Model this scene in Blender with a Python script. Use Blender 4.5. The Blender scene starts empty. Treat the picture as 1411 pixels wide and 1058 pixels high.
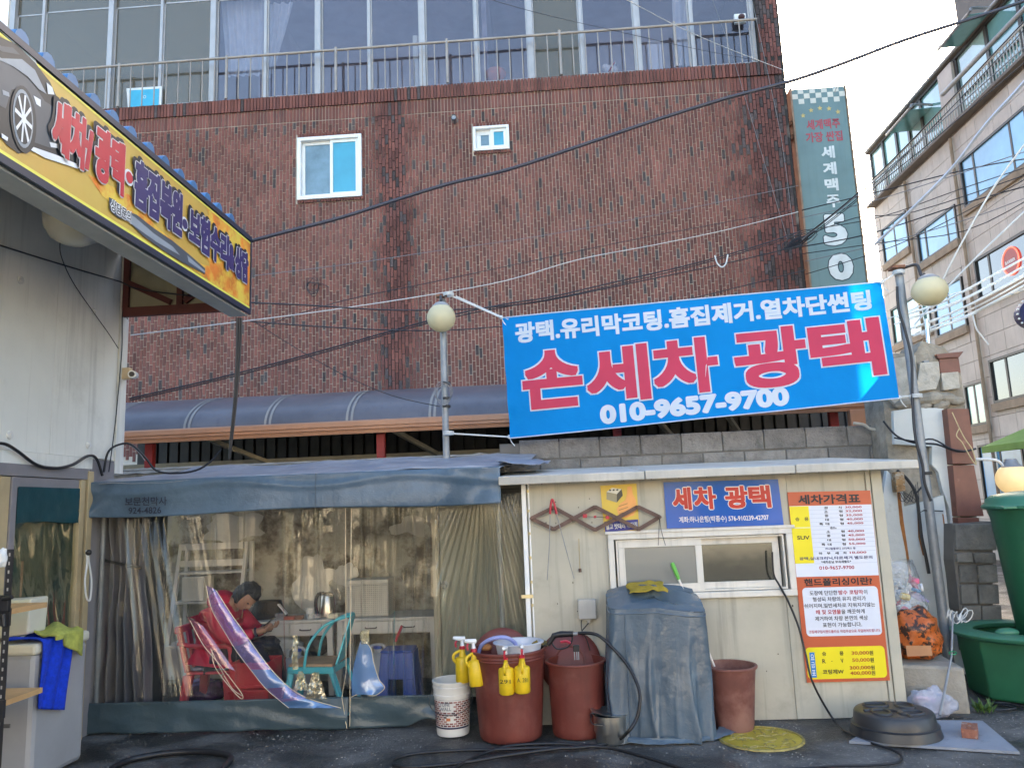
import bpy, math, random
from mathutils import Vector, Matrix, noise
random.seed(7)
SC = bpy.context.scene
COL = SC.collection
rad = math.radians
# ------------------------------------------------------------------ camera
CAM_YAW, CAM_PITCH, CAM_ROLL, FPX, PW, PH = 3.34, 9.02, -2.27, 1060.0, 1411.0, 1058.0
CAMLOC = Vector((0, 0, 1.6))
def _axes():
    y, p, r = rad(CAM_YAW), rad(CAM_PITCH), rad(CAM_ROLL)
    f = Vector((-math.sin(y) * math.cos(p), math.cos(y) * math.cos(p), math.sin(p)))
    rt = Vector((math.cos(y), math.sin(y), 0)); up = rt.cross(f)
    return rt * math.cos(r) + up * math.sin(r), up * math.cos(r) - rt * math.sin(r), f
RT, UP, FW = _axes()
cam = bpy.data.objects.new('camera', bpy.data.cameras.new('camera'))
COL.objects.link(cam)
M = Matrix((RT, UP, -FW)).transposed().to_4x4(); M.translation = CAMLOC
cam.matrix_world = M
cam.data.sensor_fit = 'HORIZONTAL'; cam.data.sensor_width = 36
cam.data.lens = 36 * FPX / PW
cam.data.clip_start = .05; cam.data.clip_end = 800
SC.camera = cam
# ------------------------------------------------------------------ world, sun, exposure
SUN_AZ, SUN_EL = 23.6, 23.5
w = bpy.data.worlds.new("World"); SC.world = w; w.use_nodes = True
nt = w.node_tree
sky = nt.nodes.new('ShaderNodeTexSky'); sky.sky_type = 'NISHITA'; sky.sun_disc = False
sky.sun_elevation = rad(SUN_EL); sky.sun_rotation = rad(SUN_AZ)
sky.air_density = 1.0; sky.dust_density = 2.5; sky.ozone_density = .6
bg = nt.nodes['Background']; bg.inputs['Strength'].default_value = .15
nt.links.new(sky.outputs[0], bg.inputs[0])
sl = bpy.data.lights.new('sun', 'SUN'); sl.energy = 4.5; sl.angle = rad(.5); sl.color = (1, .93, .82)
so = bpy.data.objects.new('sun', sl); COL.objects.link(so)
sd = Vector((math.sin(rad(SUN_AZ)) * math.cos(rad(SUN_EL)), math.cos(rad(SUN_AZ)) * math.cos(rad(SUN_EL)), math.sin(rad(SUN_EL))))
so.rotation_euler = sd.to_track_quat('Z', 'Y').to_euler()
so.location = (8, 18, 12)
SC.view_settings.view_transform = 'Standard'; SC.view_settings.look = 'None'
SC.view_settings.exposure = 2.48; SC.view_settings.gamma = 1
SC.cycles.max_bounces = 8; SC.cycles.transparent_max_bounces = 16
SC.cycles.diffuse_bounces = 4; SC.cycles.glossy_bounces = 4
SC.cycles.sample_clamp_indirect = 6
SC.cycles.use_denoising = True

# ------------------------------------------------------------------ pixel of the photograph -> point on a real plane
def at(px, py, Y=None, X=None, Z=None):
    d = FW + RT * ((px - PW / 2) / FPX) - UP * ((py - PH / 2) / FPX)
    t = Y / d.y if Y is not None else X / d.x if X is not None else (Z - CAMLOC.z) / d.z
    return CAMLOC + d * t
# ------------------------------------------------------------------ materials
def C(h, k=1.0):
    h = h.lstrip('#')
    o = []
    for i in (0, 2, 4):
        v = int(h[i:i + 2], 16) / 255
        o.append(min(1, (v / 12.92 if v <= .04045 else ((v + .055) / 1.055) ** 2.4) * k))
    return (*o, 1)
MATS = {}
def mat(name, col, rough=.6, metal=0.0, var=.12, vs=4.0, bump=0.0, bs=60.0, col2=None, s2=3.0, t2=(.45, .6),
        streak=0.0, spec=.5, emit=None, es=0.0, alpha=None, rnd=0.0, coat=0.0, vscale=(1, 1, 1), trans=0.0):
    """col: base; var: light/dark mottling; col2: patches of a second colour; streak: rain streaks; rnd: per-object/per-island shift"""
    if name in MATS: return MATS[name]
    m = bpy.data.materials.new(name); m.use_nodes = True; MATS[name] = m
    t = m.node_tree; N = t.nodes; L = t.links; b = N['Principled BSDF']
    b.inputs['Roughness'].default_value = rough; b.inputs['Metallic'].default_value = metal
    b.inputs['Specular IOR Level'].default_value = spec
    b.inputs['Coat Weight'].default_value = coat
    tc = N.new('ShaderNodeTexCoord'); mp = N.new('ShaderNodeMapping'); mp.inputs['Scale'].default_value = vscale
    L.new(tc.outputs['Object'], mp.inputs[0]); vec = mp.outputs[0]
    def noi(scale, detail=5, v=vec, r=.6):
        n = N.new('ShaderNodeTexNoise'); n.inputs['Scale'].default_value = scale; n.inputs['Detail'].default_value = detail
        n.inputs['Roughness'].default_value = r; L.new(v, n.inputs['Vector']); return n.outputs['Fac']
    def mixc(f, a, bb, mode='MIX'):
        x = N.new('ShaderNodeMix'); x.data_type = 'RGBA'; x.blend_type = mode
        for s, i in ((f, 0), (a, 6), (bb, 7)):
            if isinstance(s, (tuple, list)): x.inputs[i].default_value = s
            elif isinstance(s, (int, float)): x.inputs[i].default_value = s
            else: L.new(s, x.inputs[i])
        return x.outputs[2]
    def ramp(f, lo, hi):
        r = N.new('ShaderNodeMapRange'); r.inputs[1].default_value = lo; r.inputs[2].default_value = hi
        L.new(f, r.inputs[0]); return r.outputs[0]
    c = col
    if var:
        lo = tuple(v * (1 - var) for v in col[:3]) + (1,); hi = tuple(min(1, v * (1 + var)) for v in col[:3]) + (1,)
        c = mixc(ramp(noi(vs), .3, .7), lo, hi)
    if col2 is not None: c = mixc(ramp(noi(s2, 8, r=.68), *t2), c, col2)
    if streak:
        m2 = N.new('ShaderNodeMapping'); m2.inputs['Scale'].default_value = (14, 14, .7); L.new(tc.outputs['Object'], m2.inputs[0])
        d = tuple(v * .45 for v in col[:3]) + (1,)
        f = ramp(noi(1.0, 4, m2.outputs[0]), .52, .75); q = N.new('ShaderNodeMath'); q.operation = 'MULTIPLY'
        L.new(f, q.inputs[0]); q.inputs[1].default_value = streak; c = mixc(q.outputs[0], c, d)
    if rnd:
        gi = N.new('ShaderNodeNewGeometry'); oi = N.new('ShaderNodeObjectInfo'); a = N.new('ShaderNodeMath'); a.operation = 'ADD'
        L.new(gi.outputs['Random Per Island'], a.inputs[0]); L.new(oi.outputs['Random'], a.inputs[1])
        fr = N.new('ShaderNodeMath'); fr.operation = 'FRACT'; L.new(a.outputs[0], fr.inputs[0])
        hs = N.new('ShaderNodeHueSaturation')
        r = N.new('ShaderNodeMapRange'); r.inputs[3].default_value = 1 - rnd; r.inputs[4].default_value = 1 + rnd
        L.new(fr.outputs[0], r.inputs[0]); L.new(r.outputs[0], hs.inputs['Value'])
        if isinstance(c, tuple): hs.inputs['Color'].default_value = c
        else: L.new(c, hs.inputs['Color'])
        c = hs.outputs[0]
    if isinstance(c, tuple): b.inputs['Base Color'].default_value = c
    else: L.new(c, b.inputs['Base Color'])
    if bump:
        bp = N.new('ShaderNodeBump'); bp.inputs['Strength'].default_value = bump; bp.inputs['Distance'].default_value = .02
        L.new(noi(bs, 6), bp.inputs['Height']); L.new(bp.outputs[0], b.inputs['Normal'])
    if emit is not None:
        b.inputs['Emission Color'].default_value = emit; b.inputs['Emission Strength'].default_value = es
    if alpha is not None: b.inputs['Alpha'].default_value = alpha
    if trans:
        tr = N.new('ShaderNodeBsdfTranslucent'); mx = N.new('ShaderNodeMixShader'); mx.inputs[0].default_value = trans
        if isinstance(c, tuple): tr.inputs[0].default_value = c
        else: L.new(c, tr.inputs[0])
        L.new(b.outputs[0], mx.inputs[1]); L.new(tr.outputs[0], mx.inputs[2]); L.new(mx.outputs[0], N['Material Output'].inputs[0])
    return m
def film(name, tint=(1, 1, 1), glossc=(1, 1, 1), lo=.10, hi=.7, rough=.06, haze=.0, bump=.25, sc=(9, 9, .8), bs=1.0, hazec=(.8, .8, .8), blend=.35):
    """clear sheet: transparent + mirror-like gloss by angle + a little cloudiness"""
    if name in MATS: return MATS[name]
    m = bpy.data.materials.new(name); m.use_nodes = True; MATS[name] = m
    t = m.node_tree; N = t.nodes; L = t.links
    for n in list(N):
        if n.type == 'BSDF_PRINCIPLED': N.remove(n)
    out = N['Material Output']
    tr = N.new('ShaderNodeBsdfTransparent'); tr.inputs[0].default_value = (*tint, 1)
    gl = N.new('ShaderNodeBsdfGlossy'); gl.inputs['Color'].default_value = (*glossc, 1); gl.inputs['Roughness'].default_value = rough
    lw = N.new('ShaderNodeLayerWeight'); lw.inputs[0].default_value = blend
    mr = N.new('ShaderNodeMapRange'); mr.inputs[3].default_value = lo; mr.inputs[4].default_value = hi
    L.new(lw.outputs['Facing'], mr.inputs[0])
    if bump:
        tc = N.new('ShaderNodeTexCoord'); mp = N.new('ShaderNodeMapping'); mp.inputs['Scale'].default_value = sc
        L.new(tc.outputs['Object'], mp.inputs[0]); no = N.new('ShaderNodeTexNoise'); no.inputs['Scale'].default_value = bs; no.inputs['Detail'].default_value = 4
        L.new(mp.outputs[0], no.inputs['Vector'])
        bp = N.new('ShaderNodeBump'); bp.inputs['Strength'].default_value = bump; bp.inputs['Distance'].default_value = .1
        L.new(no.outputs['Fac'], bp.inputs['Height'])
        L.new(bp.outputs[0], gl.inputs['Normal']); L.new(bp.outputs[0], lw.inputs['Normal'])
    mx = N.new('ShaderNodeMixShader'); L.new(mr.outputs[0], mx.inputs[0]); L.new(tr.outputs[0], mx.inputs[1]); L.new(gl.outputs[0], mx.inputs[2])
    res = mx.outputs[0]
    if haze:
        df = N.new('ShaderNodeBsdfDiffuse'); df.inputs[0].default_value = (*hazec, 1)
        m2 = N.new('ShaderNodeMixShader'); m2.inputs[0].default_value = haze
        L.new(res, m2.inputs[1]); L.new(df.outputs[0], m2.inputs[2]); res = m2.outputs[0]
    L.new(res, out.inputs[0])
    return m
# ------------------------------------------------------------------ mesh builder and object helpers
def tag(o, label=None, cat=None, group=None, kind=None):
    if label: o['label'] = label
    if cat: o['category'] = cat
    if group: o['group'] = group
    if kind: o['kind'] = kind
    return o
def thing(name, label, cat, loc=(0, 0, 0), group=None):
    o = bpy.data.objects.new(name, None); COL.objects.link(o); o.location = loc; o.empty_display_size = .1
    return tag(o, label, cat, group)
def wloc(o):
    v = Vector(o.location)
    while o.parent: o = o.parent; v += Vector(o.location)
    return v
class MB:
    def __init__(s): s.v = []; s.f = []; s.m = []; s.xf = None
    def add(s, vs, fs, mi=0):
        n = len(s.v)
        for v in vs:
            v = Vector(v); s.v.append(s.xf @ v if s.xf is not None else v)
        for f in fs: s.f.append(tuple(i + n for i in f)); s.m.append(mi)
        return s
    def box(s, x0, x1, y0, y1, z0, z1, mi=0):
        return s.hexa([(x0, y0, z0), (x1, y0, z0), (x1, y1, z0), (x0, y1, z0), (x0, y0, z1), (x1, y0, z1), (x1, y1, z1), (x0, y1, z1)], mi)
    def hexa(s, p, mi=0):
        return s.add(p, [(3, 2, 1, 0), (4, 5, 6, 7), (0, 1, 5, 4), (1, 2, 6, 5), (2, 3, 7, 6), (3, 0, 4, 7)], mi)
    def bar(s, a, b, wd, ht, mi=0, up=(0, 0, 1)):
        a = Vector(a); b = Vector(b); d = (b - a).normalized(); u = Vector(up)
        if abs(d.dot(u)) > .98: u = Vector((0, 1, 0))
        sd_ = d.cross(u).normalized() * wd / 2; uu = sd_.cross(d).normalized() * ht / 2
        return s.hexa([a - sd_ - uu, a + sd_ - uu, b + sd_ - uu, b - sd_ - uu, a - sd_ + uu, a + sd_ + uu, b + sd_ + uu, b - sd_ + uu], mi)
    def tube(s, pts, r, n=8, mi=0, caps=True):
        P = [Vector(p) for p in pts]; k = len(P); n0 = len(s.v); prev = None; vs = []
        for i, p in enumerate(P):
            d = (P[min(i + 1, k - 1)] - P[max(i - 1, 0)]).normalized()
            if prev is None:
                a = Vector((0, 0, 1)) if abs(d.z) < .9 else Vector((1, 0, 0)); u = d.cross(a).normalized()
            else: u = (prev - d * prev.dot(d)).normalized()
            prev = u; v2 = d.cross(u); rr = r[i] if isinstance(r, (list, tuple)) else r
            for j in range(n):
                an = 2 * math.pi * j / n; vs.append(p + (u * math.cos(an) + v2 * math.sin(an)) * rr)
        fs = []
        for i in range(k - 1):
            for j in range(n):
                j2 = (j + 1) % n; fs.append((i * n + j, i * n + j2, (i + 1) * n + j2, (i + 1) * n + j))
        if caps: fs.append(tuple(range(n - 1, -1, -1))); fs.append(tuple((k - 1) * n + j for j in range(n)))
        return s.add(vs, fs, mi)
    def lathe(s, prof, c=(0, 0, 0), n=32, mi=0, sx=1, sy=1, ph=0):
        vs = []; c = Vector(c)
        for r, z in prof:
            for j in range(n):
                a = 2 * math.pi * j / n + ph; vs.append(c + Vector((math.cos(a) * r * sx, math.sin(a) * r * sy, z)))
        fs = [(i * n + j, i * n + (j + 1) % n, (i + 1) * n + (j + 1) % n, (i + 1) * n + j) for i in range(len(prof) - 1) for j in range(n)]
        if prof[0][0] > 1e-4: pass
        s.add(vs, fs, mi)
        return s
    def disc(s, c, r, n=32, mi=0, sx=1, sy=1):
        c = Vector(c); vs = [c + Vector((math.cos(2 * math.pi * j / n) * r * sx, math.sin(2 * math.pi * j / n) * r * sy, 0)) for j in range(n)]
        return s.add(vs, [tuple(range(n))], mi)
    def ball(s, c, r, n=20, k=12, mi=0, sz=(1, 1, 1)):
        c = Vector(c); vs = []; fs = []
        for i in range(k + 1):
            t = math.pi * i / k
            for j in range(n):
                a = 2 * math.pi * j / n
                vs.append(c + Vector((math.sin(t) * math.cos(a) * r * sz[0], math.sin(t) * math.sin(a) * r * sz[1], -math.cos(t) * r * sz[2])))
        for i in range(k):
            for j in range(n): fs.append((i * n + j, i * n + (j + 1) % n, (i + 1) * n + (j + 1) % n, (i + 1) * n + j))
        return s.add(vs, fs, mi)
    def prism(s, poly, dv, mi=0):
        """closed outline (3D points, one plane) swept by dv"""
        n = len(poly); dv = Vector(dv); P = [Vector(p) for p in poly]
        return s.add(P + [p + dv for p in P], [tuple(range(n)), tuple(range(2 * n - 1, n - 1, -1))] + [(i, i + n, (i + 1) % n + n, (i + 1) % n) for i in range(n)], mi)
    def poly(s, pts, mi=0): return s.add(pts, [tuple(range(len(pts)))], mi)
    def grid(s, fn, nu, nv, mi=0, back=0.0):
        vs = [fn(i / nu, j / nv) for j in range(nv + 1) for i in range(nu + 1)]
        fs = [(j * (nu + 1) + i, j * (nu + 1) + i + 1, (j + 1) * (nu + 1) + i + 1, (j + 1) * (nu + 1) + i) for j in range(nv) for i in range(nu)]
        return s.add(vs, fs, mi)
    def build(s, name, mats, parent=None, smooth=False, bevel=0.0, label=None, cat=None, group=None, kind=None, solid=0.0, merge=False):
        me = bpy.data.meshes.new(name)
        if not isinstance(mats, (list, tuple)): mats = [mats]
        if parent is None:
            xs = [v.x for v in s.v]; ys = [v.y for v in s.v]; zs = [v.z for v in s.v]
            o0 = Vector(((min(xs) + max(xs)) / 2, (min(ys) + max(ys)) / 2, min(zs)))
        else: o0 = wloc(parent)
        me.from_pydata([tuple(v - o0) for v in s.v], [], s.f)
        for m_ in mats: me.materials.append(m_)
        if len(mats) > 1: me.polygons.foreach_set('material_index', s.m)
        if smooth: me.polygons.foreach_set('use_smooth', [True] * len(me.polygons))
        me.validate(); me.update()
        o = bpy.data.objects.new(name, me); COL.objects.link(o)
        if parent is None: o.location = o0
        else: o.parent = parent
        if solid:
            md = o.modifiers.new('solid', 'SOLIDIFY'); md.thickness = solid; md.offset = 0
        if bevel:
            md = o.modifiers.new('bevel', 'BEVEL'); md.width = bevel; md.segments = 2; md.limit_method = 'ANGLE'; md.angle_limit = rad(40)
        if smooth and smooth != 'all':
            try: me.set_sharp_from_angle(angle=rad(50))
            except Exception: pass
        return tag(o, label, cat, group, kind)
def sm(pts, k=6):
    """smooth curve through points"""
    P = [Vector(p) for p in pts]; out = []
    for i in range(len(P) - 1):
        p0 = P[max(i - 1, 0)]; p1 = P[i]; p2 = P[i + 1]; p3 = P[min(i + 2, len(P) - 1)]
        for j in range(k):
            t = j / k
            out.append(.5 * ((2 * p1) + (p2 - p0) * t + (2 * p0 - 5 * p1 + 4 * p2 - p3) * t * t + (3 * p1 - p0 - 3 * p2 + p3) * t ** 3))
    out.append(P[-1]); return out
def pxprism(mb, pts, Y, depth, mi=0): return mb.prism([at(x, y, Y=Y) for x, y in pts], (0, depth, 0), mi)
# lettering: Blender's own font, turned to flat mesh and laid on a panel
_T = {}
def glyphs(body, off=0.0, res=3):
    off = min(off, .018)
    k = (body, off, res)
    if k in _T: return _T[k]
    cu = bpy.data.curves.new('t', 'FONT'); cu.body = body; cu.size = 1; cu.offset = off; cu.resolution_u = res
    o = bpy.data.objects.new('t', cu); me = o.to_mesh()
    vs = [(v.co.x, v.co.y) for v in me.vertices]; fs = [tuple(p.vertices) for p in me.polygons]
    o.to_mesh_clear(); bpy.data.objects.remove(o); bpy.data.curves.remove(cu)
    x0 = min(v[0] for v in vs); x1 = max(v[0] for v in vs); y0 = min(v[1] for v in vs); y1 = max(v[1] for v in vs)
    _T[k] = ([((x - x0) / (x1 - x0), (y1 - y) / (y1 - y0)) for x, y in vs], fs, (x1 - x0) / (y1 - y0))
    return _T[k]
class Panel:
    """four corners TL TR BR BL; u right, v down, d out of the face"""
    def __init__(s, tl, tr, br, bl):
        s.c = [Vector(p) for p in (tl, tr, br, bl)]
        s.n = (s.c[3] - s.c[0]).cross(s.c[1] - s.c[0]).normalized()
        s.w = (s.c[1] - s.c[0]).length; s.h = (s.c[3] - s.c[0]).length
        s.wave = None
    def __call__(s, u, v, d=0.0):
        a = s.c[0].lerp(s.c[1], u); b = s.c[3].lerp(s.c[2], u)
        if s.wave: d = d + s.wave(u, v)
        return a.lerp(b, v) + s.n * d
    def rect(s, mb, u0, u1, v0, v1, d0, d1=None, mi=0):
        if d1 is None: return mb.poly([s(u0, v0, d0), s(u0, v1, d0), s(u1, v1, d0), s(u1, v0, d0)], mi)
        return mb.hexa([s(u0, v1, d0), s(u1, v1, d0), s(u1, v0, d0), s(u0, v0, d0), s(u0, v1, d1), s(u1, v1, d1), s(u1, v0, d1), s(u0, v0, d1)], mi)
    def rrect(s, mb, u0, u1, v0, v1, d, r, mi=0):
        ru, rv = r / s.w, r / s.h; P = []
        for cu_, cv, a0 in ((u1 - ru, v0 + rv, -90), (u1 - ru, v1 - rv, 0), (u0 + ru, v1 - rv, 90), (u0 + ru, v0 + rv, 180)):
            for i in range(6):
                a = rad(a0 + 18 * i); P.append(s(cu_ + ru * math.cos(a), cv + rv * math.sin(a), d))
        mb.poly(P[::-1], mi)
    def text(s, mb, body, u0, u1, v0, v1, d=.002, mi=0, off=0.0, ring=0.0, k=8, res=3, du=0, dv=0):
        vs, fs, asp = glyphs(body, off, res)
        W_ = (u1 - u0) * s.w; H_ = (v1 - v0) * s.h
        if not ring: offs = [(0, 0)]
        elif k > 0: offs = [(math.cos(2 * math.pi * i / k) * ring, math.sin(2 * math.pi * i / k) * ring) for i in range(k)] + [(0, 0)]
        else:      # square nib: keeps the corners of heavy letters sharp
            n_ = -k; offs = [(ring * (2 * i / n_ - 1), ring * (2 * j / n_ - 1)) for i in range(n_ + 1) for j in range(n_ + 1)]
        for i, (ox, oy) in enumerate(offs):
            ou, ov = (ox + du) / s.w, (oy + dv) / s.h
            mb.add([s(u0 + (u1 - u0) * x + ou, v0 + (v1 - v0) * y + ov, d + i * .00012) for x, y in vs], fs, mi)
def cable(pts, r, m, label, cat='cable', group=None, name='overhead_cable', k=5, n=6):
    return MB().tube(sm(pts, k), r, n).build(name, m, None, smooth=True, label=label, cat=cat, group=group)
# shared materials
BLK = mat('black_rubber', (.012, .012, .014, 1), .45, var=.2)
WIRE = mat('cable_black', (.02, .02, .024, 1), .5, var=.1)
WIREG = mat('cable_grey', (.2, .2, .21, 1), .5, var=.1)
WIREW = mat('cable_white', (.62, .62, .6, 1), .5, var=.1)
STEEL = mat('galvanised', (.27, .28, .29, 1), .52, .35, var=.18, vs=9, bump=.1, bs=40)
ALU = mat('aluminium', (.42, .41, .41, 1), .45, .2, var=.08, streak=.25)
WHITE = mat('white_plastic', (.72, .72, .7, 1), .4, var=.06, vs=8)
UPVC = mat('upvc', (.78, .78, .76, 1), .35, var=.05, streak=.15)
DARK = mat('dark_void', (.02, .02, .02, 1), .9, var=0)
REDP = mat('red_paint', (.3, .025, .02, 1), .55, var=.2, vs=6, streak=.3)
# ================================================================== ground
G = MB()
xs = [-60, -20, -8, -5] + [-4 + .16 * i for i in range(57)] + [6, 9, 20, 60]
ys = [-60, -20, -6, 0, 2] + [3 + .12 * i for i in range(36)] + [8, 10, 14, 25, 60, 140]
def gz(x, y):
    if -5 < x < 5.2 and 2 < y < 7.6: return .006 * noise.noise(Vector((x * 1.6, y * 1.6, 0))) - .005
    return -.004
G.add([(x, y, gz(x, y)) for y in ys for x in xs], [(j * len(xs) + i, j * len(xs) + i + 1, (j + 1) * len(xs) + i + 1, (j + 1) * len(xs) + i) for j in range(len(ys) - 1) for i in range(len(xs) - 1)])
ASPH = mat('asphalt', (.062, .06, .057, 1), .75, var=.5, vs=2.6, bump=1.0, bs=55, col2=(.15, .145, .13, 1), s2=34, t2=(.56, .68))
# wet and dusty patches
t = ASPH.node_tree; N = t.nodes; L = t.links; b = N['Principled BSDF']
n1 = N.new('ShaderNodeTexNoise'); n1.inputs['Scale'].default_value = 1.5; n1.inputs['Detail'].default_value = 7
tc = N.new('ShaderNodeTexCoord'); L.new(tc.outputs['Object'], n1.inputs['Vector'])
r1 = N.new('ShaderNodeMapRange'); r1.inputs[1].default_value = .44; r1.inputs[2].default_value = .54; r1.inputs[3].default_value = .9; r1.inputs[4].default_value = .3
L.new(n1.outputs['Fac'], r1.inputs[0]); L.new(r1.outputs[0], b.inputs['Roughness'])
src = b.inputs['Base Color'].links[0].from_socket
mx = N.new('ShaderNodeMix'); mx.data_type = 'RGBA'; mx.blend_type = 'MULTIPLY'; mx.inputs[0].default_value = 1
r2 = N.new('ShaderNodeMapRange'); r2.inputs[1].default_value = .43; r2.inputs[2].default_value = .55; r2.inputs[3].default_value = 1.9; r2.inputs[4].default_value = .6
L.new(n1.outputs['Fac'], r2.inputs[0]); cc = N.new('ShaderNodeCombineColor')
for i in range(3): L.new(r2.outputs[0], cc.inputs[i])
L.new(src, mx.inputs[6]); L.new(cc.outputs[0], mx.inputs[7]); L.new(mx.outputs[2], b.inputs['Base Color'])
G.build('ground', ASPH, None, smooth='all', kind='structure')
# grit lying on the asphalt
g = MB()
for i in range(2600):
    x = random.uniform(-3.3, 3.6); y = random.uniform(4.6, 6.3) if random.random() < .8 else random.uniform(5.7, 6.0)
    if noise.noise(Vector((x * 1.3, y * 1.3, 3))) < -.05: continue
    s_ = random.uniform(.003, .008); a = random.random() * 6.3; z = gz(x, y)
    p = [Vector((x + math.cos(a + k * 2.09) * s_, y + math.sin(a + k * 2.09) * s_, z)) for k in range(3)] + [Vector((x, y, z + s_ * .8))]
    g.add(p, [(0, 1, 3), (1, 2, 3), (2, 0, 3)])
g.build('grit', mat('grit', (.24, .23, .21, 1), .9, rnd=.6, var=0), None, kind='stuff', label='pale grit and small stones scattered on the asphalt')

# ================================================================== brick building
BX0, BX1, BY, BTOP = -11.3, 4.65, 14.0, 9.86; BYB = 18.5
bb = thing('brick_building', 'red brick building with vertical bricks, a glazed balcony and two small white windows', 'building', (-3, 14, 0))
MORT = mat('mortar', (.50, .43, .35, 1), .9, var=.2, vs=3, bump=.3)
t = MORT.node_tree; N = t.nodes; L = t.links; b = N['Principled BSDF']; src = b.inputs['Base Color'].links[0].from_socket
# black sooty joints in a band below the balcony drain and along the right-hand corner
tc = N.new('ShaderNodeTexCoord'); sx = N.new('ShaderNodeSeparateXYZ'); L.new(tc.outputs['Object'], sx.inputs[0])
def band(cx, wd):
    a = N.new('ShaderNodeMath'); a.operation = 'SUBTRACT'; L.new(sx.outputs[0], a.inputs[0]); a.inputs[1].default_value = cx
    ab = N.new('ShaderNodeMath'); ab.operation = 'ABSOLUTE'; L.new(a.outputs[0], ab.inputs[0])
    nz = N.new('ShaderNodeTexNoise'); nz.inputs['Scale'].default_value = 1.7; nz.inputs['Detail'].default_value = 6; L.new(tc.outputs['Object'], nz.inputs['Vector'])
    ad = N.new('ShaderNodeMath'); ad.operation = 'MULTIPLY_ADD'; L.new(nz.outputs[0], ad.inputs[0]); ad.inputs[1].default_value = -wd * 1.2; L.new(ab.outputs[0], ad.inputs[2])
    r = N.new('ShaderNodeMapRange'); r.inputs[1].default_value = wd * .1; r.inputs[2].default_value = -wd * .35; L.new(ad.outputs[0], r.inputs[0])
    return r.outputs[0]
f1 = band(.07, .75); f2 = band(7.3, 1.5)
mxm = N.new('ShaderNodeMath'); mxm.operation = 'MAXIMUM'; L.new(f1, mxm.inputs[0]); L.new(f2, mxm.inputs[1])
mx = N.new('ShaderNodeMix'); mx.data_type = 'RGBA'; L.new(mxm.outputs[0], mx.inputs[0]); L.new(src, mx.inputs[6]); mx.inputs[7].default_value = (.03, .025, .022, 1); L.new(mx.outputs[2], b.inputs['Base Color'])
W1 = (-4.86, -3.58, 7.64, 8.93); W2 = (-1.38, -.68, 8.41, 8.91)
core = MB()
core.box(BX0, W1[0], BY, BY + .3, 0, 9.85); core.box(W1[0], W1[1], BY, BY + .3, 0, W1[2]); core.box(W1[0], W1[1], BY, BY + .3, W1[3], 9.85)
core.box(W1[1], W2[0], BY, BY + .3, 0, 9.85); core.box(W2[0], W2[1], BY, BY + .3, 0, W2[2]); core.box(W2[0], W2[1], BY, BY + .3, W2[3], 9.85); core.box(W2[1], BX1, BY, BY + .3, 0, 9.85)
core.box(BX1 - .3, BX1, BY + .3, BYB - .2, 0, 13.2); core.box(BX0, BX0 + .3, BY + .3, BYB - .2, 0, 13.2); core.box(BX0, BX1, BYB - .2, BYB, 0, 13.2)
core.box(4.22, BX1, BY, BY + .3, 9.85, 13.2)
core.box(BX0, BX1, BY, BYB, 13.2, 13.4); core.box(BX0 + .3, BX1 - .3, BY + .3, BYB - .2, 9.6, 9.85)
core.box(BX0, 4.22, BY, BY + .3, 12.9, 13.2)
core.build('wall', MORT, bb)
BRK = [mat('brick_red', (.19, .076, .060, 1), .85, var=.24, vs=1.1, bump=.5, bs=30, rnd=.16, streak=.35, spec=.2),
       mat('brick_brown', (.145, .062, .052, 1), .85, var=.24, vs=1.1, bump=.5, bs=30, rnd=.2, streak=.35, spec=.2),
       mat('brick_charcoal', (.08, .062, .06, 1), .85, var=.3, vs=20, bump=.5, bs=30, rnd=.3, spec=.2)]
PX, PZ = .066, .2
cells = []
def brick_mat(x, z, i=0, r_=0):
    band = math.exp(-((x + 2.93) / .35) ** 2) * (.6 + noise.noise(Vector((x, z * .7, 0)))) + math.exp(-((x - 4.35) / .42) ** 2) * 1.3
    r = random.random()
    hsh = (i * 5 + r_ * 3 + int(3 * noise.noise(Vector((i * .37, r_ * .61, 0))))) % 15 == 0
    if (hsh and r < .8) or r < .01 + .20 * max(0, band): return 2
    if r < .38 + .6 * max(0, band): return 1
    return 0
def hidden(x0, x1, z0, z1):
    for W_ in (W1, W2):
        if x1 > W_[0] - .03 and x0 < W_[1] + .03 and z1 > W_[2] - .06 and z0 < W_[3] + .09: return True
    return False
nx = int((BX1 - BX0) / PX)
for i in range(nx):
    x = BX0 + i * PX; z = 2.7 + (i % 2) * PZ / 2 + (.04 if i % 3 == 0 else 0)
    while z < 9.28:
        za, zb = z, min(z + PZ, 9.295) - .012
        for W_ in (W1, W2):
            if x + PX > W_[0] + .012 and x < W_[1] - .012:
                lo_, hi_ = W_[2] - .06, W_[3] + .09
                if za < lo_ < zb: zb = lo_ - .005
                elif za < hi_ < zb: za = hi_ + .005
                elif lo_ <= za and zb <= hi_: zb = za
        if zb - za > .012: cells.append((x, x + PX - .0125, za, zb, 0))
        z += PZ
    cells.append((x, x + PX - .0125, 9.3, 9.3 + .27, 0)); cells.append((x, x + PX - .0125, 9.58, 9.58 + .27, .035))
for W_ in (W1, W2):   # soldier bricks round the windows
    for k in range(int((W_[1] - W_[0]) / PX + .99)):
        x = W_[0] + k * PX
        cells.append((x, x + PX - .0125, W_[3] + .0, W_[3] + .085, .03)); cells.append((x, x + PX - .0125, W_[2] - .055, W_[2] - .004, .03))
for k in range(6):    # corner pier beside the glazing
    x = 4.24 + k * PX; z = 9.87 + (k % 2) * .1
    while z < 13: cells.append((x, x + PX - .0125, z, z + PZ - .012, 0)); z += PZ
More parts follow.
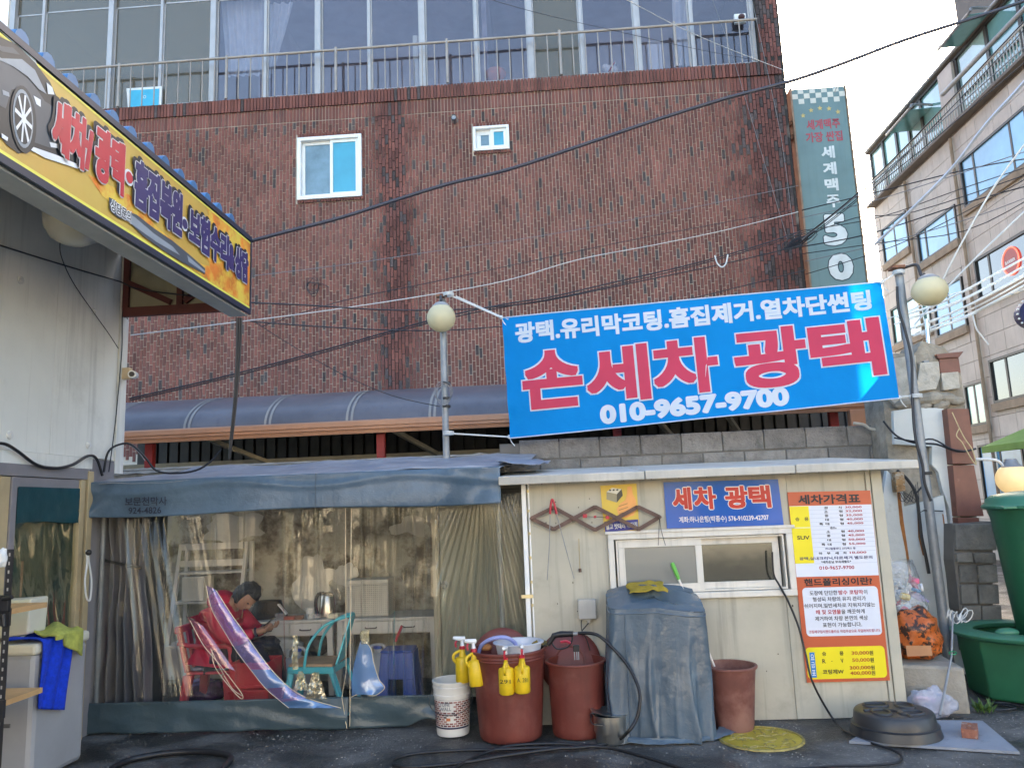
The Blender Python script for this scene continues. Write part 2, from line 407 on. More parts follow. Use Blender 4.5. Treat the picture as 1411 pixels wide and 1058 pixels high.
def score(c):
    x = (c[0] + c[1]) / 2; z = (c[2] + c[3]) / 2
    if z < 4.4 or (x > -1.3 and z < 5.8) or (x < -4.6 and z < 7) or abs(x + 1.98) < .22 and z < 6: return 1e9
    return x * x + (z - 1.6) ** 2
order = sorted(range(len(cells)), key=lambda i: score(cells[i])); single = set(order[:300])
stuff = MB(); unit = {}
def brick_faces(mb, c, mi):
    x0, x1, z0, z1, out = c; y0 = BY - .012 - out + random.uniform(-.003, .003); y1 = BY + .002
    mb.add([(x0, y0, z0), (x1, y0, z0), (x1, y0, z1), (x0, y0, z1), (x0, y1, z0), (x1, y1, z0), (x1, y1, z1), (x0, y1, z1)],
           [(0, 1, 2, 3), (4, 5, 1, 0), (5, 6, 2, 1), (6, 7, 3, 2), (7, 4, 0, 3)], mi)
for i, c in enumerate(cells):
    mi = brick_mat(c[0], c[2], int(round((c[0] - BX0) / PX)), int(c[2] / PZ))
    if i in single:
        key = (round(c[3] - c[2], 3), mi)
        if key not in unit:
            m_ = MB(); h = (c[3] - c[2]) / 2; wd = (PX - .0125) / 2
            m_.add([(-wd, 0, -h), (wd, 0, -h), (wd, 0, h), (-wd, 0, h), (-wd, .014, -h), (wd, .014, -h), (wd, .014, h), (-wd, .014, h)],
                   [(0, 1, 2, 3), (4, 5, 1, 0), (5, 6, 2, 1), (6, 7, 3, 2), (7, 4, 0, 3)])
            me = bpy.data.meshes.new('brick'); me.from_pydata([tuple(v) for v in m_.v], [], m_.f); me.materials.append(BRK[mi]); unit[key] = me
        o = bpy.data.objects.new('brick', unit[key]); COL.objects.link(o); o.parent = bb
        o.location = Vector(((c[0] + c[1]) / 2, BY - .012 + random.uniform(-.004, .003), (c[2] + c[3]) / 2)) - Vector(bb.location)
    else: brick_faces(stuff, c, mi)
for i in range(60):   # the side return, seen edge on
    z = 2.7
    while z < 13:
        y = BY + i * PX; stuff.add([(BX1 + .012, y, z), (BX1 + .012, y + PX - .0125, z), (BX1 + .012, y + PX - .0125, z + .19), (BX1 + .012, y, z + .19)], [(0, 1, 2, 3)], random.choice((0, 1, 1, 2))); z += PZ
stuff.build('brick_courses', BRK, bb, kind='stuff')
# two white windows
PANEB = mat('blue_pane', (.03, .3, .42, 1), .12, var=.12, vs=2, spec=.8)
PANEG = mat('grey_pane', (.12, .2, .24, 1), .15, var=.3, vs=3, spec=.8)
for k, (x0, x1, z0, z1) in enumerate((W1, W2)):
    f = MB(); e = .07 if k == 0 else .05; y0, y1 = 13.93, 14.15
    f.box(x0, x1, y0, y1, z0, z0 + e); f.box(x0, x1, y0, y1, z1 - e, z1); f.box(x0, x0 + e, y0, y1, z0 + e, z1 - e); f.box(x1 - e, x1, y0, y1, z0 + e, z1 - e)
    fo = f.build('window', UPVC, bb, bevel=.006); fo['label'] = ('white two-sash window with a bright blue right pane' if k == 0 else 'tiny white two-sash window with blue panes')
    xm = (x0 + x1) / 2 + (.03 if k == 0 else .02)
    for (a, b_, y, pm) in ((x0 + e, xm + .02, 14.03, PANEG), (xm - .03, x1 - e, 13.98, PANEB)):
        s_ = MB(); q = .06 if k == 0 else .06
        q2 = q if not (k == 1 and pm is PANEG) else .09
        s_.box(a, b_, y, y + .05, z0 + e, z0 + e + q2); s_.box(a, b_, y, y + .05, z1 - e - q2, z1 - e)
        s_.box(a, a + q2, y, y + .05, z0 + e + q2, z1 - e - q2); s_.box(b_ - q2, b_, y, y + .05, z0 + e + q2, z1 - e - q2)
        s_.build('sash', UPVC, fo, bevel=.004)
        MB().box(a + q2, b_ - q2, y + .02, y + .03, z0 + e + q2, z1 - e - q2).build('pane', pm, fo)
v = MB(); c = at(625, 161, Y=13.8)
v.tube([c, c + Vector((0, .25, 0))], .055, 16, caps=False); v.tube([c + Vector((0, .02, 0)), c + Vector((0, .25, 0))], .045, 16); v.build('vent_pipe', STEEL, bb, smooth=True)
# balcony glazing
ZS = 9.87
xm_ = [-11.05] + [at(x, 60, Y=14.2).x for x in (62, 155, 225, 296, 368, 440, 510, 583, 657, 731, 801, 878, 953)] + [4.2]
GL = film('balcony_glass', (.84, .84, .88), (.62, .57, .55), lo=.09, hi=.45, rough=.03, haze=.05, bump=.04, sc=(1, 1, 1), bs=1.5, hazec=(.3, .3, .38))
GLT = film('tinted_glass', (.45, .44, .42), (.75, .68, .58), lo=.10, hi=.5, rough=.10, haze=.34, bump=.05, sc=(1, 1, 1), bs=1.2, hazec=(.24, .215, .17))
fr = MB()
fr.box(-11.1, 4.2, 14.12, 14.24, ZS, ZS + .06); fr.box(-11.1, 4.2, 14.12, 14.24, 12.8, 12.9)
for i, x in enumerate(xm_):
    wd = .03 if i % 2 else .055
    fr.box(x - wd, x + wd, 14.10, 14.26, ZS + .06, 12.8)
fr.build('balcony_frame', ALU, bb, bevel=.004)
for i in range(len(xm_) - 1):
    a, b_ = xm_[i] + (.03 if i % 2 else .055), xm_[i + 1] - (.055 if i % 2 else .03)
    y = 14.16 if i % 2 else 14.2
    sf = MB(); e = .028
    zt = 12.25 if i < 5 else 12.8
    sf.box(a, b_, y - .012, y + .012, ZS + .06, ZS + .06 + e * 1.5); sf.box(a, b_, y - .012, y + .012, zt - e, zt)
    sf.box(a, a + e, y - .012, y + .012, ZS + .06, zt); sf.box(b_ - e, b_, y - .012, y + .012, ZS + .06, zt)
    so_ = sf.build('sash', ALU, bb)
    MB().box(a + e, b_ - e, y - .003, y + .003, ZS + .06 + e * 1.5, zt - e).build('pane', GLT if i < 4 or i in (10,) else GL, so_)
    if zt < 12.5: MB().box(a, b_, y - .003, y + .003, zt, 12.8).build('pane', GLT, so_)
rm = MB(); rm.box(BX0 + .3, 4.3, 17.2, 17.3, 9.85, 12.9); rm.box(BX0 + .3, 4.3, 14.4, 17.2, 12.9, 12.95)
for x in (-6, -1.2): rm.box(x, x + .1, 14.8, 17.2, 9.85, 12.9)
rm.build('room_wall', mat('room_wall', (.36, .34, .40, 1), .8, var=.35, vs=.8), bb)
rail = thing('balcony_railing', 'long metal balcony railing of upright bars above the brick wall', 'railing', (-3, 13.95, 9.86))
RAILM = mat('rail_metal', (.34, .29, .25, 1), .45, .3, var=.15)
MB().tube([(-11.1, 13.93, 10.76), (4.22, 13.93, 10.73)], .028, 10).build('handrail', RAILM, rail, smooth=True)
me = None
for i in range(61):
    x = 4.12 - i * .2485
    if i % 9 == 6:
        MB().tube([(x, 13.93, 9.86), (x, 13.93, 10.8)], .03, 8).build('post', RAILM, rail, smooth=True); continue
    if me is None:
        o = MB().tube([(x, 13.93, 9.84), (x, 13.93, 10.73)], .0125, 6).build('baluster', RAILM, rail, smooth=True); me = o; o0 = x
    else:
        o = me.copy(); COL.objects.link(o); o.location = (x - o0, 0, 0)
# things behind the balcony glass
CUR = mat('curtain_cloth', (.8, .82, .82, 1), .8, var=.1, trans=.3)
def hang(pts_l, pts_r, y, name, label, cat, m_, nf=5, amp=.04):
    def fn(u, v_):
        l = Vector(pts_l[0]).lerp(Vector(pts_l[1]), v_); r_ = Vector(pts_r[0]).lerp(Vector(pts_r[1]), v_)
        p = l.lerp(r_, u); p.y += amp * math.sin(u * nf * 6.28) + .02 * noise.noise(p * 3); return p
    return MB().grid(fn, 50, 20).build(name, m_, None, smooth='all', label=label, cat=cat)
Yc = 14.45
hang((at(303, -20, Y=Yc), at(313, 106, Y=Yc)), (at(365, -20, Y=Yc), at(362, 104, Y=Yc)), Yc, 'curtain', 'wide crumpled white curtain behind the balcony glass', 'curtain', CUR)
hang((at(371, 5, Y=Yc), at(371, 108, Y=Yc)), (at(404, 5, Y=Yc), at(380, 90, Y=Yc)), Yc, 'curtain', 'narrow white curtain pulled to one side behind the balcony glass', 'curtain', CUR, 3)
hang((at(925, -15, Y=Yc), at(930, 92, Y=Yc)), (at(955, -15, Y=Yc), at(953, 92, Y=Yc)), Yc, 'curtain', 'pale gauzy curtain behind the balcony glass, the one furthest right', 'curtain', CUR, 2)
bd = thing('board', 'light blue board with white frame leaning inside the balcony glass', 'board', at(198, 147, Y=13.97))
pn = Panel(at(174, 122, Y=14.08), at(223, 119, Y=14.08), at(222, 148, Y=14.06), at(176, 150, Y=14.06))
m_ = MB(); pn.rect(m_, 0, 1, 0, 1, -.03, 0); m_.build('frame', WHITE, bd, bevel=.005)
m_ = MB(); pn.rect(m_, .08, .93, .12, .97, 0, .004); m_.build('panel', mat('sky_blue_print', (.05, .42, .62, 1), .5), bd)
m_ = MB(); pn.text(m_, 'O', .47, .56, .4, .55, .006); m_.build('mark', WHITE, bd)
b_ = MB(); c = at(609, 112, Y=14.5); b_.box(c.x - .15, c.x + .15, 14.42, 14.6, 9.95, 10.14)
b_.build('basket', mat('white_basket', (.75, .75, .75, 1), .5), None, bevel=.01, label='small white basket on the balcony floor behind the glass', cat='basket')
b_ = MB(); b_.bar(at(574, 120, Y=14.4), at(572, 50, Y=14.4), .1, .04); b_.build('plank', mat('cream_plank', (.8, .76, .6, 1), .5), None, label='upright cream plank leaning behind the balcony glass', cat='plank')
b_ = MB(); c = at(683, 103, Y=14.6); b_.ball(c, .17, sz=(1.3, 1, .9)); b_.build('cushion', mat('orange_cushion', (.6, .2, .12, 1), .8), None, smooth=True, label='orange cushion behind the balcony glass', cat='cushion')
b_ = thing('toy', 'white plush toy with a red ribbon on the balcony sill', 'toy', at(845, 103, Y=14.32))
m_ = MB(); c = at(842, 97, Y=14.4); m_.ball(c, .13, sz=(1.1, .7, .8)); m_.ball(c + Vector((-.11, 0, .06)), .075); m_.ball(c + Vector((.08, 0, .13)), .035); m_.build('body', mat('plush', (.75, .72, .68, 1), .95, bump=.4), b_, smooth=True)
MB().bar(c + Vector((-.06, -.1, -.09)), c + Vector((.07, -.1, .1)), .03, .02).build('ribbon', mat('red_cloth', (.45, .02, .03, 1), .7), b_)
pnl = MB(); pnl.box(at(893, 80, Y=14.5).x, at(908, 80, Y=14.5).x + .05, 14.42, 14.48, 9.9, 10.75); pnl.build('cabinet', WHITE, None, bevel=.008, label='narrow white cabinet standing behind the right end of the balcony glass', cat='cabinet')
lp = thing('wall_fixture', 'small dark unit on a white plate on the balcony frame near the brick corner', 'lamp', at(1021, 24, Y=14.05))  # camera/speaker unit, gives no light
c = at(1021, 24, Y=14.0); MB().box(c.x - .12, c.x + .1, 14.02, 14.09, c.z - .1, c.z + .09).build('back_plate', WHITE, lp, bevel=.006)
MB().ball(c + Vector((0, -.04, -.02)), .055, sz=(1.2, 1, 1)).build('housing', mat('dark_red_plastic', (.06, .02, .02, 1), .5), lp, smooth=True)
# coil of spare wire on the bricks
pts = []
c = at(432, 393, Y=13.93)
for i in range(60):
    a = i * .42; r_ = .13 + .035 * math.sin(i * .9); pts.append(c + Vector((math.cos(a) * r_ * .75, -.02 - .001 * i, math.sin(a) * r_ * 1.1 - .04 + .05 * math.sin(i * .31))))
cl = MB().tube(pts, .006, 5); cl.tube(sm([c, c + Vector((.15, -.02, .02)), c + Vector((.3, -.02, -.06))]), .006, 5)
cl.build('wire_coil', WIRE, None, label='tangled coil of spare black wire on the brick wall', cat='wire coil')

# ================================================================== tall vertical sign
vs = thing('hanging_sign', 'tall grey-green vertical sign with a white 50 fixed to the brick corner', 'sign', (5.4, 14.3, 4.0))
x0, x1 = 4.86, 5.87
SG = mat('sign_green', (.15, .235, .235, 1), .5, var=.1, vs=2, streak=.2)
MB().box(x0, x1, 14.3, 14.62, 4.0, 9.42).build('box', SG, vs, bevel=.01)
FR = mat('sign_rust', (.3, .2, .13, 1), .6, var=.3)
m_ = MB(); m_.box(x0 - .035, x0 - .002, 14.28, 14.64, 4.0, 9.44); m_.box(x1 + .002, x1 + .03, 14.28, 14.64, 4.0, 9.44); m_.build('edge_trim', FR, vs)
m_ = MB(); m_.box(4.66, x0 - .035, 14.36, 14.5, 8.42, 8.52); m_.box(4.66, x0 - .035, 14.36, 14.5, 8.72, 8.8); m_.box(4.67, 4.75, 14.33, 14.53, 8.36, 8.88); m_.build('bracket', mat('rust', (.2, .09, .05, 1), .8, var=.4), vs)
P = Panel((x0, 14.298, 9.42), (x1, 14.298, 9.42), (x1, 14.298, 4.0), (x0, 14.298, 4.0))
H = 5.42
m_ = MB()
for r_ in range(3):
    for c_ in range(9):
        if (r_ + c_) % 2 == 1: P.rect(m_, c_ / 9 + .002, (c_ + 1) / 9 - .002, (.0 + r_ * .105) / H, (.0 + (r_ + 1) * .105) / H, .002)
m_.build('check_pattern', mat('cream_print', (.62, .61, .53, 1), .5), vs)
m_ = MB()
for i, (u, v_) in enumerate(((.17, .56), (.33, .46), (.5, .43), (.67, .45), (.83, .53))):
    pts = []
    for k in range(10):
        a = rad(90 + 36 * k); rr = .055 if k % 2 == 0 else .026
        pts.append(P(u + math.cos(a) * rr / 1.07, (v_ - math.sin(a) * rr) / H, .003))
    m_.poly(pts)
m_.build('star', mat('gold_print', (.55, .42, .15, 1), .5), vs)
m_ = MB(); P.text(m_, '세계맥주', .22, .84, .66 / H, .86 / H, .003, off=.01, ring=.004); P.text(m_, '가장 싼집', .18, .86, 0.92 / H, 1.12 / H, .003, off=.01, ring=.004)
m_.build('red_lettering', mat('red_print', (.42, .07, .09, 1), .5), vs)
m_ = MB()
for i, ch in enumerate('세계맥주'): P.text(m_, ch, .44, .68, (1.22 + i * .33) / H, (1.46 + i * .33) / H, .003, off=.02, ring=.006)
m_.build('white_lettering', mat('white_print', (.66, .68, .66, 1), .5), vs)
WP = MATS['white_print']; DG = mat('dark_green_print', (.03, .05, .06, 1), .5)
m_ = MB()
P.text(m_, '5', .34, .72, 2.62 / H, 3.18 / H, .003, mi=0, off=.03, ring=.05, k=16); P.text(m_, '5', .34, .72, 2.62 / H, 3.18 / H, .006, mi=1, off=.03, ring=.03, k=16)
P.text(m_, '0', .37, .76, 3.40 / H, 3.86 / H, .003, mi=0, off=.03, ring=.05, k=16); P.text(m_, '0', .37, .76, 3.40 / H, 3.86 / H, .006, mi=1, off=.03, ring=.03, k=16)
m_.build('number', [DG, WP], vs)

# ================================================================== office building on the right
ob = thing('office_building', 'stone-clad office building with blue windows and a long railed balcony on the right', 'building', (9, 15, 0))
TILE = mat('stone_tile', (.46, .415, .37, 1), .65, var=.12, vs=2, rnd=.07, streak=.35, bump=.15)
TILEJ = mat('tile_joint', (.16, .14, .125, 1), .9)
YN, YF = 5.0, 20.95
wins = [(14.0, 16.42, 7.55, 8.62), (16.82, 18.68, 7.02, 7.82), (19.1, 20.6, 7.62, 8.58), (13.9, 16.38, 5.5, 6.38), (16.95, 18.3, 5.1, 6.2), (18.5, 20.6, 5.4, 6.38),
        (13.6, 16.34, 3.3, 4.2), (16.66, 17.43, 2.92, 3.84), (15.6, 17.2, 1.3, 2.5), (9, 12.5, 7.5, 8.6), (9, 12.8, 5.5, 6.4), (7, 12.5, 3.3, 4.2), (18.2, 20.4, 2.9, 3.8)]
core = MB(); core.box(9.03, 9.2, YN, YF, 0, 9.3); core.box(9.2, 16, YF - .2, YF, 0, 10.9); core.box(9.03, 16, YN, YN + .2, 0, 10.9)
core.box(8.82, 16, YN, YF, 9.36, 9.42); core.box(9.03, 16, YN, YF, 9.3, 9.36); core.box(9.0, 16, YN, YF + .05, 10.952, 11.05); core.box(9.3, 12, 12.3, 16.3, 11.06, 13.4); core.box(9.9, 10, 5.2, YF - .2, 9.42, 10.95)
core.build('wall', TILEJ, ob)
zr = [0.1 + i * .42 for i in range(22)]
ntile = 0
tm = {}
tp = 0
extra = MB()
for zi, z in enumerate(zr):
    y = 13.2
    while y < YF - .02:
        y1 = min(y + .62, YF); z1 = min(z + .41, 9.28)
        segs = [(y, y1 - .012, z, z1)]
        for wv in wins:
            ns = []
            for (a, b_, c_, d_) in segs:
                if b_ <= wv[0] or a >= wv[1] or d_ <= wv[2] or c_ >= wv[3]: ns.append((a, b_, c_, d_)); continue
                if a < wv[0] - .03: ns.append((a, wv[0], c_, d_))
                if b_ > wv[1] + .03: ns.append((wv[1], b_, c_, d_))
                aa, bb2 = max(a, wv[0]), min(b_, wv[1])
                if c_ < wv[2] - .03: ns.append((aa, bb2, c_, wv[2]))
                if d_ > wv[3] + .03: ns.append((aa, bb2, wv[3], d_))
            segs = ns
        for (a, b_, c_, d_) in segs:
            if z > 1.9 and ntile < 298:
                MB().box(9.0, 9.03, a, b_, c_, d_).build('tile', TILE, ob); ntile += 1
            else: extra.box(9.0, 9.03, a, b_, c_, d_)
        y += .62
yy = YN
while yy < 13.19:
    for z in zr:
        seg = (yy, min(yy + .62, 13.2) - .012, z, min(z + .41, 9.28))
        if not any(seg[1] > q[0] and seg[0] < q[1] and seg[3] > q[2] and seg[2] < q[3] for q in wins): extra.box(9.0, 9.03, *seg)
    yy += .62
extra.build('tile_field', TILE, ob, kind='stuff')
BGL = mat('blue_glass', (.17, .40, .62, 1), .05, var=.3, vs=.6, spec=.7)
TGL = mat('teal_glass', (.14, .32, .32, 1), .06, var=.3, vs=.8, spec=1.0, coat=.5)
DGL = mat('dark_glass', (.04, .07, .08, 1), .06, var=.3, vs=.8, spec=1.0, coat=.5)
DFR = mat('dark_frame', (.035, .032, .03, 1), .5)
SILL = mat('stone_sill', (.26, .2, .14, 1), .8, var=.25)
for k, (y0, y1, z0, z1) in enumerate(wins):
    f = MB(); e = .05
    f.box(8.97, 9.08, y0, y1, z0, z0 + e); f.box(8.97, 9.08, y0, y1, z1 - e, z1); f.box(8.97, 9.08, y0, y0 + e, z0 + e, z1 - e); f.box(8.97, 9.08, y1 - e, y1, z0 + e, z1 - e)
    nm = 3 if y1 - y0 > 1.6 else 2
    cuts = [y0 + e + (y1 - y0 - 2 * e) * q for q in ((0, .22, .8, 1) if nm == 3 else (0, .5, 1))]
    for q in cuts[1:-1]: f.box(8.99, 9.07, q - .03, q + .03, z0 + e, z1 - e)
    fo = f.build('window', DFR, ob)
    gm = BGL if z0 > 7 else (DGL if z0 < 5.6 and y0 < 16.9 and k in (3, 6) else (TGL if k % 2 else BGL))
    for q in range(len(cuts) - 1):
        MB().box(8.998 + .006 * q, 9.004 + .006 * q, cuts[q] + (.03 if q else 0), cuts[q + 1] - .03, z0 + e, z1 - e).build('pane', gm, fo)
    MB().box(8.93, 9.03, y0 - .03, y1 + .03, z0 - .17, z0 - .01).build('sill', SILL, fo)
# drain pipe strips between bays
for y in (16.58, 18.88): MB().tube([(8.95, y, .2), (8.95, y, 9.25)], .035, 8).build('downpipe', SILL, ob, smooth=True)
# glazed top storey with railing
m_ = MB()
ypos = [5.2, 7, 9, 11, 12.6, 13.9, 15.0, 16.2, 16.9, 17.9, 18.6, 19.3, 20.1, 20.9]
for y in ypos: m_.box(9.06, 9.18, y - .05, y + .05, 9.42, 10.95)
m_.box(9.05, 9.16, 5.2, 20.9, 10.88, 10.95); m_.box(9.07, 9.15, 5.2, 20.9, 9.95, 9.99); m_.build('mullion', DFR, ob)
for i in range(len(ypos) - 1):
    MB().box(9.10, 9.12, ypos[i] + .05, ypos[i + 1] - .05, 9.42, 10.88).build('pane', TGL if i % 3 else mat('pale_teal_glass', (.26, .42, .42, 1), .05, var=.3, vs=.8, spec=1.0, coat=.5), ob)
MB().box(9.0, 10.0, 16.25, 16.85, 9.42, 10.88).build('stair_wall', TILE, ob)
m_ = MB(); m_.tube([(8.86, 5.2, 9.93), (8.86, 20.95, 9.93)], .022, 6); m_.build('handrail', mat('rail_light', (.42, .40, .37, 1), .5), ob)
b0 = None
for i in range(90):
    y = 20.9 - i * .105
    if b0 is None: b0 = MB().box(8.85, 8.87, y, y + .014, 9.42, 9.92).build('baluster', MATS['rail_light'], ob); yb0 = y
    else:
        o = b0.copy(); COL.objects.link(o); o.location = (0, y - yb0, 0)
# open hopper windows and eave tubes
for (yy, zz) in ((17.4, 10.45), (14.6, 10.98)):
    m_ = MB(); m_.tube(sm([(9.35, yy, zz), (8.7, yy, zz + .08), (8.55, yy, zz - .05), (8.55, yy + 1.2, zz - .05), (8.7, yy + 1.2, zz + .08), (9.35, yy + 1.2, zz)], 4), .03, 6); m_.build('canopy_rail', STEEL, ob, smooth=True)
    MB().hexa([(8.57, yy + .03, zz - .05), (9.33, yy + .03, zz), (9.33, yy + 1.17, zz), (8.57, yy + 1.17, zz - .05), (8.57, yy + .03, zz - .035), (9.33, yy + .03, zz + .015), (9.33, yy + 1.17, zz + .015), (8.57, yy + 1.17, zz - .035)]).build('canopy_pane', TGL, ob)
m_ = MB(); m_.tube([(8.97, 5.0, 11.0), (8.97, 20.97, 11.0)], .04, 8); m_.build('eave_tube', STEEL, ob, smooth=True)
MB().tube([(8.82, 13, 10.15), (8.82, 16.4, 10.2)], .05, 8).build('shutter_box', STEEL, ob, smooth=True)
ns = thing('round_sign', 'small round red neon sign in a dark office window', 'sign', (8.93, 15.1, 5.7))
MB().tube([(8.978, 15.1, 5.95), (8.992, 15.1, 5.95)], .25, 24).build('disc', mat('red_disc', (.35, .03, .03, 1), .5), ns)
m_ = MB(); m_.tube([(8.982, 15.1 + .27 * math.cos(a * .2618), 5.95 + .27 * math.sin(a * .2618)) for a in range(25)], .014, 6)
m_.build('neon_ring', mat('neon', (.8, .1, .08, 1), .5, emit=(1, .1, .05, 1), es=.6), ns)
P = Panel((8.974, 15.3, 6.01), (8.974, 14.9, 6.01), (8.974, 14.9, 5.89), (8.974, 15.3, 5.89)); m_ = MB(); P.text(m_, 'BARBER', .08, .92, .25, .8, .002, off=.02); m_.build('lettering', WHITE, ns)
ns = thing('projecting_sign', 'dark navy projecting sign with a ring of lights, cut by the right edge', 'sign', (7.7, 12, 4.3))
c = at(1424, 432, Y=11.5); MB().tube([c, c + Vector((0, .15, 0))], .2, 20).build('disc', mat('navy', (.01, .015, .08, 1), .5), ns)
m_ = MB()
for k in range(20): m_.ball(c + Vector((.23 * math.cos(k * .314), -.01, .23 * math.sin(k * .314))), .016, 8, 6)
m_.build('bulb_ring', WHITE, ns)
# shop front below: green awning, door and lamp
aw = thing('awning', 'bright green shop awning on the office building at the right edge', 'awning', (6.3, 11, 2))
GRN = mat('awning_green', (.20, .40, .07, 1), .6, trans=.4)
MB().hexa([(7.6, 9, 2.31), (9.0, 9, 2.85), (9.0, 14.4, 2.85), (7.6, 14.4, 2.31), (7.6, 9, 2.325), (9.0, 9, 2.865), (9.0, 14.4, 2.865), (7.6, 14.4, 2.325)]).build('cloth', GRN, aw)
MB().box(7.585, 7.597, 9, 14.4, 2.21, 2.32).build('valance', GRN, aw)
MB().hexa([(7.6, 14.39, 2.21), (9.0, 14.39, 2.3), (9.0, 14.402, 2.3), (7.6, 14.402, 2.21), (7.6, 14.39, 2.31), (9.0, 14.39, 2.85), (9.0, 14.402, 2.85), (7.6, 14.402, 2.31)]).build('end_cheek', GRN, aw)
MB().tube([(8.93, 9, 2.9), (8.93, 14.4, 2.9)], .04, 8).build('roller', WHITE, aw, smooth=True)
gl = thing('wall_fixture', 'lit globe lamp on a curved white arm above the green bin', 'lamp', at(1396, 685, Y=8))
c = at(1396, 660, Y=8)
MB().ball(c, .155, 28, 16).build('globe', mat('lit_globe', (.62, .5, .28, 1), .4, emit=(1, .68, .3, 1), es=.13), gl, smooth=True)
m_ = MB(); m_.lathe([(.05, .2), (.07, .15), (.1, .12), (.09, .1)], c, 16); m_.build('cap', STEEL, gl, smooth=True)
m_ = MB(); m_.tube(sm([at(1338, 633, Y=8), at(1365, 633, Y=8), at(1378, 637, Y=8), at(1388, 650, Y=8), c + Vector((0, 0, .18))]), .015, 8); m_.build('arm', WHITE, gl, smooth=True)
# ================================================================== arched canopy behind the wall
cp = thing('arched_canopy', 'arched smoky plastic canopy with a copper-coloured gutter in front of the brick wall', 'canopy', (-1, 8.6, 0))
ARC = mat('smoky_sheet', (.11, .108, .125, 1), .34, var=.25, vs=1.2, streak=.3)
def arc(x, t, r=0):
    a = rad(90 * t); return Vector((x, 10.2 - (1.72 + r) * math.cos(a) ** 1.0, 2.60 + (.56 + r) * math.sin(a)))
m_ = MB(); m_.grid(lambda u, v_: arc(-6.5 + 10.1 * u, v_), 20, 14); m_.add([(-6.5, 10.2, 3.16), (3.6, 10.2, 3.16), (3.6, 13.9, 3.1), (-6.5, 13.9, 3.1)], [(0, 1, 2, 3)])  # flat rear part is unseen, added to keep light out below
m_.build('roof_sheet', ARC, cp, smooth='all')
CREAM = mat('cream_rib', (.27, .255, .235, 1), .5, var=.15)
for k in range(11):
    x = -6.11 + k * .94
    m_ = MB()
    for dx in (-.035, .02): m_.grid(lambda u, v_: arc(x + dx + .028 * u, v_, .008), 1, 14)
    m_.build('rib', CREAM, cp, smooth='all')
COP = mat('copper_gutter', (.48, .235, .13, 1), .45, var=.08, vs=2, streak=.2)
m_ = MB(); prof = [(8.50, 2.47), (8.45, 2.47), (8.44, 2.51), (8.42, 2.515), (8.42, 2.545), (8.405, 2.55), (8.405, 2.60), (8.46, 2.62), (8.5, 2.62)]
m_.prism([(-6.5, y, z) for y, z in prof], (9.85, 0, 0)); m_.build('gutter', COP, cp)
m_ = MB(); m_.prism([(3.30, 8.40, 2.48), (3.12, 8.40, 2.48), (3.12, 8.40, 2.3), (3.2, 8.40, 2.24), (3.26, 8.40, 2.05), (3.36, 8.40, 2.05), (3.36, 8.40, 2.48)], (0, .1, 0)); m_.build('downspout', COP, cp, bevel=.008)
for x in (-4.73, -2.02, .65, 3.02): MB().box(x - .045, x + .045, 8.6, 8.68, 0, 2.5).build('post', REDP, cp)
BEI = mat('beige_steel', (.40, .36, .27, 1), .6, var=.15)
m_ = MB(); m_.box(-6.5, 3.4, 9.9, 9.98, 2.18, 2.34); m_.box(-6.5, 3.4, 8.7, 8.76, 2.5, 2.58); m_.build('beam', BEI, cp)
for x in (-3.6, -1.4, 1.6, 2.4): MB().bar((x, 9.9, 2.2), (x - .5, 8.75, 2.52), .05, .05).build('brace', BEI, cp)
m_ = MB()
for i in range(66): m_.box(-6.5 + i * .17, -6.5 + i * .17 + .13, 11.5, 11.53 + .02 * (i % 2), 0, 3.1)
m_.box(-6.5, 5.6, 11.56, 11.6, 0, 3.1); m_.build('shade_backing', mat('under_canopy_dark', (.05, .045, .04, 1), .8, var=.3), cp)  # dark slats and plate added to stand in for the darkness under the canopy
# ================================================================== block wall behind tent and shed
bw = thing('block_wall', 'grey concrete block wall behind the tent and the shed', 'wall', (0, 7.7, 0))
BLKM = mat('concrete_block', (.24, .225, .205, 1), .9, var=.25, vs=5, bump=.7, bs=45, rnd=.14, col2=(.13, .12, .11, 1), s2=7, t2=(.5, .72))
JNT = mat('block_joint', (.17, .16, .145, 1), .95, var=.2)
m_ = MB(); m_.box(-4.7, -.6, 7.72, 7.88, 0, 2.12); m_.box(-.6, 3.2, 7.715, 7.88, 0, 2.22); m_.build('core', JNT, bw)
for r_, z in enumerate((1.44, 1.645, 1.85, 2.055)):
    x = -.6 + (.2 if r_ % 2 else 0)
    while x < 3.15:
        x1 = min(x + .39, 3.17)
        MB().box(x, x1, 7.70 + random.uniform(-.004, .003), 7.86, z, z + .19 + random.uniform(-.002, .004)).build('block', BLKM, bw, bevel=.006)
        x += .402
m_ = MB()
m_.grid(lambda u, v_: Vector((-4.7 + 4.15 * u, 7.66 + .12 * v_ , 2.08 + .06 * v_ + .015 * noise.noise(Vector((u * 40, v_ * 3, 0))))), 80, 3)
m_.box(-4.7, -.55, 7.67, 7.86, 1.9, 2.075)
m_.build('coping', mat('rough_cement', (.25, .23, .2, 1), .95, var=.3, vs=8, bump=.9, bs=30), bw, smooth=False)
PLA = mat('stained_plaster', (.46, .43, .35, 1), .9, var=.3, vs=2.5, bump=.5, bs=20, col2=(.15, .12, .08, 1), s2=2.6, t2=(.46, .58))
m_ = MB(); m_.grid(lambda u, v_: Vector((-4.4 + 4.1 * u, 7.69 - .02 * noise.noise(Vector((u * 9, v_ * 5, 1))), 1.95 * v_)), 60, 26)
m_.build('plaster', PLA, bw, smooth='all')
LP = mat('plaster_light', (.56, .53, .47, 1), .9, var=.15, vs=5)
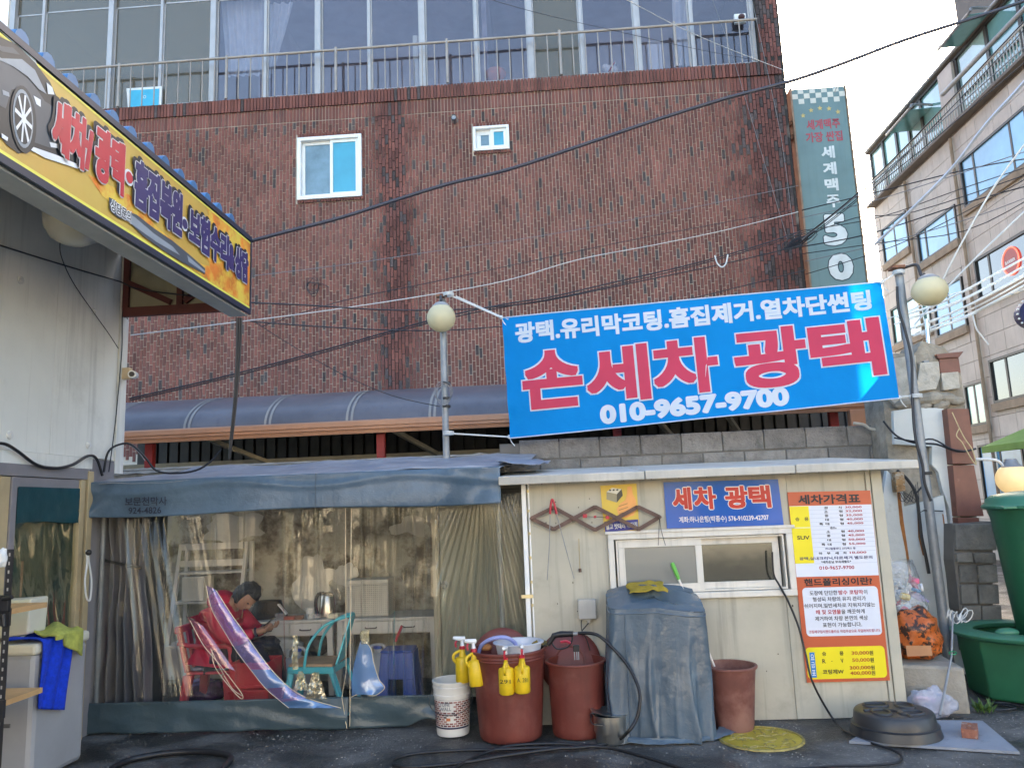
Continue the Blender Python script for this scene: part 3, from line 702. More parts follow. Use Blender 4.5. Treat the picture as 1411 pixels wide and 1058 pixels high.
def blob(mb, cx, cz, rx, rz, Y, th=.012, n=30, rough=.75, seed=0, mi=0):
    pts = []
    for k in range(n):
        a = 2 * math.pi * k / n; r_ = 1 + rough * noise.noise(Vector((math.cos(a) * 1.6 + seed, math.sin(a) * 1.6, seed * 1.7)))
        pts.append((cx + math.cos(a) * rx * r_, Y, cz + math.sin(a) * rz * r_))
    mb.prism(pts, (0, th, 0), mi)
m_ = MB(); blob(m_, -2.47, .93, .22, .3, 7.655, seed=1); blob(m_, -2.15, 1.0, .12, .12, 7.657, seed=4); blob(m_, -3.3, 1.5, .3, .14, 7.656, seed=7); blob(m_, -1.5, 1.45, .2, .1, 7.657, seed=9)
m_.build('plaster_patch', LP, bw)
# ================================================================== ruined rendered wall on the right
rw = thing('rendered_wall', 'crumbling white rendered wall with a rusty stain beside the shed', 'wall', (3.4, 7.3, 0))
RND = mat('white_render', (.60, .615, .59, 1), .85, var=.1, vs=2, bump=.3, bs=14, col2=(.35, .34, .3, 1), s2=3, t2=(.6, .75))
RUB = mat('rubble', (.30, .265, .21, 1), .95, var=.35, vs=7, bump=1, bs=16)
Yr = 7.3
core = MB()
pxprism(core, [(1213, 1000), (1225, 640), (1212, 500), (1222, 488), (1262, 486), (1270, 470), (1300, 478), (1322, 500), (1330, 560), (1345, 700), (1360, 900), (1362, 1000)], Yr + .06, .45)
core.build('rubble_core', RUB, rw)
m_ = MB()
pxprism(m_, [(1216, 690), (1220, 660), (1222, 648), (1244, 668), (1246, 698), (1278, 690), (1300, 682), (1303, 700), (1312, 760), (1318, 800), (1326, 850), (1330, 880), (1332, 980), (1215, 980)], Yr, .062)
m_.build('lower_render', RND, rw, bevel=.004)
m_ = MB()
pxprism(m_, [(1231, 566), (1258, 562), (1300, 562), (1309, 600), (1318, 680), (1324, 716), (1322, 760), (1313, 758), (1308, 700), (1298, 672), (1293, 650), (1284, 640), (1284, 615), (1268, 614), (1233, 612)], Yr, .062)
m_.build('upper_render', RND, rw, bevel=.004)
m_ = MB(); pxprism(m_, [(1212, 497), (1262, 489), (1264, 545), (1236, 560), (1216, 540)], Yr + .01, .05); pxprism(m_, [(1268, 500), (1294, 498), (1296, 520), (1290, 536), (1262, 540)], Yr + .012, .05); pxprism(m_, [(1297, 514), (1321, 512), (1323, 535), (1300, 538)], Yr + .008, .05)
m_.build('render_remnant', mat('old_render', (.46, .42, .35, 1), .9, var=.25, vs=9, bump=.8, bs=14), rw, bevel=.006)
# loose stones on and in the top of the ruin
random.seed(3)
for (x, y, s_) in ((1245, 556, 10), (1262, 551, 9), (1283, 549, 12), (1303, 548, 10), (1318, 552, 8), (1275, 560, 7), (1297, 558, 9)):
    c = at(x, y, Y=Yr + .03); m_ = MB(); k = s_ / FPX * Yr
    m_.xf = Matrix.Translation(c) @ Matrix.Rotation(random.uniform(-.3, .3), 4, 'Y')
    m_.ball((0, 0, 0), k, 7, 5, sz=(1.5, .8, .75)); m_.build('stone', RUB, rw)
m_ = MB()
RST = mat('rust_stain', (.33, .13, .035, 1), .9, var=.4, vs=8)
for pl, wd in (((1238, 678, 1243, 720, 1249, 760, 1254, 795), 4), ((1265, 705, 1267, 740, 1272, 765), 2), ((1299, 708, 1303, 735, 1306, 765), 1.6)):
    pts = [(pl[i], pl[i + 1]) for i in range(0, len(pl), 2)]
    lft = [at(x - wd * (.5 + .3 * math.sin(i * 2)), y, Y=Yr - .003) for i, (x, y) in enumerate(pts)]; rgt = [at(x + wd * .6, y, Y=Yr - .003) for x, y in pts]
    for i in range(len(pts) - 1): m_.poly([lft[i], lft[i + 1], rgt[i + 1], rgt[i]])
m_.build('rust_streak', RST, rw)
# brown tiled pilaster
BT = mat('brown_tile', (.17, .062, .04, 1), .5, var=.2, vs=5, col2=(.26, .12, .08, 1), s2=12, t2=(.62, .7))
pl = thing('brick_pilaster', 'brown tiled pilaster at the end of the white rendered wall', 'pilaster', at(1330, 775, Y=7.2))
for a, b_ in ((562, 640), (640, 712), (712, 775)):
    m_ = MB(); f = lambda y: (y - 562) / 213
    m_.prism([at(1305 + 21 * f(a), a + 1, Y=7.2), at(1305 + 21 * f(b_), b_ - 1, Y=7.2), at(1357 + 0 * f(b_) - 1, b_ - 1, Y=7.2) if b_ > 700 else at(1337 + 20 * f(b_), b_ - 1, Y=7.2), at(1335 + 20 * f(a), a + 1, Y=7.2)], (0, .3, 0)); m_.build('tile_face', BT, pl, bevel=.004)
m_ = MB(); pxprism(m_, [(1294, 494), (1321, 492), (1324, 513), (1296, 514)], 7.34, .25); pxprism(m_, [(1290, 488), (1328, 484), (1322, 492), (1293, 494)], 7.32, .3)
m_.build('brick_cap', BT, pl, bevel=.004)
gb = thing('stub_wall', 'low broken wall of grey blocks between the white wall and the green bins', 'wall', at(1340, 900, Y=7.1))
GBM = mat('old_block', (.19, .18, .16, 1), .95, var=.35, vs=6, bump=.9, bs=20, rnd=.15)
m_ = MB(); pxprism(m_, [(1314, 722), (1368, 718), (1368, 900), (1336, 900), (1330, 860), (1322, 840), (1318, 800), (1314, 772)], 7.12, .2); m_.build('core', JNT, gb)
for (x0, y0, x1, y1) in ((1316, 722, 1372, 758), (1318, 762, 1340, 775), (1342, 762, 1372, 776), (1322, 779, 1346, 803), (1348, 779, 1374, 803), (1324, 806, 1346, 832), (1349, 806, 1376, 832), (1328, 835, 1352, 866), (1354, 835, 1380, 866), (1336, 869, 1380, 900)):
    m_ = MB(); pxprism(m_, [(x0, y0), (x1, y0 - 1), (x1 + 2, y1), (x0 + 2, y1)], 7.08 + random.uniform(-.01, .01), .06); m_.build('block', GBM, gb, bevel=.008)
st = MB(); a = at(1240, 905, Y=6.3)
st.hexa([(2.36, 6.15, -.02), (2.87, 6.05, -.02), (3.0, 7.2, -.02), (2.36, 7.2, -.02), (2.36, 6.15, .33), (2.86, 6.05, .315), (3.0, 7.2, .33), (2.36, 7.2, .33)])
st.build('concrete_step', mat('step_concrete', (.3, .275, .23, 1), .9, var=.25, vs=4, bump=.6, bs=25), None, bevel=.02, label='low concrete step between the shed corner and the green tub', cat='step')
tubp = MB(); tubp.tube([at(1322, 850, Y=7.0), at(1345, 920, Y=6.7)], .045, 12); tubp.build('drain_pipe', STEEL, None, smooth=True, label='short slanting grey drain pipe behind the green tub', cat='pipe')

# ================================================================== shed
sh = thing('shed', 'low cream panel shed with a flat roof, a sliding window and a grey-green door', 'shed', (1, 6.0, 0))
PAN = mat('shed_panel', (.45, .42, .335, 1), .55, var=.1, vs=2.2, streak=.55, col2=(.34, .31, .24, 1), s2=3, t2=(.55, .8), bump=.06, bs=20)
Ys = 6.0; WX0, WX1, WZ0, WZ1 = .33, 1.70, .87, 1.365
for (a, b_, z0, z1) in ((-.27, WX0 - .002, 0, 1.80), (WX0, .60, 0, WZ0 - .002), (.604, 1.62, 0, WZ0 - .002), (1.624, 2.28, 0, WZ0 - .002), (WX1 + .002, 2.28, WZ0, 1.80), (WX0, WX1, WZ1, 1.80)):
    MB().box(a, b_, Ys, Ys + .05, z0, z1).build('wall_panel', PAN, sh)
for (a, b_) in ((2.283, 2.318), (2.322, 2.40)):
    MB().box(a, b_, Ys - .012 if a < 2.3 else Ys - .02, Ys + .06, 0, 1.80).build('corner_trim', PAN, sh, bevel=.004)
m_ = MB(); m_.box(2.35, 2.40, Ys + .06, 7.6, 0, 1.8); m_.box(-.27, -.22, Ys + .05, 7.6, 0, 1.8); m_.box(-.27, 2.35, 7.55, 7.6, 0, 1.8); m_.box(-.22, 2.35, Ys + .06, 7.55, 0, .01)
m_.build('side_wall', PAN, sh)
m_ = MB(); m_.box(.1, 2.3, 7.3, 7.33, .7, 1.3); m_.build('inner_shelf', mat('inner_grey', (.25, .25, .2, 1), .8, var=.3, vs=2), sh)
RS = mat('roof_edge', (.47, .44, .38, 1), .6, var=.15, vs=3, streak=.3, bump=.2, bs=14)
for (x0, x1) in ((-.47, .62), (.626, 1.72), (1.726, 2.60)):
    MB().hexa([(x0, 5.80, 1.758), (x1, 5.80, 1.758), (x1, 7.66, 1.875), (x0, 7.66, 1.875), (x0, 5.80, 1.823), (x1, 5.80, 1.818), (x1, 7.66, 1.945), (x0, 7.66, 1.945)]).build('roof_slab', RS, sh, bevel=.006)
# white post with hinge hardware on the left corner
m_ = MB(); m_.box(-.31, -.275, 5.97, 6.02, 0, 1.79); m_.box(-.262, -.25, 5.985, 5.998, 0, 1.79); m_.build('corner_post', UPVC, sh, bevel=.003)
m_ = MB()
for z in (1.7, 1.55, 1.38, 1.2, 1.02, .85): m_.box(-.268, -.252, 5.975, 5.985, z, z + .02)
m_.box(-.34, -.25, 5.955, 5.968, .915, .94); m_.build('hinge', mat('brass', (.6, .5, .28, 1), .4, .5), sh)
# recessed door
DOOR = mat('door_greygreen', (.24, .24, .19, 1), .5, var=.12, vs=1.5, streak=.2)
dr = MB().box(-1.08, -.32, 6.78, 6.82, .03, 1.75).build('door', DOOR, sh)
m_ = MB(); m_.box(-1.14, -1.085, 6.74, 6.84, 0, 1.8); m_.box(-.315, -.27, 6.74, 6.84, 0, 1.8); m_.box(-1.14, -.27, 6.74, 6.84, 1.755, 1.8); m_.build('door_frame', mat('frame_tan', (.34, .3, .22, 1), .5), dr)
c = at(608, 806, Y=6.78); m_ = MB(); m_.ball(c + Vector((.03, -.05, 0)), .026); m_.tube([c + Vector((.03, -.008, 0)), c + Vector((.03, 0, 0))], .036, 16); m_.build('handle', STEEL, dr, smooth=True)
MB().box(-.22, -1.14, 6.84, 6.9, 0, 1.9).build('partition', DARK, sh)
# window
wn = MB(); e = .05
def frame(mb, x0, x1, y0, y1, z0, z1, e, mi=0):
    mb.box(x0, x1, y0, y1, z0, z0 + e, mi); mb.box(x0, x1, y0, y1, z1 - e, z1, mi); mb.box(x0, x0 + e, y0, y1, z0 + e, z1 - e, mi); mb.box(x1 - e, x1, y0, y1, z0 + e, z1 - e, mi)
WF = mat('window_frame', (.66, .62, .55, 1), .45, var=.08, streak=.45)
frame(wn, WX0, WX1, 5.965, 6.07, WZ0, WZ1, .045); wn.box(WX0 - .02, WX1 + .02, 5.955, 5.97, WZ1 - .004, WZ1 + .018); wo = wn.build('window', WF, sh, bevel=.004)
m_ = MB(); frame(m_, WX0 + .06, WX1 - .06, 5.985, 6.08, WZ0 + .05, WZ1 - .05, .012); m_.build('track', WF, wo)
for (a, b_, y, nm, gcol) in ((WX0 + .075, 1.03, 5.99, 'l', film('frost_glass', (.35, .36, .33), (.9, .92, .9), lo=.18, hi=.7, rough=.12, haze=.38, bump=.02, sc=(1, 1, 1), hazec=(.5, .5, .46))), (.99, WX1 - .09, 6.03, 'r', film('shed_glass', (.3, .31, .26), (.9, .92, .88), lo=.22, hi=.7, rough=.08, haze=.12, bump=.05, sc=(1, 1, 1), hazec=(.22, .22, .17)))):
    m_ = MB(); frame(m_, a, b_, y, y + .028, WZ0 + .062, WZ1 - .062, .048); m_.build('sash', WF, wo, bevel=.003)
    MB().box(a + .048, b_ - .048, y + .01, y + .014, WZ0 + .11, WZ1 - .11).build('pane', gcol, wo)
MB().hexa([(.44, 6.09, .93), (.66, 6.09, .93), (.56, 6.09, 1.2), (.44, 6.09, 1.31), (.44, 6.095, .93), (.66, 6.095, .93), (.56, 6.095, 1.2), (.44, 6.095, 1.31)]).build('blind', WHITE, wo)
m_ = MB()
random.seed(12)
for i in range(46):
    x = random.uniform(-.2, 2.25); z = random.uniform(.1, 1.76)
    if WX0 - .05 < x < 2.3 and z > WZ0 - .05: continue
    blob(m_, x, z, random.uniform(.003, .008), random.uniform(.003, .01), Ys - .003, .002, 6, 0, i)
for x in [-.15 + i * .21 for i in range(12)]: blob(m_, x, 1.765, .006, .006, Ys - .004, .003, 8, 0)
m_.build('fixing_marks', mat('dark_marks', (.07, .06, .05, 1), .8, var=0), sh)

# ================================================================== tent of grey tarpaulin with clear curtains
tn = thing('tarpaulin_tent', 'blue-grey tarpaulin lean-to with clear plastic curtains', 'tent', (-2.1, 6.0, 0))
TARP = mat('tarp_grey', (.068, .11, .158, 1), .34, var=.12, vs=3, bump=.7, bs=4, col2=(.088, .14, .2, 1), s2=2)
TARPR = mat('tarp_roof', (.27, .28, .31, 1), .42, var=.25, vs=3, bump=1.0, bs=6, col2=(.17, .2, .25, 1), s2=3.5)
def wr(x, y, s_, k): return noise.noise(Vector((x * s_, y * s_, k)))
fl, frr = Vector((-3.735, 5.88, 1.915)), Vector((-.46, 5.86, 1.905))
def valance(u, v_):
    p = fl.lerp(frr, u); z = p.z - .272 * v_ - .012 * v_ * math.sin(u * 9)
    fold = .02 * wr(p.x, z * 2.5, 2.2, 5) * (.3 + v_) + .018 * max(0, 1 - abs(v_ - .25 - .12 * math.sin(u * 14)) * 6) * (.6 + .4 * wr(u * 4, 0, 3, 9))
    if u > .84: fold += .045 * math.sin((u - .84) * 30 + v_ * 2.2) * math.exp(-((u - .92) / .05) ** 2)
    if u < .07: fold += .03 * math.sin(v_ * 8 + u * 60) * (1 - u / .07)
    return Vector((p.x + (.01 * math.sin(v_ * 6) if u == 0 else 0), p.y - fold - .012 * v_, z))
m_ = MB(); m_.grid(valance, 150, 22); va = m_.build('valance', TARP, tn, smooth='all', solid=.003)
def troof(u, v_):
    x0 = -3.72 + (3.72 - .46) * u; xb = -3.72 + (3.72 - .22) * u
    x = x0 + (xb - x0) * v_; y = 5.87 + 1.78 * v_
    z = 1.915 + .17 * v_ + .022 * wr(x, y, 1.6, 2) + .012 * wr(x, y, 5, 3) + .03 * math.exp(-((v_ - 1) / .12) ** 2) + (-.012 if v_ < .02 else 0)
    if u > .9: z -= .02 * (u - .9) / .1
    return Vector((x, y, z))
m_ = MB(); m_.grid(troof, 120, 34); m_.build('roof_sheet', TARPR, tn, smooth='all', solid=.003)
def flapr(u, v_):   # loose end lying over the shed roof
    x = -.5 + .42 * u * (1 - .5 * abs(v_ - .6)); y = 6.0 + 1.5 * v_
    return Vector((x, y, 1.9 + .115 * v_ + .035 * (1 - u) + .018 * wr(x * 2, y, 5, 1) + .012))
m_ = MB(); m_.grid(flapr, 24, 24); m_.build('loose_end', TARPR, tn, smooth='all', solid=.004)
m_ = MB(); x_ = fl.lerp(frr, .565).x; m_.add([valance(.563, v_ / 10) + Vector((0, -.004, 0)) for v_ in range(11)] + [valance(.566, v_ / 10) + Vector((0, -.004, 0)) for v_ in range(11)], [(i, i + 1, i + 12, i + 11) for i in range(10)])
m_.build('seam', mat('tarp_seam', (.07, .1, .13, 1), .5), tn)
# lettering printed on the valance
def vtext(mb, body, px0, px1, py0, py1, **k):
    P = Panel(at(px0, py0, Y=5.835), at(px1, py0 - 1, Y=5.835), at(px1, py1 - 1, Y=5.835), at(px0, py1, Y=5.835)); P.text(mb, body, 0, 1, 0, 1, 0, **k)
P = Panel(valance(.09, .12), valance(.42, .12), valance(.42, .95), valance(.09, .95))
m_ = MB(); vtext(m_, '보문천막사', 172, 230, 685, 697, off=.012); vtext(m_, '924-4826', 177, 222, 699, 708, off=.012); m_.build('lettering', mat('navy_print', (.01, .012, .03, 1), .5), tn)
# clear film curtains: (x position, amplitude, half width, depth fade from the top)
CLEAR = film('clear_film', (.97, .97, .95), (1, .97, .9), lo=.025, hi=.95, rough=.03, haze=.012, bump=.03, sc=(20, 20, .6), blend=.2, bs=1.0, hazec=(.75, .72, .62))
CLEARW = film('clear_film_wrinkled', (.86, .86, .8), (1, .96, .88), lo=.04, hi=.9, rough=.05, haze=.05, bump=.1, sc=(14, 14, 1.1), blend=.25, bs=1.0, hazec=(.6, .56, .45))
def curtain(xa, xb, za, zb, Y, ridges, seed, nu=420, nv=40, slant=None):
    def fn(u, v_):
        x = xa + (xb - xa) * u; z = za + (zb - za) * v_; y = Y
        for (rx, amp, wd, t0, t1, sl) in ridges:
            d = (x - rx - sl * (1 - v_)) / (wd * (1 + .7 * (1 - v_)))
            if abs(d) < 3: y -= 1.25 * amp * (math.exp(-d * d) + .25 * math.exp(-((d - 1.6) / .5) ** 2)) * (1 + .35 * noise.noise(Vector((rx * 9, z * 4, seed)))) * max(0, min(1, (v_ - t0) / .15 + 1)) * (1 if v_ > t1 else max(0, v_ / max(t1, .01)))
        y -= .018 * noise.noise(Vector((x * 2.6, z * 2.2, seed))) + .0022 * noise.noise(Vector((x * 9 + z * 4, z * 7, seed + 7))) + .0006 * noise.noise(Vector((x * 14, z * 1.5, seed + 3)))
        return Vector((x, y, z))
    return MB().grid(fn, nu, nv)
def px2x(px, py): return at(px, py, Y=6.0).x
rid = [(px2x(393, 700), .05, .016, .2, .0, .04), (px2x(437, 700), .035, .014, .5, .3, .03), (px2x(205, 720), .05, .02, .0, .0, .25), (px2x(170, 720), .04, .02, 0, 0, .2), (px2x(340, 700), .03, .02, .6, .5, 0), (px2x(300, 710), .03, .03, .7, .55, .05), (px2x(255, 710), .02, .04, .3, 0, .3), (px2x(398, 700), .03, .008, .1, 0, .03), (px2x(330, 700), .02, .008, 0, 0, 0), (px2x(215, 720), .035, .012, 0, 0, .3), (px2x(190, 720), .03, .01, 0, 0, .28), (px2x(418, 700), .02, .008, .5, .2, 0), (px2x(462, 700), .02, .008, 0, 0, 0)]
zt, zs = 1.66, .2
m_ = curtain(-3.72, px2x(476, 800), zs, zt, 6.02, rid, 1); m_.build('clear_curtain', CLEAR, tn, smooth='all', label='left clear curtain panel')
rid = [(px2x(500, 700), .04, .012, 0, 0, .0), (px2x(516, 700), .05, .022, 0, 0, -.03), (px2x(546, 700), .045, .016, 0, 0, -.02), (px2x(568, 700), .035, .01, 0, 0, .0), (px2x(588, 700), .045, .01, 0, 0, -.05), (px2x(508, 700), .03, .007, 0, 0, 0), (px2x(535, 700), .03, .007, 0, 0, -.01), (px2x(557, 700), .03, .007, 0, 0, -.02)]
m_ = curtain(px2x(484, 800), px2x(602, 800), zs, zt, 6.02, rid, 5, 220); m_.build('clear_curtain', CLEAR, tn, smooth='all', label='middle clear curtain panel')
# the right sheet: bunched at its top, fanning downwards
def fan(u, v_):
    x = px2x(600, 800) + (-.31 - px2x(600, 800)) * (u ** (1 + .6 * (1 - v_))); z = .35 + (1.70 - .35) * v_ ; cx = px2x(668, 700)
    ang = (x - cx) / (.25 + .75 * (1 - v_)); y = 6.03 - .028 * math.sin(ang * 62 + 3 * noise.noise(Vector((x * 3, z, 2)))) * (.45 + .55 * v_) - .02 * noise.noise(Vector((x * 6, z * 2, 8)))
    return Vector((x, y, z - (.25 * max(0, .5 - v_) if u < 1.1 else 0)))
m_ = MB().grid(fan, 130, 40); m_.build('clear_curtain', CLEARW, tn, smooth='all', label='right clear curtain panel fanning out in fine creases')
SK = mat('tarp_skirt', (.055, .085, .10, 1), .3, var=.15, vs=3, bump=.7, bs=4)
def skirt(xa, xb, seed, deep):
    def fn(u, v_):
        x = xa + (xb - xa) * u; z = .225 * v_ + (.0 if v_ > 0 else 0)
        hem = (1 - v_) * deep * max(0, noise.noise(Vector((x * 3.2, seed, 0))))
        y = 6.015 - .045 * (1 - v_) * (noise.noise(Vector((x * 2.6, seed + 2, v_))) + .3) - .012 * noise.noise(Vector((x * 3 + v_ * 2, v_ * 2, seed))) - .022 * max(0, noise.noise(Vector((x * 2.2 - v_ * .9, seed, 4)))) ** .7
        return Vector((x, y, z + hem + .006))
    return MB().grid(fn, 110, 14)
skirt(-3.73, px2x(480, 980), 2, .03).build('skirt', SK, tn, smooth='all', solid=.003, label='left skirt strip')
skirt(px2x(481, 980), px2x(601, 980), 9, .16).build('skirt', SK, tn, smooth='all', solid=.003, label='right skirt strip with a raised hem')
# film flaps folded back inside: doubled sheet with violet-blue sheen
VIO = film('violet_film', (.75, .6, .98), (.8, .75, 1), lo=.2, hi=.8, rough=.1, haze=.26, bump=.3, sc=(4, 4, 4), hazec=(.45, .36, .75))
BLU = film('blue_film', (.5, .72, 1), (.7, .8, 1), lo=.2, hi=.8, rough=.1, haze=.36, bump=.3, sc=(4, 4, 4), hazec=(.22, .42, .8))
Lp = [(284, 806), (292, 840), (308, 868), (326, 897), (345, 922), (366, 948), (388, 967), (398, 975)]
Rp = [(297, 812), (318, 845), (336, 870), (352, 893), (374, 922), (398, 946), (425, 962), (470, 975)]
EDGE = mat('film_edge', (.75, .62, .42, 1), .25, spec=.9)
for (i0, i1, mm) in ((0, 4, VIO), (4, 5, BLU), (5, 6, VIO), (6, 7, BLU)):
    def fn(u, v_, i0=i0, i1=i1):
        t = i0 + (i1 - i0) * v_; i = min(int(t), 6); q = t - i
        a = (Lp[i][0] + (Lp[i + 1][0] - Lp[i][0]) * q, Lp[i][1] + (Lp[i + 1][1] - Lp[i][1]) * q); b2 = (Rp[i][0] + (Rp[i + 1][0] - Rp[i][0]) * q, Rp[i][1] + (Rp[i + 1][1] - Rp[i][1]) * q)
        return at(a[0] + (b2[0] - a[0]) * u, a[1] + (b2[1] - a[1]) * u, Y=5.965 - .02 * math.sin(u * 3.14) + .004 * math.sin(t * 5))
    MB().grid(fn, 8, 10).build('folded_film', mm, tn, smooth='all')
m_ = MB(); m_.tube(sm([at(x, y, Y=5.955) for x, y in Rp]), .003, 6); m_.tube(sm([at(x, y, Y=5.96) for x, y in Lp]), .002, 6)
m_.tube(sm([at(x, y, Y=5.955) for x, y in ((262, 855), (280, 888), (300, 912), (322, 940), (334, 957), (332, 962), (318, 948), (296, 918), (292, 895))]), .0022, 6)
m_.tube(sm([at(x, y, Y=5.955) for x, y in ((290, 893), (306, 925), (320, 948), (333, 958))]), .002, 6)
m_.build('film_edge', EDGE, tn, smooth=True)
m_ = MB(); m_.grid(lambda u, v_: at(256 + (24 + 10 * v_) * u + 34 * v_, 848 + 62 * v_ + 14 * u, Y=5.97 - .015 * math.sin(u * 3.14)), 8, 8); m_.build('folded_film', film('rose_film', (.98, .6, .7), (1, .8, .8), lo=.15, hi=.8, haze=.2, hazec=(.8, .3, .4)), tn, smooth='all')
Bl = [(497, 882), (488, 912), (484, 940), (485, 958), (500, 957)]; Br = [(511, 890), (516, 915), (522, 935), (530, 947), (520, 957)]
def fn(u, v_):
    t = 4 * v_; i = min(int(t), 3); q = t - i
    a = [Bl[i][k] + (Bl[i + 1][k] - Bl[i][k]) * q for k in (0, 1)]; b2 = [Br[i][k] + (Br[i + 1][k] - Br[i][k]) * q for k in (0, 1)]
    return at(a[0] + (b2[0] - a[0]) * u, a[1] + (b2[1] - a[1]) * u, Y=5.955 - .04 * math.sin(u * 3.14) * v_)
MB().grid(fn, 10, 16).build('folded_film', BLU, tn, smooth='all')
m_ = MB(); m_.tube(sm([at(x, y, Y=5.945) for x, y in ((484, 960), (497, 955), (510, 958), (519, 957), (530, 947), (522, 935), (515, 912), (511, 893), (500, 880))]), .0028, 6); m_.tube([at(484, 700, Y=5.99), at(482, 1000, Y=5.97)], .003, 6); m_.tube([at(476, 700, Y=6.0), at(477, 925, Y=5.99), at(471, 960, Y=5.99), at(478, 1003, Y=5.98)], .0025, 6)
m_.build('film_edge', EDGE, tn, smooth=True)
# crumpled gold-glinting film gathered above the skirt
GOLD = mat('crumpled_film', (.62, .56, .42, 1), .22, .35, var=.4, vs=9, bump=.8, bs=12)
random.seed(5)
for (px, py, sx, sy) in ((416, 938, 9, 12), (436, 945, 13, 17), (504, 878, 6, 9), (408, 900, 4, 22)):
    m_ = MB(); c = at(px, py, Y=5.955); k = 6 / FPX
    def fn(u, v_):
        a = (u - .5) * 2 * sx * k * (1.1 - .75 * v_ if py > 900 else 1); b_ = (v_ - .45) * 2 * sy * k
        return c + Vector((a, -.035 * abs(noise.noise(Vector((u * 3.3, v_ * 3.3, px)))) * 2 - .01, b_))
    m_.grid(fn, 9, 10); m_.build('film_crumple', film('crumple_film', (.85, .85, .7), (1, .93, .75), lo=.35, hi=1, rough=.08, haze=.15, bump=.4, sc=(9, 9, 9), hazec=(.8, .7, .5)), tn)
# inner grey tarpaulin bundle tied with a strap, far left
GT = mat('grey_tarp', (.085, .085, .105, 1), .35, var=.15, vs=3, bump=.1, bs=12)
def bundle(u, v_):
    pin = 1 - .30 * math.exp(-((v_ - .62) / .16) ** 2) + .10 * (1 - v_)
    xc = -3.55 + .06 * (1 - v_); x = xc + (u - .5) * .33 * pin
    y = 6.18 - .035 * math.sin(u * 30 + 2 * wr(u, v_, 3, 1)) * pin - .02 * wr(u * 3, v_ * 2, 3, 4)
    return Vector((x, y, .02 + 1.85 * v_))
MB().grid(bundle, 90, 30).build('side_curtain', GT, tn, smooth='all', solid=.003)
m_ = MB(); m_.bar(at(141, 771, Y=6.09), at(195, 783, Y=6.09), .012, .022); m_.build('strap', BLK, tn)
MB().box(-3.7, -3.45, 6.6, 6.63, 0, 1.8).build('side_panel', mat('dark_panel', (.035, .04, .045, 1), .5, var=.2), tn)
m_ = MB()
for x, y in ((-3.69, 6.07), (-.5, 6.09), (-2.1, 6.09)): m_.tube([(x, y, 0), (x, y, 1.88)], .02, 8) if x != -2.1 else None
m_.tube([(-3.69, 5.98, 1.86), (-.5, 5.98, 1.84)], .02, 8); m_.tube([(-3.69, 7.55, 2.0), (-.5, 7.55, 2.0)], .02, 8); m_.build('frame', STEEL, tn, smooth=True)

# ================================================================== container building on the left
cb = thing('container_building', 'pale insulated-panel container building on the left with a green-sheeted door', 'building', (-3.9, 5, 0))
CX = -3.72
CW = mat('white_panel', (.70, .70, .65, 1), .5, var=.08, vs=1.3, streak=.45, col2=(.52, .52, .48, 1), s2=1.8, t2=(.55, .8))
for y0, y1 in ((1.0, 2.2), (2.204, 3.3), (3.304, 4.4), (4.404, 5.40), (5.404, 6.22)): MB().box(CX - .06, CX, y0, y1, 2.11, 4.0).build('wall_panel', CW, cb)
m_ = MB(); m_.box(CX - .07, CX + .012, 6.225, 6.31, 2.0, 4.0); m_.box(CX - .07, CX + .004, 6.315, 6.36, 2.0, 4.0); m_.build('corner_trim', CW, cb, bevel=.003)
m_ = MB(); m_.box(-9, CX - .07, 6.25, 6.33, 0, 4.0); m_.box(-9, CX - .07, 1, 6.25, 4.0, 4.05); m_.box(-9, CX - .07, 1, 1.05, 0, 4.0); m_.build('rear_wall', CW, cb)
BOLT = mat('bolt_cap', (.6, .6, .58, 1), .35)
for y, z in ((4.99, 3.3), (5.86, 3.29), (4.98, 2.21), (5.86, 2.21), (4.1, 3.3), (4.1, 2.2)): m_ = MB(); m_.tube([(CX, y, z), (CX + .012, y, z)], .028, 16); m_.tube([(CX + .012, y, z), (CX + .02, y, z)], .013, 10); m_.build('bolt', BOLT, cb, smooth=True)
FRG = mat('grey_frame', (.2, .19, .2, 1), .45, var=.1)
TAN = mat('tan_frame', (.42, .33, .19, 1), .5, var=.15, streak=.3)
m_ = MB(); m_.box(CX - .05, CX + .02, 4.2, 5.9, 2.02, 2.105); m_.build('sill_strip', CW, cb)
m_ = MB(); m_.box(CX - .05, CX + .03, 4.2, 5.86, 1.935, 2.018); m_.box(CX - .05, CX + .022, 5.06, 5.74, 1.86, 1.93); m_.box(CX - .05, CX + .03, 5.0, 5.055, 0, 1.93); m_.box(CX - .05, CX + .01, 5.9, 6.22, 0, 2.1); m_.box(CX - .05, CX - .01, 1, 4.2, 0, 2.1); m_.build('frame_header', FRG, cb, bevel=.004)
dd = MB().box(CX - .04, CX - .01, 5.06, 5.74, 0, 1.86).build('door', mat('dark_green_door', (.012, .055, .05, 1), .35, var=.2, vs=2), cb)
m_ = MB(); m_.box(CX - .05, CX + .035, 5.745, 5.80, 0, 1.93); m_.box(CX - .05, CX + .02, 4.9, 4.995, 0, 1.93); m_.box(CX - .05, CX + .04, 5.83, 5.895, 0, 2.0); m_.build('door_jamb', TAN, cb, bevel=.003)
MB().box(CX - .05, CX + .01, 5.80, 5.828, 0, 1.93).build('door_gap', DARK, cb)
def gf(u, v_): return Vector((CX + .012 + .012 * math.sin((u + v_ * .6) * 22) * (1 - v_) + .006 * wr(u * 3, v_ * 3, 2, 0), 5.06 + .68 * u, .05 + 1.58 * v_))
MB().grid(gf, 50, 24).build('film_cover', film('door_film', (.8, .85, .8), (1, .95, .8), lo=.04, hi=.7, rough=.06, haze=.01, bump=.10, sc=(1, 2, 1.0), hazec=(.6, .55, .35)), dd, smooth='all')
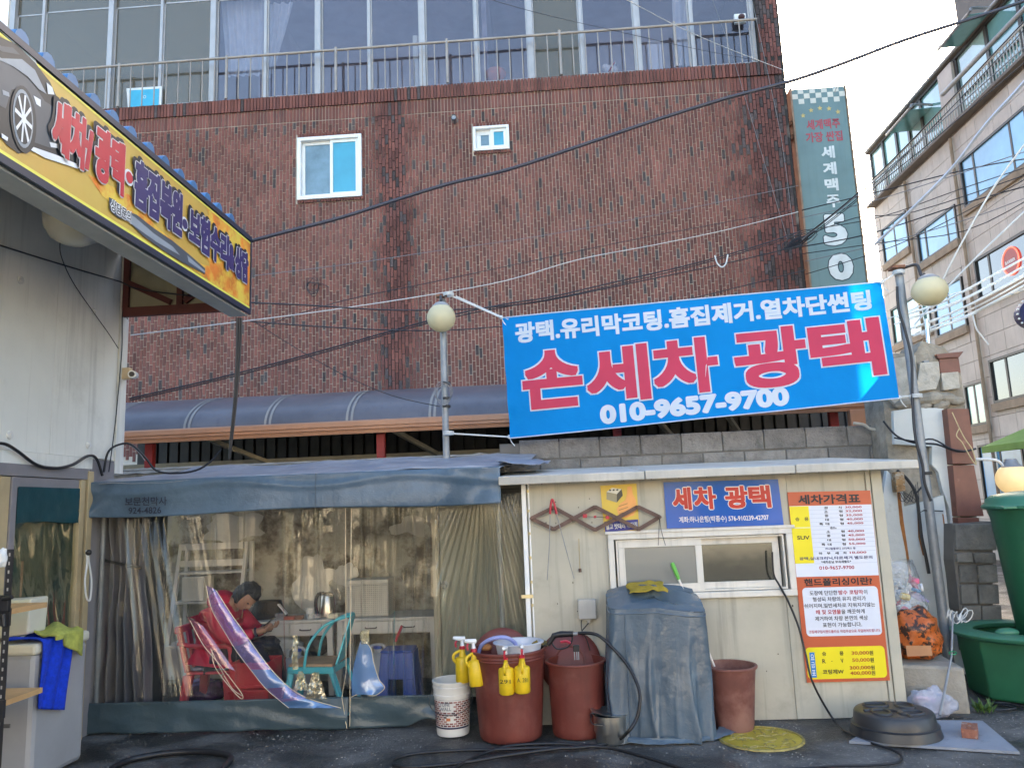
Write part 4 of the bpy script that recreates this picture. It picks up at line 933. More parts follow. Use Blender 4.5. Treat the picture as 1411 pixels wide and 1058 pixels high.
m_ = MB(); m_.grid(lambda u, v_: Vector((CX + .03 + .006 * wr(u * 4, v_ * 3, 2, 0), 5.06 + .68 * u, 1.615 + .25 * v_ + .01 * math.sin(u * 5) * (1 - v_))), 30, 8); m_.build('green_cover', mat('teal_tarp', (.01, .05, .06, 1), .3, var=.2, bump=.2, bs=12), dd, smooth='all')
MB().box(CX - .05, CX - .005, 4.2, 4.895, .9, 1.93).build('yellow_sheet', mat('yellow_sheet', (.62, .55, .05, 1), .5, var=.15), cb)
MB().box(CX - .05, CX - .008, 4.2, 4.895, 0, .895).build('lower_panel', FRG, cb)
# ------------------------------------------------ fascia sign
SX = -2.6; Y0s, Y1s, Z0s, Z1s = 1.4, 6.27, 3.345, 4.0
fs_ = thing('fascia_sign', 'long yellow fascia sign with a dark sports car above the container front', 'sign', (SX, 5, Z0s))
m_ = MB(); m_.box(SX - .16, SX - .012, Y0s, Y1s, Z0s + .012, Z1s - .01); m_.build('box', mat('sign_box_grey', (.30, .31, .29, 1), .5, var=.1), fs_)
m_ = MB(); m_.box(SX - .012, SX + .012, Y0s, Y1s + .01, Z1s - .035, Z1s + .004); m_.box(SX - .012, SX + .012, Y0s, Y1s + .01, Z0s - .03, Z0s + .012); m_.box(SX - .15, SX + .01, Y1s + .0, Y1s + .02, Z0s + .012, Z1s - .045)
m_.build('border', mat('sign_border', (.022, .03, .06, 1), .4), fs_)
m_ = MB(); m_.box(SX - .17, SX - .02, Y0s, Y1s + .005, Z0s - .045, Z0s - .032); m_.build('soffit', mat('soffit', (.42, .43, .4, 1), .5, var=.12, streak=.2), fs_)
FP = Panel((SX, Y0s, Z1s - .045), (SX, Y1s, Z1s - .045), (SX, Y1s, Z0s + .012), (SX, Y0s, Z0s + .012))
YB = mat('sign_yellow', (.62, .37, .07, 1), .4, var=.06, vs=1.5, col2=(.66, .48, .10, 1), s2=.9, t2=(.4, .7))
m_ = MB(); FP.rect(m_, 0, 1, 0, 1, .001); m_.build('face', YB, fs_)
Lf = Y1s - Y0s; Hf = FP.h
def su(px, py): return (at(px, py, X=SX).y - Y0s) / Lf
def sv(px, py): return (Z1s - .045 - at(px, py, X=SX).z) / Hf
YE = mat('sign_yellow_edge', (.85, .78, .12, 1), .4)
m_ = MB(); FP.rect(m_, 0, 1, 0, .025, .003); FP.rect(m_, 0, 1, .96, 1, .003); m_.build('edge_band', YE, fs_)
# flame-coloured right end
FLM = mat('flame_print', (.78, .22, .03, 1), .4, var=.3, vs=3, col2=(.85, .6, .08, 1), s2=4.5, t2=(.42, .58))
m_ = MB(); us = su(283, 300); 
pts = []
for i in range(15):
    v_ = .03 + .93 * i / 14; pts.append(FP(us + .02 * math.sin(i * 1.9) + .01 * math.sin(i * 4), v_, .004))
m_.poly(pts + [FP(.998, .96, .004), FP(.998, .03, .004)])
def sprint(mb, pts, d, mi=0): mb.poly([FP(su(x, y), sv(x, y), d) for x, y in pts], mi)
sprint(m_, [(180, 270), (215, 312), (283, 372), (283, 384), (215, 335), (180, 300), (140, 270), (120, 240)], .0035)
m_.build('flame_area', FLM, fs_)
# printed car
cm = [mat('car_black', (.02, .024, .03, 1), .4), mat('car_grey', (.075, .09, .11, 1), .4), mat('car_light', (.30, .34, .38, 1), .4), mat('car_white', (.8, .82, .84, 1), .4), mat('car_sky', (.46, .53, .55, 1), .4)]
m_ = MB()
sprint(m_, [(-60, -40), (0, 28), (45, 72), (56, 110), (20, 62), (-60, -10)], .0035, 4)
sprint(m_, [(-70, 0), (0, 52), (22, 62), (48, 88), (68, 114), (76, 132), (88, 150), (92, 168), (112, 205), (118, 228), (113, 238), (104, 230), (40, 208), (24, 212), (8, 200), (0, 190), (-70, 150)], .005, 0)
sprint(m_, [(-70, 40), (0, 82), (20, 96), (40, 112), (50, 125), (60, 140), (76, 150), (90, 175), (100, 205), (70, 205), (44, 196), (40, 150), (28, 122), (14, 124), (6, 150), (-70, 110)], .007, 1)
sprint(m_, [(-70, 10), (0, 64), (16, 66), (26, 76), (2, 72), (-70, 30)], .007, 1)
sprint(m_, [(-70, 38), (0, 81), (28, 82), (46, 97), (56, 118), (62, 130), (52, 124), (36, 106), (16, 92), (-70, 52)], .0085, 2)
sprint(m_, [(62, 114), (70, 121), (73, 131), (64, 130)], .0085, 3); sprint(m_, [(44, 132), (54, 138), (54, 148), (48, 144)], .0085, 3)
sprint(m_, [(44, 203), (76, 214), (108, 228), (106, 233), (60, 218), (40, 207)], .0085, 3); sprint(m_, [(66, 196), (78, 199), (80, 205), (68, 203)], .0085, 3); sprint(m_, [(0, 184), (9, 190), (8, 195), (0, 190)], .0085, 3)
sprint(m_, [(1, 124), (10, 128), (11, 134), (2, 131)], .0085, 2)
def ell(cx, cy, rx, ry, n=24, sk=.0): return [(cx + rx * math.cos(6.2832 * i / n), cy + ry * math.sin(6.2832 * i / n) + sk * rx * math.cos(6.2832 * i / n)) for i in range(n)]
sprint(m_, ell(30, 165, 18, 46, sk=.5), .009, 0); sprint(m_, ell(29, 164, 14, 40, sk=.5), .0105, 2); sprint(m_, ell(29, 164, 12, 35, sk=.5), .012, 0)
for k in range(8):
    a = k * .7854 + .2; ca, sa = math.cos(a), math.sin(a); px_, py_ = 29 + 12 * ca, 164 + 34 * sa + 6 * ca
    sprint(m_, [(29 - 2.0 * sa * .5, 164 + 5 * ca * .5), (px_ - 1.3 * sa, py_ + 3 * ca), (px_ + 1.3 * sa, py_ - 3 * ca), (29 + 2.0 * sa * .5, 164 - 5 * ca * .5)], .0135, 3)
sprint(m_, ell(29, 164, 3.2, 7, sk=.5), .015, 3)
sprint(m_, ell(114, 229, 3.5, 9, sk=.5), .009, 0)
m_.build('car_print', cm, fs_)
# the silver strip below the words
m_ = MB(); sprint(m_, [(148, 272), (156, 276), (170, 290), (186, 296), (212, 316), (236, 332), (258, 350), (281, 370), (281, 378), (250, 362), (224, 346), (196, 326), (176, 306), (160, 300), (149, 290)], .0095, 0)
sprint(m_, [(160, 284), (184, 300), (210, 322), (236, 340), (246, 352), (214, 334), (186, 314), (164, 298)], .011, 1); sprint(m_, [(256, 352), (281, 374), (280, 376), (258, 361)], .011, 1)
m_.build('silver_print', [cm[1], cm[2]], fs_)
SPR = mat('sign_red', (.55, .03, .05, 1), .4); SPN = mat('sign_navy', (.04, .03, .14, 1), .4); SPW = mat('sign_white', (.8, .8, .8, 1), .4); SPK = mat('sign_black', (.012, .015, .025, 1), .4)
m_ = MB()
def stext(body, pa, pb, pc, pd, mi, d=.012, off=.05):
    """pa: px of left top, pb: right top"""
    u0, u1 = su(*pa), su(*pb); v0 = (sv(*pa) + sv(*pb)) / 2; v1 = (sv(*pc) + sv(*pd)) / 2
    FP.text(m_, body, u0, u1, v0, v1, d, 3, off=off, ring=.020, k=14, du=-.016, dv=-.018)
    FP.text(m_, body, u0, u1, v0, v1, d + .004, 2, off=off, ring=.0165, k=14)
    FP.text(m_, body, u0, u1, v0, v1, d + .007, mi, off=off, ring=.009, k=-2)
stext('세차/', (72, 130), (124, 178), (72, 204), (124, 246), 0)
stext('광택', (130, 170), (168, 204), (130, 246), (168, 272), 0, off=.05)
stext('흠집복원', (184, 216), (248, 272), (184, 282), (248, 330), 1)
stext('보험수리', (259, 282), (312, 330), (259, 336), (312, 372), 1)
stext('&', (313, 336), (320, 342), (313, 370), (320, 372), 1)
stext('상담', (322, 338), (339, 352), (322, 380), (339, 392), 1)
for (x, y, mi) in ((175, 245, 0), (252, 309, 1)):
    for (r_, d, q) in ((.047, .013, 2), (.033, .016, mi)):
        cu_, cv = su(x, y), sv(x, y); m_.poly([FP(cu_ + r_ * 1.15 * math.cos(a * .3927) / Lf, cv - r_ * 1.1 * math.sin(a * .3927) / Hf, d) for a in range(16)], q)
FP.text(m_, '상담문의', su(150, 276), su(178, 298), sv(150, 274), sv(150, 290), .013, 2, off=.03, ring=.006); FP.text(m_, '상담문의', su(150, 276), su(178, 298), sv(150, 274), sv(150, 290), .0145, 3, off=.02)
m_.build('lettering', [SPR, SPN, SPW, SPK], fs_)
# blue corrugated roof behind the sign, its rib ends show above the border
rf = thing('corrugated_roof', 'blue corrugated roof edge showing above the yellow fascia sign', 'roof', (-4, 4, 4))
BR_ = mat('blue_roof', (.05, .17, .36, 1), .4, var=.15, streak=.2)
pyr = [at(x, y, X=SX - .03).y for x, y in ((30, 30), (66, 68), (99, 98), (130, 126), (156, 152), (181, 177), (206, 197), (227, 218), (248, 237), (266, 254), (285, 270), (301, 286), (318, 303))]
for y in pyr + [2.9, 2.6, 2.3, 2.0]:
    MB().tube([(SX - .02, y, Z1s + .035), (SX - 3, y, Z1s + .10)], .052, 10).build('rib', BR_, rf, smooth=True)
MB().hexa([(SX - 3, 1, 4.08), (SX - .03, 1, 4.01), (SX - .03, 6.25, 4.01), (SX - 3, 6.25, 4.08), (SX - 3, 1, 4.09), (SX - .03, 1, 4.02), (SX - .03, 6.25, 4.02), (SX - 3, 6.25, 4.09)]).build('sheet', BR_, rf)
MB().hexa([(CX, 1, 3.93), (SX - .25, 1, 3.90), (SX - .25, 6.2, 3.90), (CX, 6.2, 3.93), (CX, 1, 3.95), (SX - .25, 1, 3.92), (SX - .25, 6.2, 3.92), (CX, 6.2, 3.95)]).build('ceiling', mat('ceiling_dark', (.10, .10, .09, 1), .8, var=.2), rf)
tr_ = thing('roof_truss', 'dark red steel truss under the end of the fascia sign', 'truss', (-3.2, 6.28, 3.3))
TRM = mat('truss_red', (.10, .022, .016, 1), .6, var=.3)
m_ = MB(); m_.box(CX + .02, SX - .1, 6.22, 6.26, 3.34, 3.42); m_.build('bottom_chord', TRM, tr_)
for a, b_ in (((-3.2, 6.24, 3.42), (-3.2, 6.24, 3.9)), ((-3.66, 6.24, 3.64), (-3.28, 6.24, 3.45)), ((-3.16, 6.24, 3.45), (-2.86, 6.24, 3.66)), ((-3.68, 6.24, 3.42), (-3.68, 6.24, 3.9))): MB().bar(a, b_, .05, .03, up=(0, 1, 0)).build('web_member', TRM, tr_)
MB().box(CX + .02, SX - .24, 6.27, 6.29, 3.36, 3.92).build('end_panel', mat('end_panel', (.36, .33, .22, 1), .7, var=.15), tr_)
MB().box(-2.92, -2.72, 5.97, 6.0, 3.64, 3.655).build('lamp_bracket', WHITE, tr_)
dl = thing('dome_lamp', 'large clear dome lamp under the fascia sign', 'lamp', (-3.28, 4.9, 3.6))
c = Vector((-3.28, 4.9, 3.70)); m_ = MB(); m_.lathe([(.0, -.2), (.08, -.19), (.15, -.15), (.19, -.08), (.2, 0), (.2, .06)], c, 28); m_.build('dome', film('dome_glass', (.8, .78, .7), (.9, .9, .85), lo=.15, hi=.8, rough=.15, haze=.45, bump=.3, sc=(8, 8, 8), hazec=(.75, .72, .6)), dl, smooth='all')
m_ = MB(); m_.tube([c + Vector((0, 0, .22)), c + Vector((0, 0, -.02))], .05, 12); m_.tube([c + Vector((0, 0, -.02)), c + Vector((0, 0, -.13))], .04, 12); m_.build('bulb', WHITE, dl, smooth=True)
sc_ = thing('security_camera', 'small cream security camera on the container corner', 'camera', (CX, 6.3, 2.85))
c = at(176, 516, X=CX + .03); m_ = MB(); m_.box(c.x - .03, c.x + .05, c.y - .06, c.y - .01, c.z - .05, c.z + .05); m_.build('junction_box', mat('cream_plastic', (.5, .4, .26, 1), .5), sc_, bevel=.006)
m_ = MB(); m_.tube([c + Vector((.02, -.03, 0)), c + Vector((.07, -.05, .0)), c + Vector((.09, -.07, -.01))], .018, 10); m_.tube([c + Vector((.06, .0, -.01)), c + Vector((.10, -.11, -.02))], .033, 14); m_.build('housing', WHITE, sc_, smooth=True)
MB().tube([c + Vector((.0995, -.1085, -.0195)), c + Vector((.102, -.118, -.021))], .022, 14).build('lens', BLK, sc_, smooth=True)

# ================================================================== poles, lamps and the big banner
GLB = mat('lamp_globe', (.78, .70, .46, 1), .35, var=.08, vs=3, trans=.35)
def lamp(base, top, gc, gr, label, arm, rp=.03, sq=1.0):
    o = thing('street_lamp', label, 'lamp', (base.x, base.y, 0))
    MB().tube([Vector((base.x, base.y, 0)), top], [rp * 1.2, rp], 14).build('pole', STEEL, o, smooth=True)
    MB().ball(gc, gr, 28, 18, sz=(1, 1, sq)).build('globe', GLB, o, smooth=True)
    m_ = MB(); m_.lathe([(gr * .25, gr * sq * 1.12), (gr * .38, gr * sq * 1.06), (gr * .58, gr * sq * .9), (gr * .6, gr * sq * .8)], gc, 20); m_.disc(gc + Vector((0, 0, gr * sq * 1.12)), gr * .25, 12); m_.build('cap', mat('lamp_cap', (.3, .3, .3, 1), .5, .3), o, smooth=True)
    MB().tube(sm(arm), .014, 8).build('arm', mat('arm_dark', (.06, .055, .055, 1), .5, .4), o, smooth=True)
    return o
p1 = at(615, 625, Y=7.5); t1 = at(612, 412, Y=7.5); g1 = at(608, 438, Y=7.36)
l1 = lamp(p1, Vector((p1.x, 7.5, t1.z)), g1, .142, 'globe lamp on a grey steel pole behind the tent', [Vector((p1.x, 7.5, t1.z - .02)), Vector((p1.x - .01, 7.45, t1.z + .02)), g1 + Vector((0, .03, .2)), g1 + Vector((0, 0, .17))])
m_ = MB()
for y in (528, 549, 560): c = at(615, y, Y=7.5); m_.tube([c + Vector((0, 0, -.012)), c + Vector((0, 0, .012))], .042, 12)
m_.build('clamp', BLK, l1)
m_ = MB()
for k in range(3):
    c = at(612, 545, Y=7.46) + Vector((0, 0, .02 * k)); m_.tube([c + Vector(((.07 + .01 * k) * math.cos(a * .4), -.03, .1 * math.sin(a * .4))) for a in range(17)], .004, 5)
m_.build('wire_loop', WIREG, l1)
m_ = MB(); c = at(608, 408, Y=7.46); m_.box(c.x - .05, c.x + .06, c.y - .03, c.y + .03, c.z - .012, c.z + .01); m_.build('top_plate', mat('rust', (.2, .09, .05, 1)), l1)
b2 = at(1298, 806, Y=7.05); t2 = at(1238, 372, Y=7.05); g2 = at(1281, 401, Y=6.85)
l2 = lamp(Vector((b2.x - .02, 7.05, 0)), Vector((t2.x, 7.05, t2.z)), g2, .15, 'globe lamp on a bare grey pole at the right end of the blue banner', [Vector((t2.x, 7.05, t2.z)), at(1255, 366, Y=7.0), at(1264, 366, Y=6.95), at(1270, 380, Y=6.88), g2 + Vector((-.02, 0, .16))], rp=.036, sq=.88)
m_ = MB(); c = at(1237, 368, Y=7.0); m_.box(c.x - .05, c.x + .06, 6.98, 7.1, c.z - .01, c.z + .015); m_.build('top_plate', MATS['rust'], l2)
m_ = MB()
for y, x in ((545, 1261), (652, 1276)): c = at(x, y, Y=7.05); m_.tube([c + Vector((0, 0, -.014)), c + Vector((0, 0, .014))], .048, 12)
m_.build('clamp', BLK, l2)
m_ = MB(); c = at(1273, 705, Y=7.02); m_.tube([at(1265, 707, Y=7.28), at(1273, 703, Y=6.99), at(1299, 704, Y=7.28)], .006, 6); m_.build('strap', BLK, l2)
m_ = MB(); m_.tube(sm([at(x, y, Y=6.98) for x, y in ((1236, 395), (1238, 425), (1247, 455), (1256, 495), (1257, 545), (1261, 600), (1271, 640), (1274, 665), (1283, 690))]), .012, 7); m_.build('pole_cable', WIRE, l2, smooth=True)
sp_ = thing('steel_mast', 'short sunlit steel mast on the crumbling wall behind the right globe lamp', 'mast', at(1278, 512, Y=7.5))
m_ = MB(); m_.tube([at(1283, 514, Y=7.45), at(1276, 440, Y=7.45)], .022, 12); m_.build('tube', mat('shiny_steel', (.7, .7, .7, 1), .25, .8), sp_, smooth=True)
m_ = MB(); a = at(1271, 497, Y=7.35); b_ = at(1281, 515, Y=7.35); m_.box(a.x, b_.x, 7.33, 7.4, b_.z, a.z); m_.build('switch_box', STEEL, sp_, bevel=.004)
# banner
bn = thing('banner', 'large blue vinyl banner with red Korean lettering tied between two lamp poles', 'banner', (1.3, 7.2, 2.3))
BP = Panel(at(692, 438, Y=7.42), at(1215, 388, Y=7.0), at(1238, 549, Y=6.98), at(703, 604, Y=7.38))
BP.wave = lambda u, v_: .014 * math.sin(u * 13 + v_ * 1.5) * (.3 + .7 * v_) + .012 * math.sin(v_ * 5 + u * 4) + .016 * math.exp(-u * 26) * math.sin(v_ * 20)
BAN = mat('banner_blue', (.002, .27, .70, 1), .6, var=.07, vs=2, trans=.38, spec=.15, bump=.8, bs=2.2)
BANW = mat('banner_white', (.74, .78, .84, 1), .5, var=.03, trans=.38); BANR = mat('banner_red', (.72, .045, .12, 1), .5, var=.05, trans=.38)
m_ = MB(); m_.grid(lambda u, v_: BP(u, v_), 110, 36); m_.build('sheet', BAN, bn, smooth='all')
m_ = MB()
m_.tube([BP(u / 30, 0, .002) for u in range(31)], .006, 6); m_.tube([BP(u / 30, 1, .002) for u in range(31)], .006, 6); m_.build('hem', BANW, bn, smooth=True)
m_ = MB(); BP.text(m_, '광택.유리막코팅.흠집제거.열차단썬팅', .036, .967, .062, .228, .005, off=.012, ring=.006, k=-2)
m_.build('white_lettering', BANW, bn); m_ = MB()
BP.text(m_, '010-9657-9700', .252, .735, .815, .955, .005, off=.015, ring=.012, res=6)
m_.build('phone_number', BANW, bn)
m_ = MB()
for (wd, u0, u1, v0, v1) in (('손', .05, .205, .33, .775), ('세', .225, .385, .345, .78), ('차', .405, .565, .34, .775), ('광', .617, .79, .315, .79), ('택', .808, .975, .315, .78)):
    BP.text(m_, wd, u0, u1, v0, v1, .0055, 0, off=.010, ring=.031, k=-4, res=6); BP.text(m_, wd, u0, u1, v0, v1, .0095, 1, off=.010, ring=.018, k=-3, res=6)
m_.build('red_lettering', [BANW, BANR], bn)
for nm, pts, lb in (('rope', [(691, 438), (655, 422), (618, 406)], 'white rope tying the top left corner of the banner to the lamp pole'), ('rope', [(702, 602), (670, 600), (618, 597)], 'white rope tying the bottom left corner of the banner to the lamp pole'), ('rope', [(1214, 390), (1226, 382), (1238, 376)], 'white rope tying the top right corner of the banner to the right pole'), ('rope', [(1238, 548), (1248, 546), (1262, 546)], 'white rope tying the bottom right corner of the banner to the right pole')):
    Yq = 7.42 if pts[0][0] < 900 else 7.0
    m_ = MB(); P_ = [at(x, y, Y=Yq) for x, y in pts]; m_.tube(sm(P_), .008, 6)
    c = P_[0] + Vector((0, -.02, 0)); m_.ball(c, .02, 8, 6); m_.tube(sm([c, c + Vector((.02, 0, -.05)), c + Vector((.05, 0, -.09))]), .005, 5)
    c = P_[-1]
    for k in range(3): m_.tube([c + Vector((.05 * math.cos(a * .7), -.055 * math.sin(a * .7) , .012 * k - .01)) for a in range(10)], .006, 5)
    m_.build(nm, WIREW, None, smooth=True, label=lb, cat='rope', group='ropes of the banner')
# ================================================================== inside the tent
WP_ = mat('white_furniture', (.60, .57, .52, 1), .5, var=.08, vs=3)
# ladder shelf
sf = thing('ladder_shelf', 'white ladder shelf leaning on the stained wall behind the seated person', 'shelf', (-3.4, 7.4, 0))
def rail_(x, y0, y1, z0, z1, w_=.035): return MB().hexa([(x, y0, z0), (x + w_, y0, z0), (x + w_, y0 + .04, z0), (x, y0 + .04, z0), (x, y1, z1), (x + w_, y1, z1), (x + w_, y1 + .04, z1), (x, y1 + .04, z1)])
for x in (-3.80, -3.14):
    rail_(x + .02, 7.28, 7.5, .42, 1.36).build('upright', WP_, sf); rail_(x + .02, 7.62, 7.62, 0, 1.36).build('upright', WP_, sf)
for z, y0 in ((1.07, 7.44), (.80, 7.37)): MB().box(-3.78, -3.12, y0, 7.64, z, z + .02).build('shelf_board', WP_, sf)
for z in (1.30, 1.14): MB().box(-3.76, -3.12, 7.46, 7.48, z, z + .06).build('cross_rail', WP_, sf)
m_ = MB(); m_.box(-3.80, -3.08, 7.24, 7.65, .14, .44); m_.build('cupboard', WP_, sf, bevel=.004)
MB().box(-3.76, -3.46, 7.225, 7.238, .16, .42).build('door', WP_, sf, bevel=.004); MB().box(-3.45, -3.12, 7.225, 7.238, .16, .42).build('door', WP_, sf, bevel=.004)
for x in (-3.79, -3.13):
    for y in (7.26, 7.6): MB().hexa([(x + .01, y, 0), (x + .035, y, 0), (x + .035, y + .03, 0), (x + .01, y + .03, 0), (x, y, .14), (x + .05, y, .14), (x + .05, y + .04, .14), (x, y + .04, .14)]).build('leg', WP_, sf)
c = at(267, 812, Y=7.4); MB().box(c.x - .11, c.x + .11, 7.38, 7.6, .825, 1.05).build('storage_box', mat('cardboard_white', (.6, .57, .5, 1), .6), None, bevel=.004, label='plain white box on the middle board of the ladder shelf', cat='box')
# desks
def desk(x0, x1, name, label):
    d = thing(name, label, 'desk', ((x0 + x1) / 2, 7.3, 0)); y0, y1, zt = 7.08, 7.55, .655
    MB().box(x0, x1, y0, y1, zt - .02, zt).build('desktop', WP_, d, bevel=.003)
    m_ = MB(); m_.box(x0 + .02, x1 - .02, y0 + .03, y1 - .02, zt - .14, zt - .02); m_.build('apron', WP_, d)
    for a, b_ in ((x0 + .12, (x0 + x1) / 2 + .06), ((x0 + x1) / 2 + .075, x1 - .11)):
        f = MB().box(a, b_, y0 + .01, y0 + .03, zt - .13, zt - .03).build('drawer', WP_, d, bevel=.003)
        m_ = MB(); cx = (a + b_) / 2; m_.tube(sm([(cx - .05, y0 + .008, zt - .08), (cx - .04, y0 - .01, zt - .085), (cx + .04, y0 - .01, zt - .085), (cx + .05, y0 + .008, zt - .08)]), .005, 6); m_.build('handle', mat('handle_dark', (.12, .1, .09, 1), .4, .6), f, smooth=True)
    for sx in (0, 1):
        for y in (y0 + .01, y1 - .06):
            xt = x0 + .01 if sx == 0 else x1 - .06; xb = xt - .02 if sx == 0 else xt + .02
            MB().hexa([(xb, y, 0), (xb + .05, y, 0), (xb + .05, y + .05, 0), (xb, y + .05, 0), (xt, y, zt - .02), (xt + .05, y, zt - .02), (xt + .05, y + .05, zt - .02), (xt, y + .05, zt - .02)]).build('leg', WP_, d)
desk(-3.06, -2.12, 'desk', 'white two-drawer desk in front of the seated person')
desk(-2.09, -1.18, 'desk', 'white two-drawer desk next to the door, carrying the white basket')
kt = thing('kettle', 'black and steel electric kettle on the white desk', 'kettle', at(449, 852, Y=7.25))
c = at(451, 850, Y=7.25); c.z = .656
m_ = MB(); m_.lathe([(.0, .0), (.075, 0), (.078, .02), (.075, .06), (.06, .19), (.055, .2)], c, 24); m_.build('jug', mat('kettle_steel', (.5, .45, .4, 1), .25, .9), kt, smooth=True)
m_ = MB(); m_.lathe([(.056, .195), (.05, .215), (.02, .225), (0, .227)], c, 24); m_.tube(sm([c + Vector((-.03, 0, .215)), c + Vector((-.09, 0, .2)), c + Vector((-.11, 0, .12)), c + Vector((-.095, 0, .04)), c + Vector((-.07, 0, .02))]), .017, 8); m_.build('handle', BLK, kt, smooth=True)
c = at(427, 852, Y=7.2); c.z = .656; m_ = MB(); m_.lathe([(0, 0), (.03, 0), (.04, .09), (.043, .092), (.037, .088), (.028, .005), (0, .005)], c, 16); m_.build('paper_cup', WHITE, None, smooth=True, label='small white paper cup on the desk beside the kettle', cat='cup')
# woven white basket: walls made of slats
bk = thing('laundry_basket', 'tall white perforated basket on the right-hand desk', 'basket', (-1.85, 7.32, .656))
bx0, bx1, by0, by1, bz0, bz1 = -2.02, -1.63, 7.18, 7.44, .66, .98
BKM = mat('basket_cream', (.62, .58, .5, 1), .6)
m_ = MB(); m_.box(bx0, bx1, by0 - .004, by1 + .004, bz1 - .03, bz1 + .005); m_.box(bx0, bx1, by0, by1, bz0, bz0 + .015); m_.build('rim', BKM, bk, bevel=.003)
m_ = MB()
for k in range(22): x = bx0 + .004 + k * (bx1 - bx0 - .012) / 21; m_.box(x, x + .007, by0, by0 + .004, bz0, bz1 - .03); m_.box(x, x + .007, by1 - .004, by1, bz0, bz1 - .03)
for k in range(16): z = bz0 + .015 + k * .0175; m_.box(bx0 + .002, bx1 - .002, by0 + .001, by0 + .007, z, z + .009); m_.box(bx0, bx0 + .005, by0, by1, z, z + .011); m_.box(bx1 - .005, bx1, by0, by1, z, z + .011)
m_.build('lattice', BKM, bk)
MB().box(bx0 + .012, bx1 - .012, by0 + .012, by1 - .012, bz0 + .02, bz1 - .05).build('contents', mat('towels', (.4, .37, .32, 1), .9, var=.2), bk)
bg_ = MB(); c = at(368, 838, Y=7.25)
def bagf(u, v_):
    a = u * 6.2832; r_ = .15 * (1 - .15 * v_ ** 3) * (1 + .1 * noise.noise(Vector((math.cos(a) * 2, math.sin(a) * 2, v_ * 2))))
    return Vector((c.x + math.cos(a) * r_ * (1.2 - .3 * v_), 7.28 + math.sin(a) * r_ * .7, .658 + .16 * v_))
bg_.grid(bagf, 28, 8); bg_.poly([bagf(i / 28, 1) for i in range(28)])
bg_.build('bag', mat('black_leather', (.012, .012, .014, 1), .5, bump=.4), None, smooth=True, label='black leather bag on the desk by the person', cat='bag')
random.seed(8)
for i, (px, py, w_, h_, mm, lb, ct) in enumerate(((400, 852, .1, .03, mat('red_box', (.4, .1, .06, 1), .5), 'small red packet on the desk left of the paper cup', 'packet'), (386, 850, .08, .06, film('clear_tub', (.9, .9, .9), haze=.2), 'clear plastic tub of small things on the desk', 'tub'),
        (433, 853, .11, .045, film('clear_tub', (.9, .9, .9), haze=.2), 'clear plastic tray in front of the kettle', 'tray'), (460, 852, .09, .04, mat('cream_box', (.6, .55, .4, 1), .5), 'small cream box right of the kettle', 'box'), (413, 853, .07, .035, mat('brown_box', (.25, .12, .07, 1), .5), 'little brown box on the desk', 'box'))):
    c = at(px, py, Y=7.15); MB().box(c.x - w_ / 2, c.x + w_ / 2, 7.12, 7.12 + w_ * .8, .657, .657 + h_).build('desk_' + ct, mm, None, bevel=.003, label=lb, cat=ct)
c = at(483, 848, Y=7.1); MB().ball(Vector((c.x, 7.13, .672)), .02, 14, 8, sz=(1.5, 1, .8)).build('tape_roll', mat('red_gloss', (.45, .02, .04, 1), .3), None, smooth=True, label='small round red tin on the edge of the right-hand desk', cat='tin')
c = at(388, 838, Y=7.2); MB().bar(c + Vector((-.03, 0, .04)), c + Vector((.05, 0, -.05)), .05, .01).build('booklet', WHITE, None, label='white folded leaflet standing by the clear tub', cat='leaflet')
# under the desks
JM = mat('jerrycan_white', (.45, .45, .47, 1), .5, var=.1)
for (x, y, lb) in ((-2.45, 7.1, 'white plastic jerrycan under the desk beside the red crates'), (-1.72, 7.12, 'white plastic jerrycan behind the turquoise chair under the right-hand desk')):
    j = thing('jerrycan', lb, 'jerrycan', (x, y, 0)); m_ = MB()
    m_.lathe([(.0, .0), (.14, 0), (.155, .03), (.155, .26), (.13, .31), (.06, .34), (.035, .35), (.035, .39), (0, .39)], (x, y, 0), 20, sx=1, sy=.7); m_.build('body', JM, j, smooth=True)
    m_ = MB(); m_.tube(sm([(x - .09, y, .31), (x - .07, y, .40), (x + .05, y, .41), (x + .09, y, .31)]), .014, 8); m_.build('handle', JM, j, smooth=True)
    m_ = MB(); m_.lathe([(.04, .385), (.04, .41), (0, .41)], (x, y, 0), 12); m_.build('lid', mat('cap_blue', (.05, .1, .4, 1), .5), j, smooth=True)
def sack(name, label, cat, c, r, sz, m_t, seed=0, n=26, amp=.3, parent=None, freq=2.2):
    c = Vector(c)
    def fn(u, v_):
        a = u * 6.2832; t = math.pi * v_; d = Vector((math.sin(t) * math.cos(a), math.sin(t) * math.sin(a), -math.cos(t)))
        k = r * (1 + amp * noise.noise(d * freq + Vector((seed, 0, 0))) + amp * .35 * noise.noise(d * freq * 3 + Vector((0, seed, 0))))
        return c + Vector((d.x * k * sz[0], d.y * k * sz[1], max(-1 * r * sz[2] * .86, d.z * k * sz[2])))
    return MB().grid(fn, n, int(n * .7)).build(name, m_t, parent, smooth='all', label=label, cat=cat)
sack('plastic_sack', 'clear plastic sack with white contents under the left desk', 'bag', (-2.62, 7.2, .42), .13, (1.3, .8, .8), mat('milky_plastic', (.5, .5, .48, 1), .3, var=.25, vs=14), 3)
sack('black_bundle', 'black bundle on top of the jerrycan under the left desk', 'bag', (-2.32, 7.28, .4), .09, (1, .8, 1.1), BLK, 5)
sack('purple_bag', 'crumpled dark purple plastic bag on the floor by the red chair', 'bag', (-3.3, 7.05, .07), .15, (1.3, .8, .7), mat('purple_plastic', (.07, .02, .09, 1), .25, var=.5, vs=18), 2)
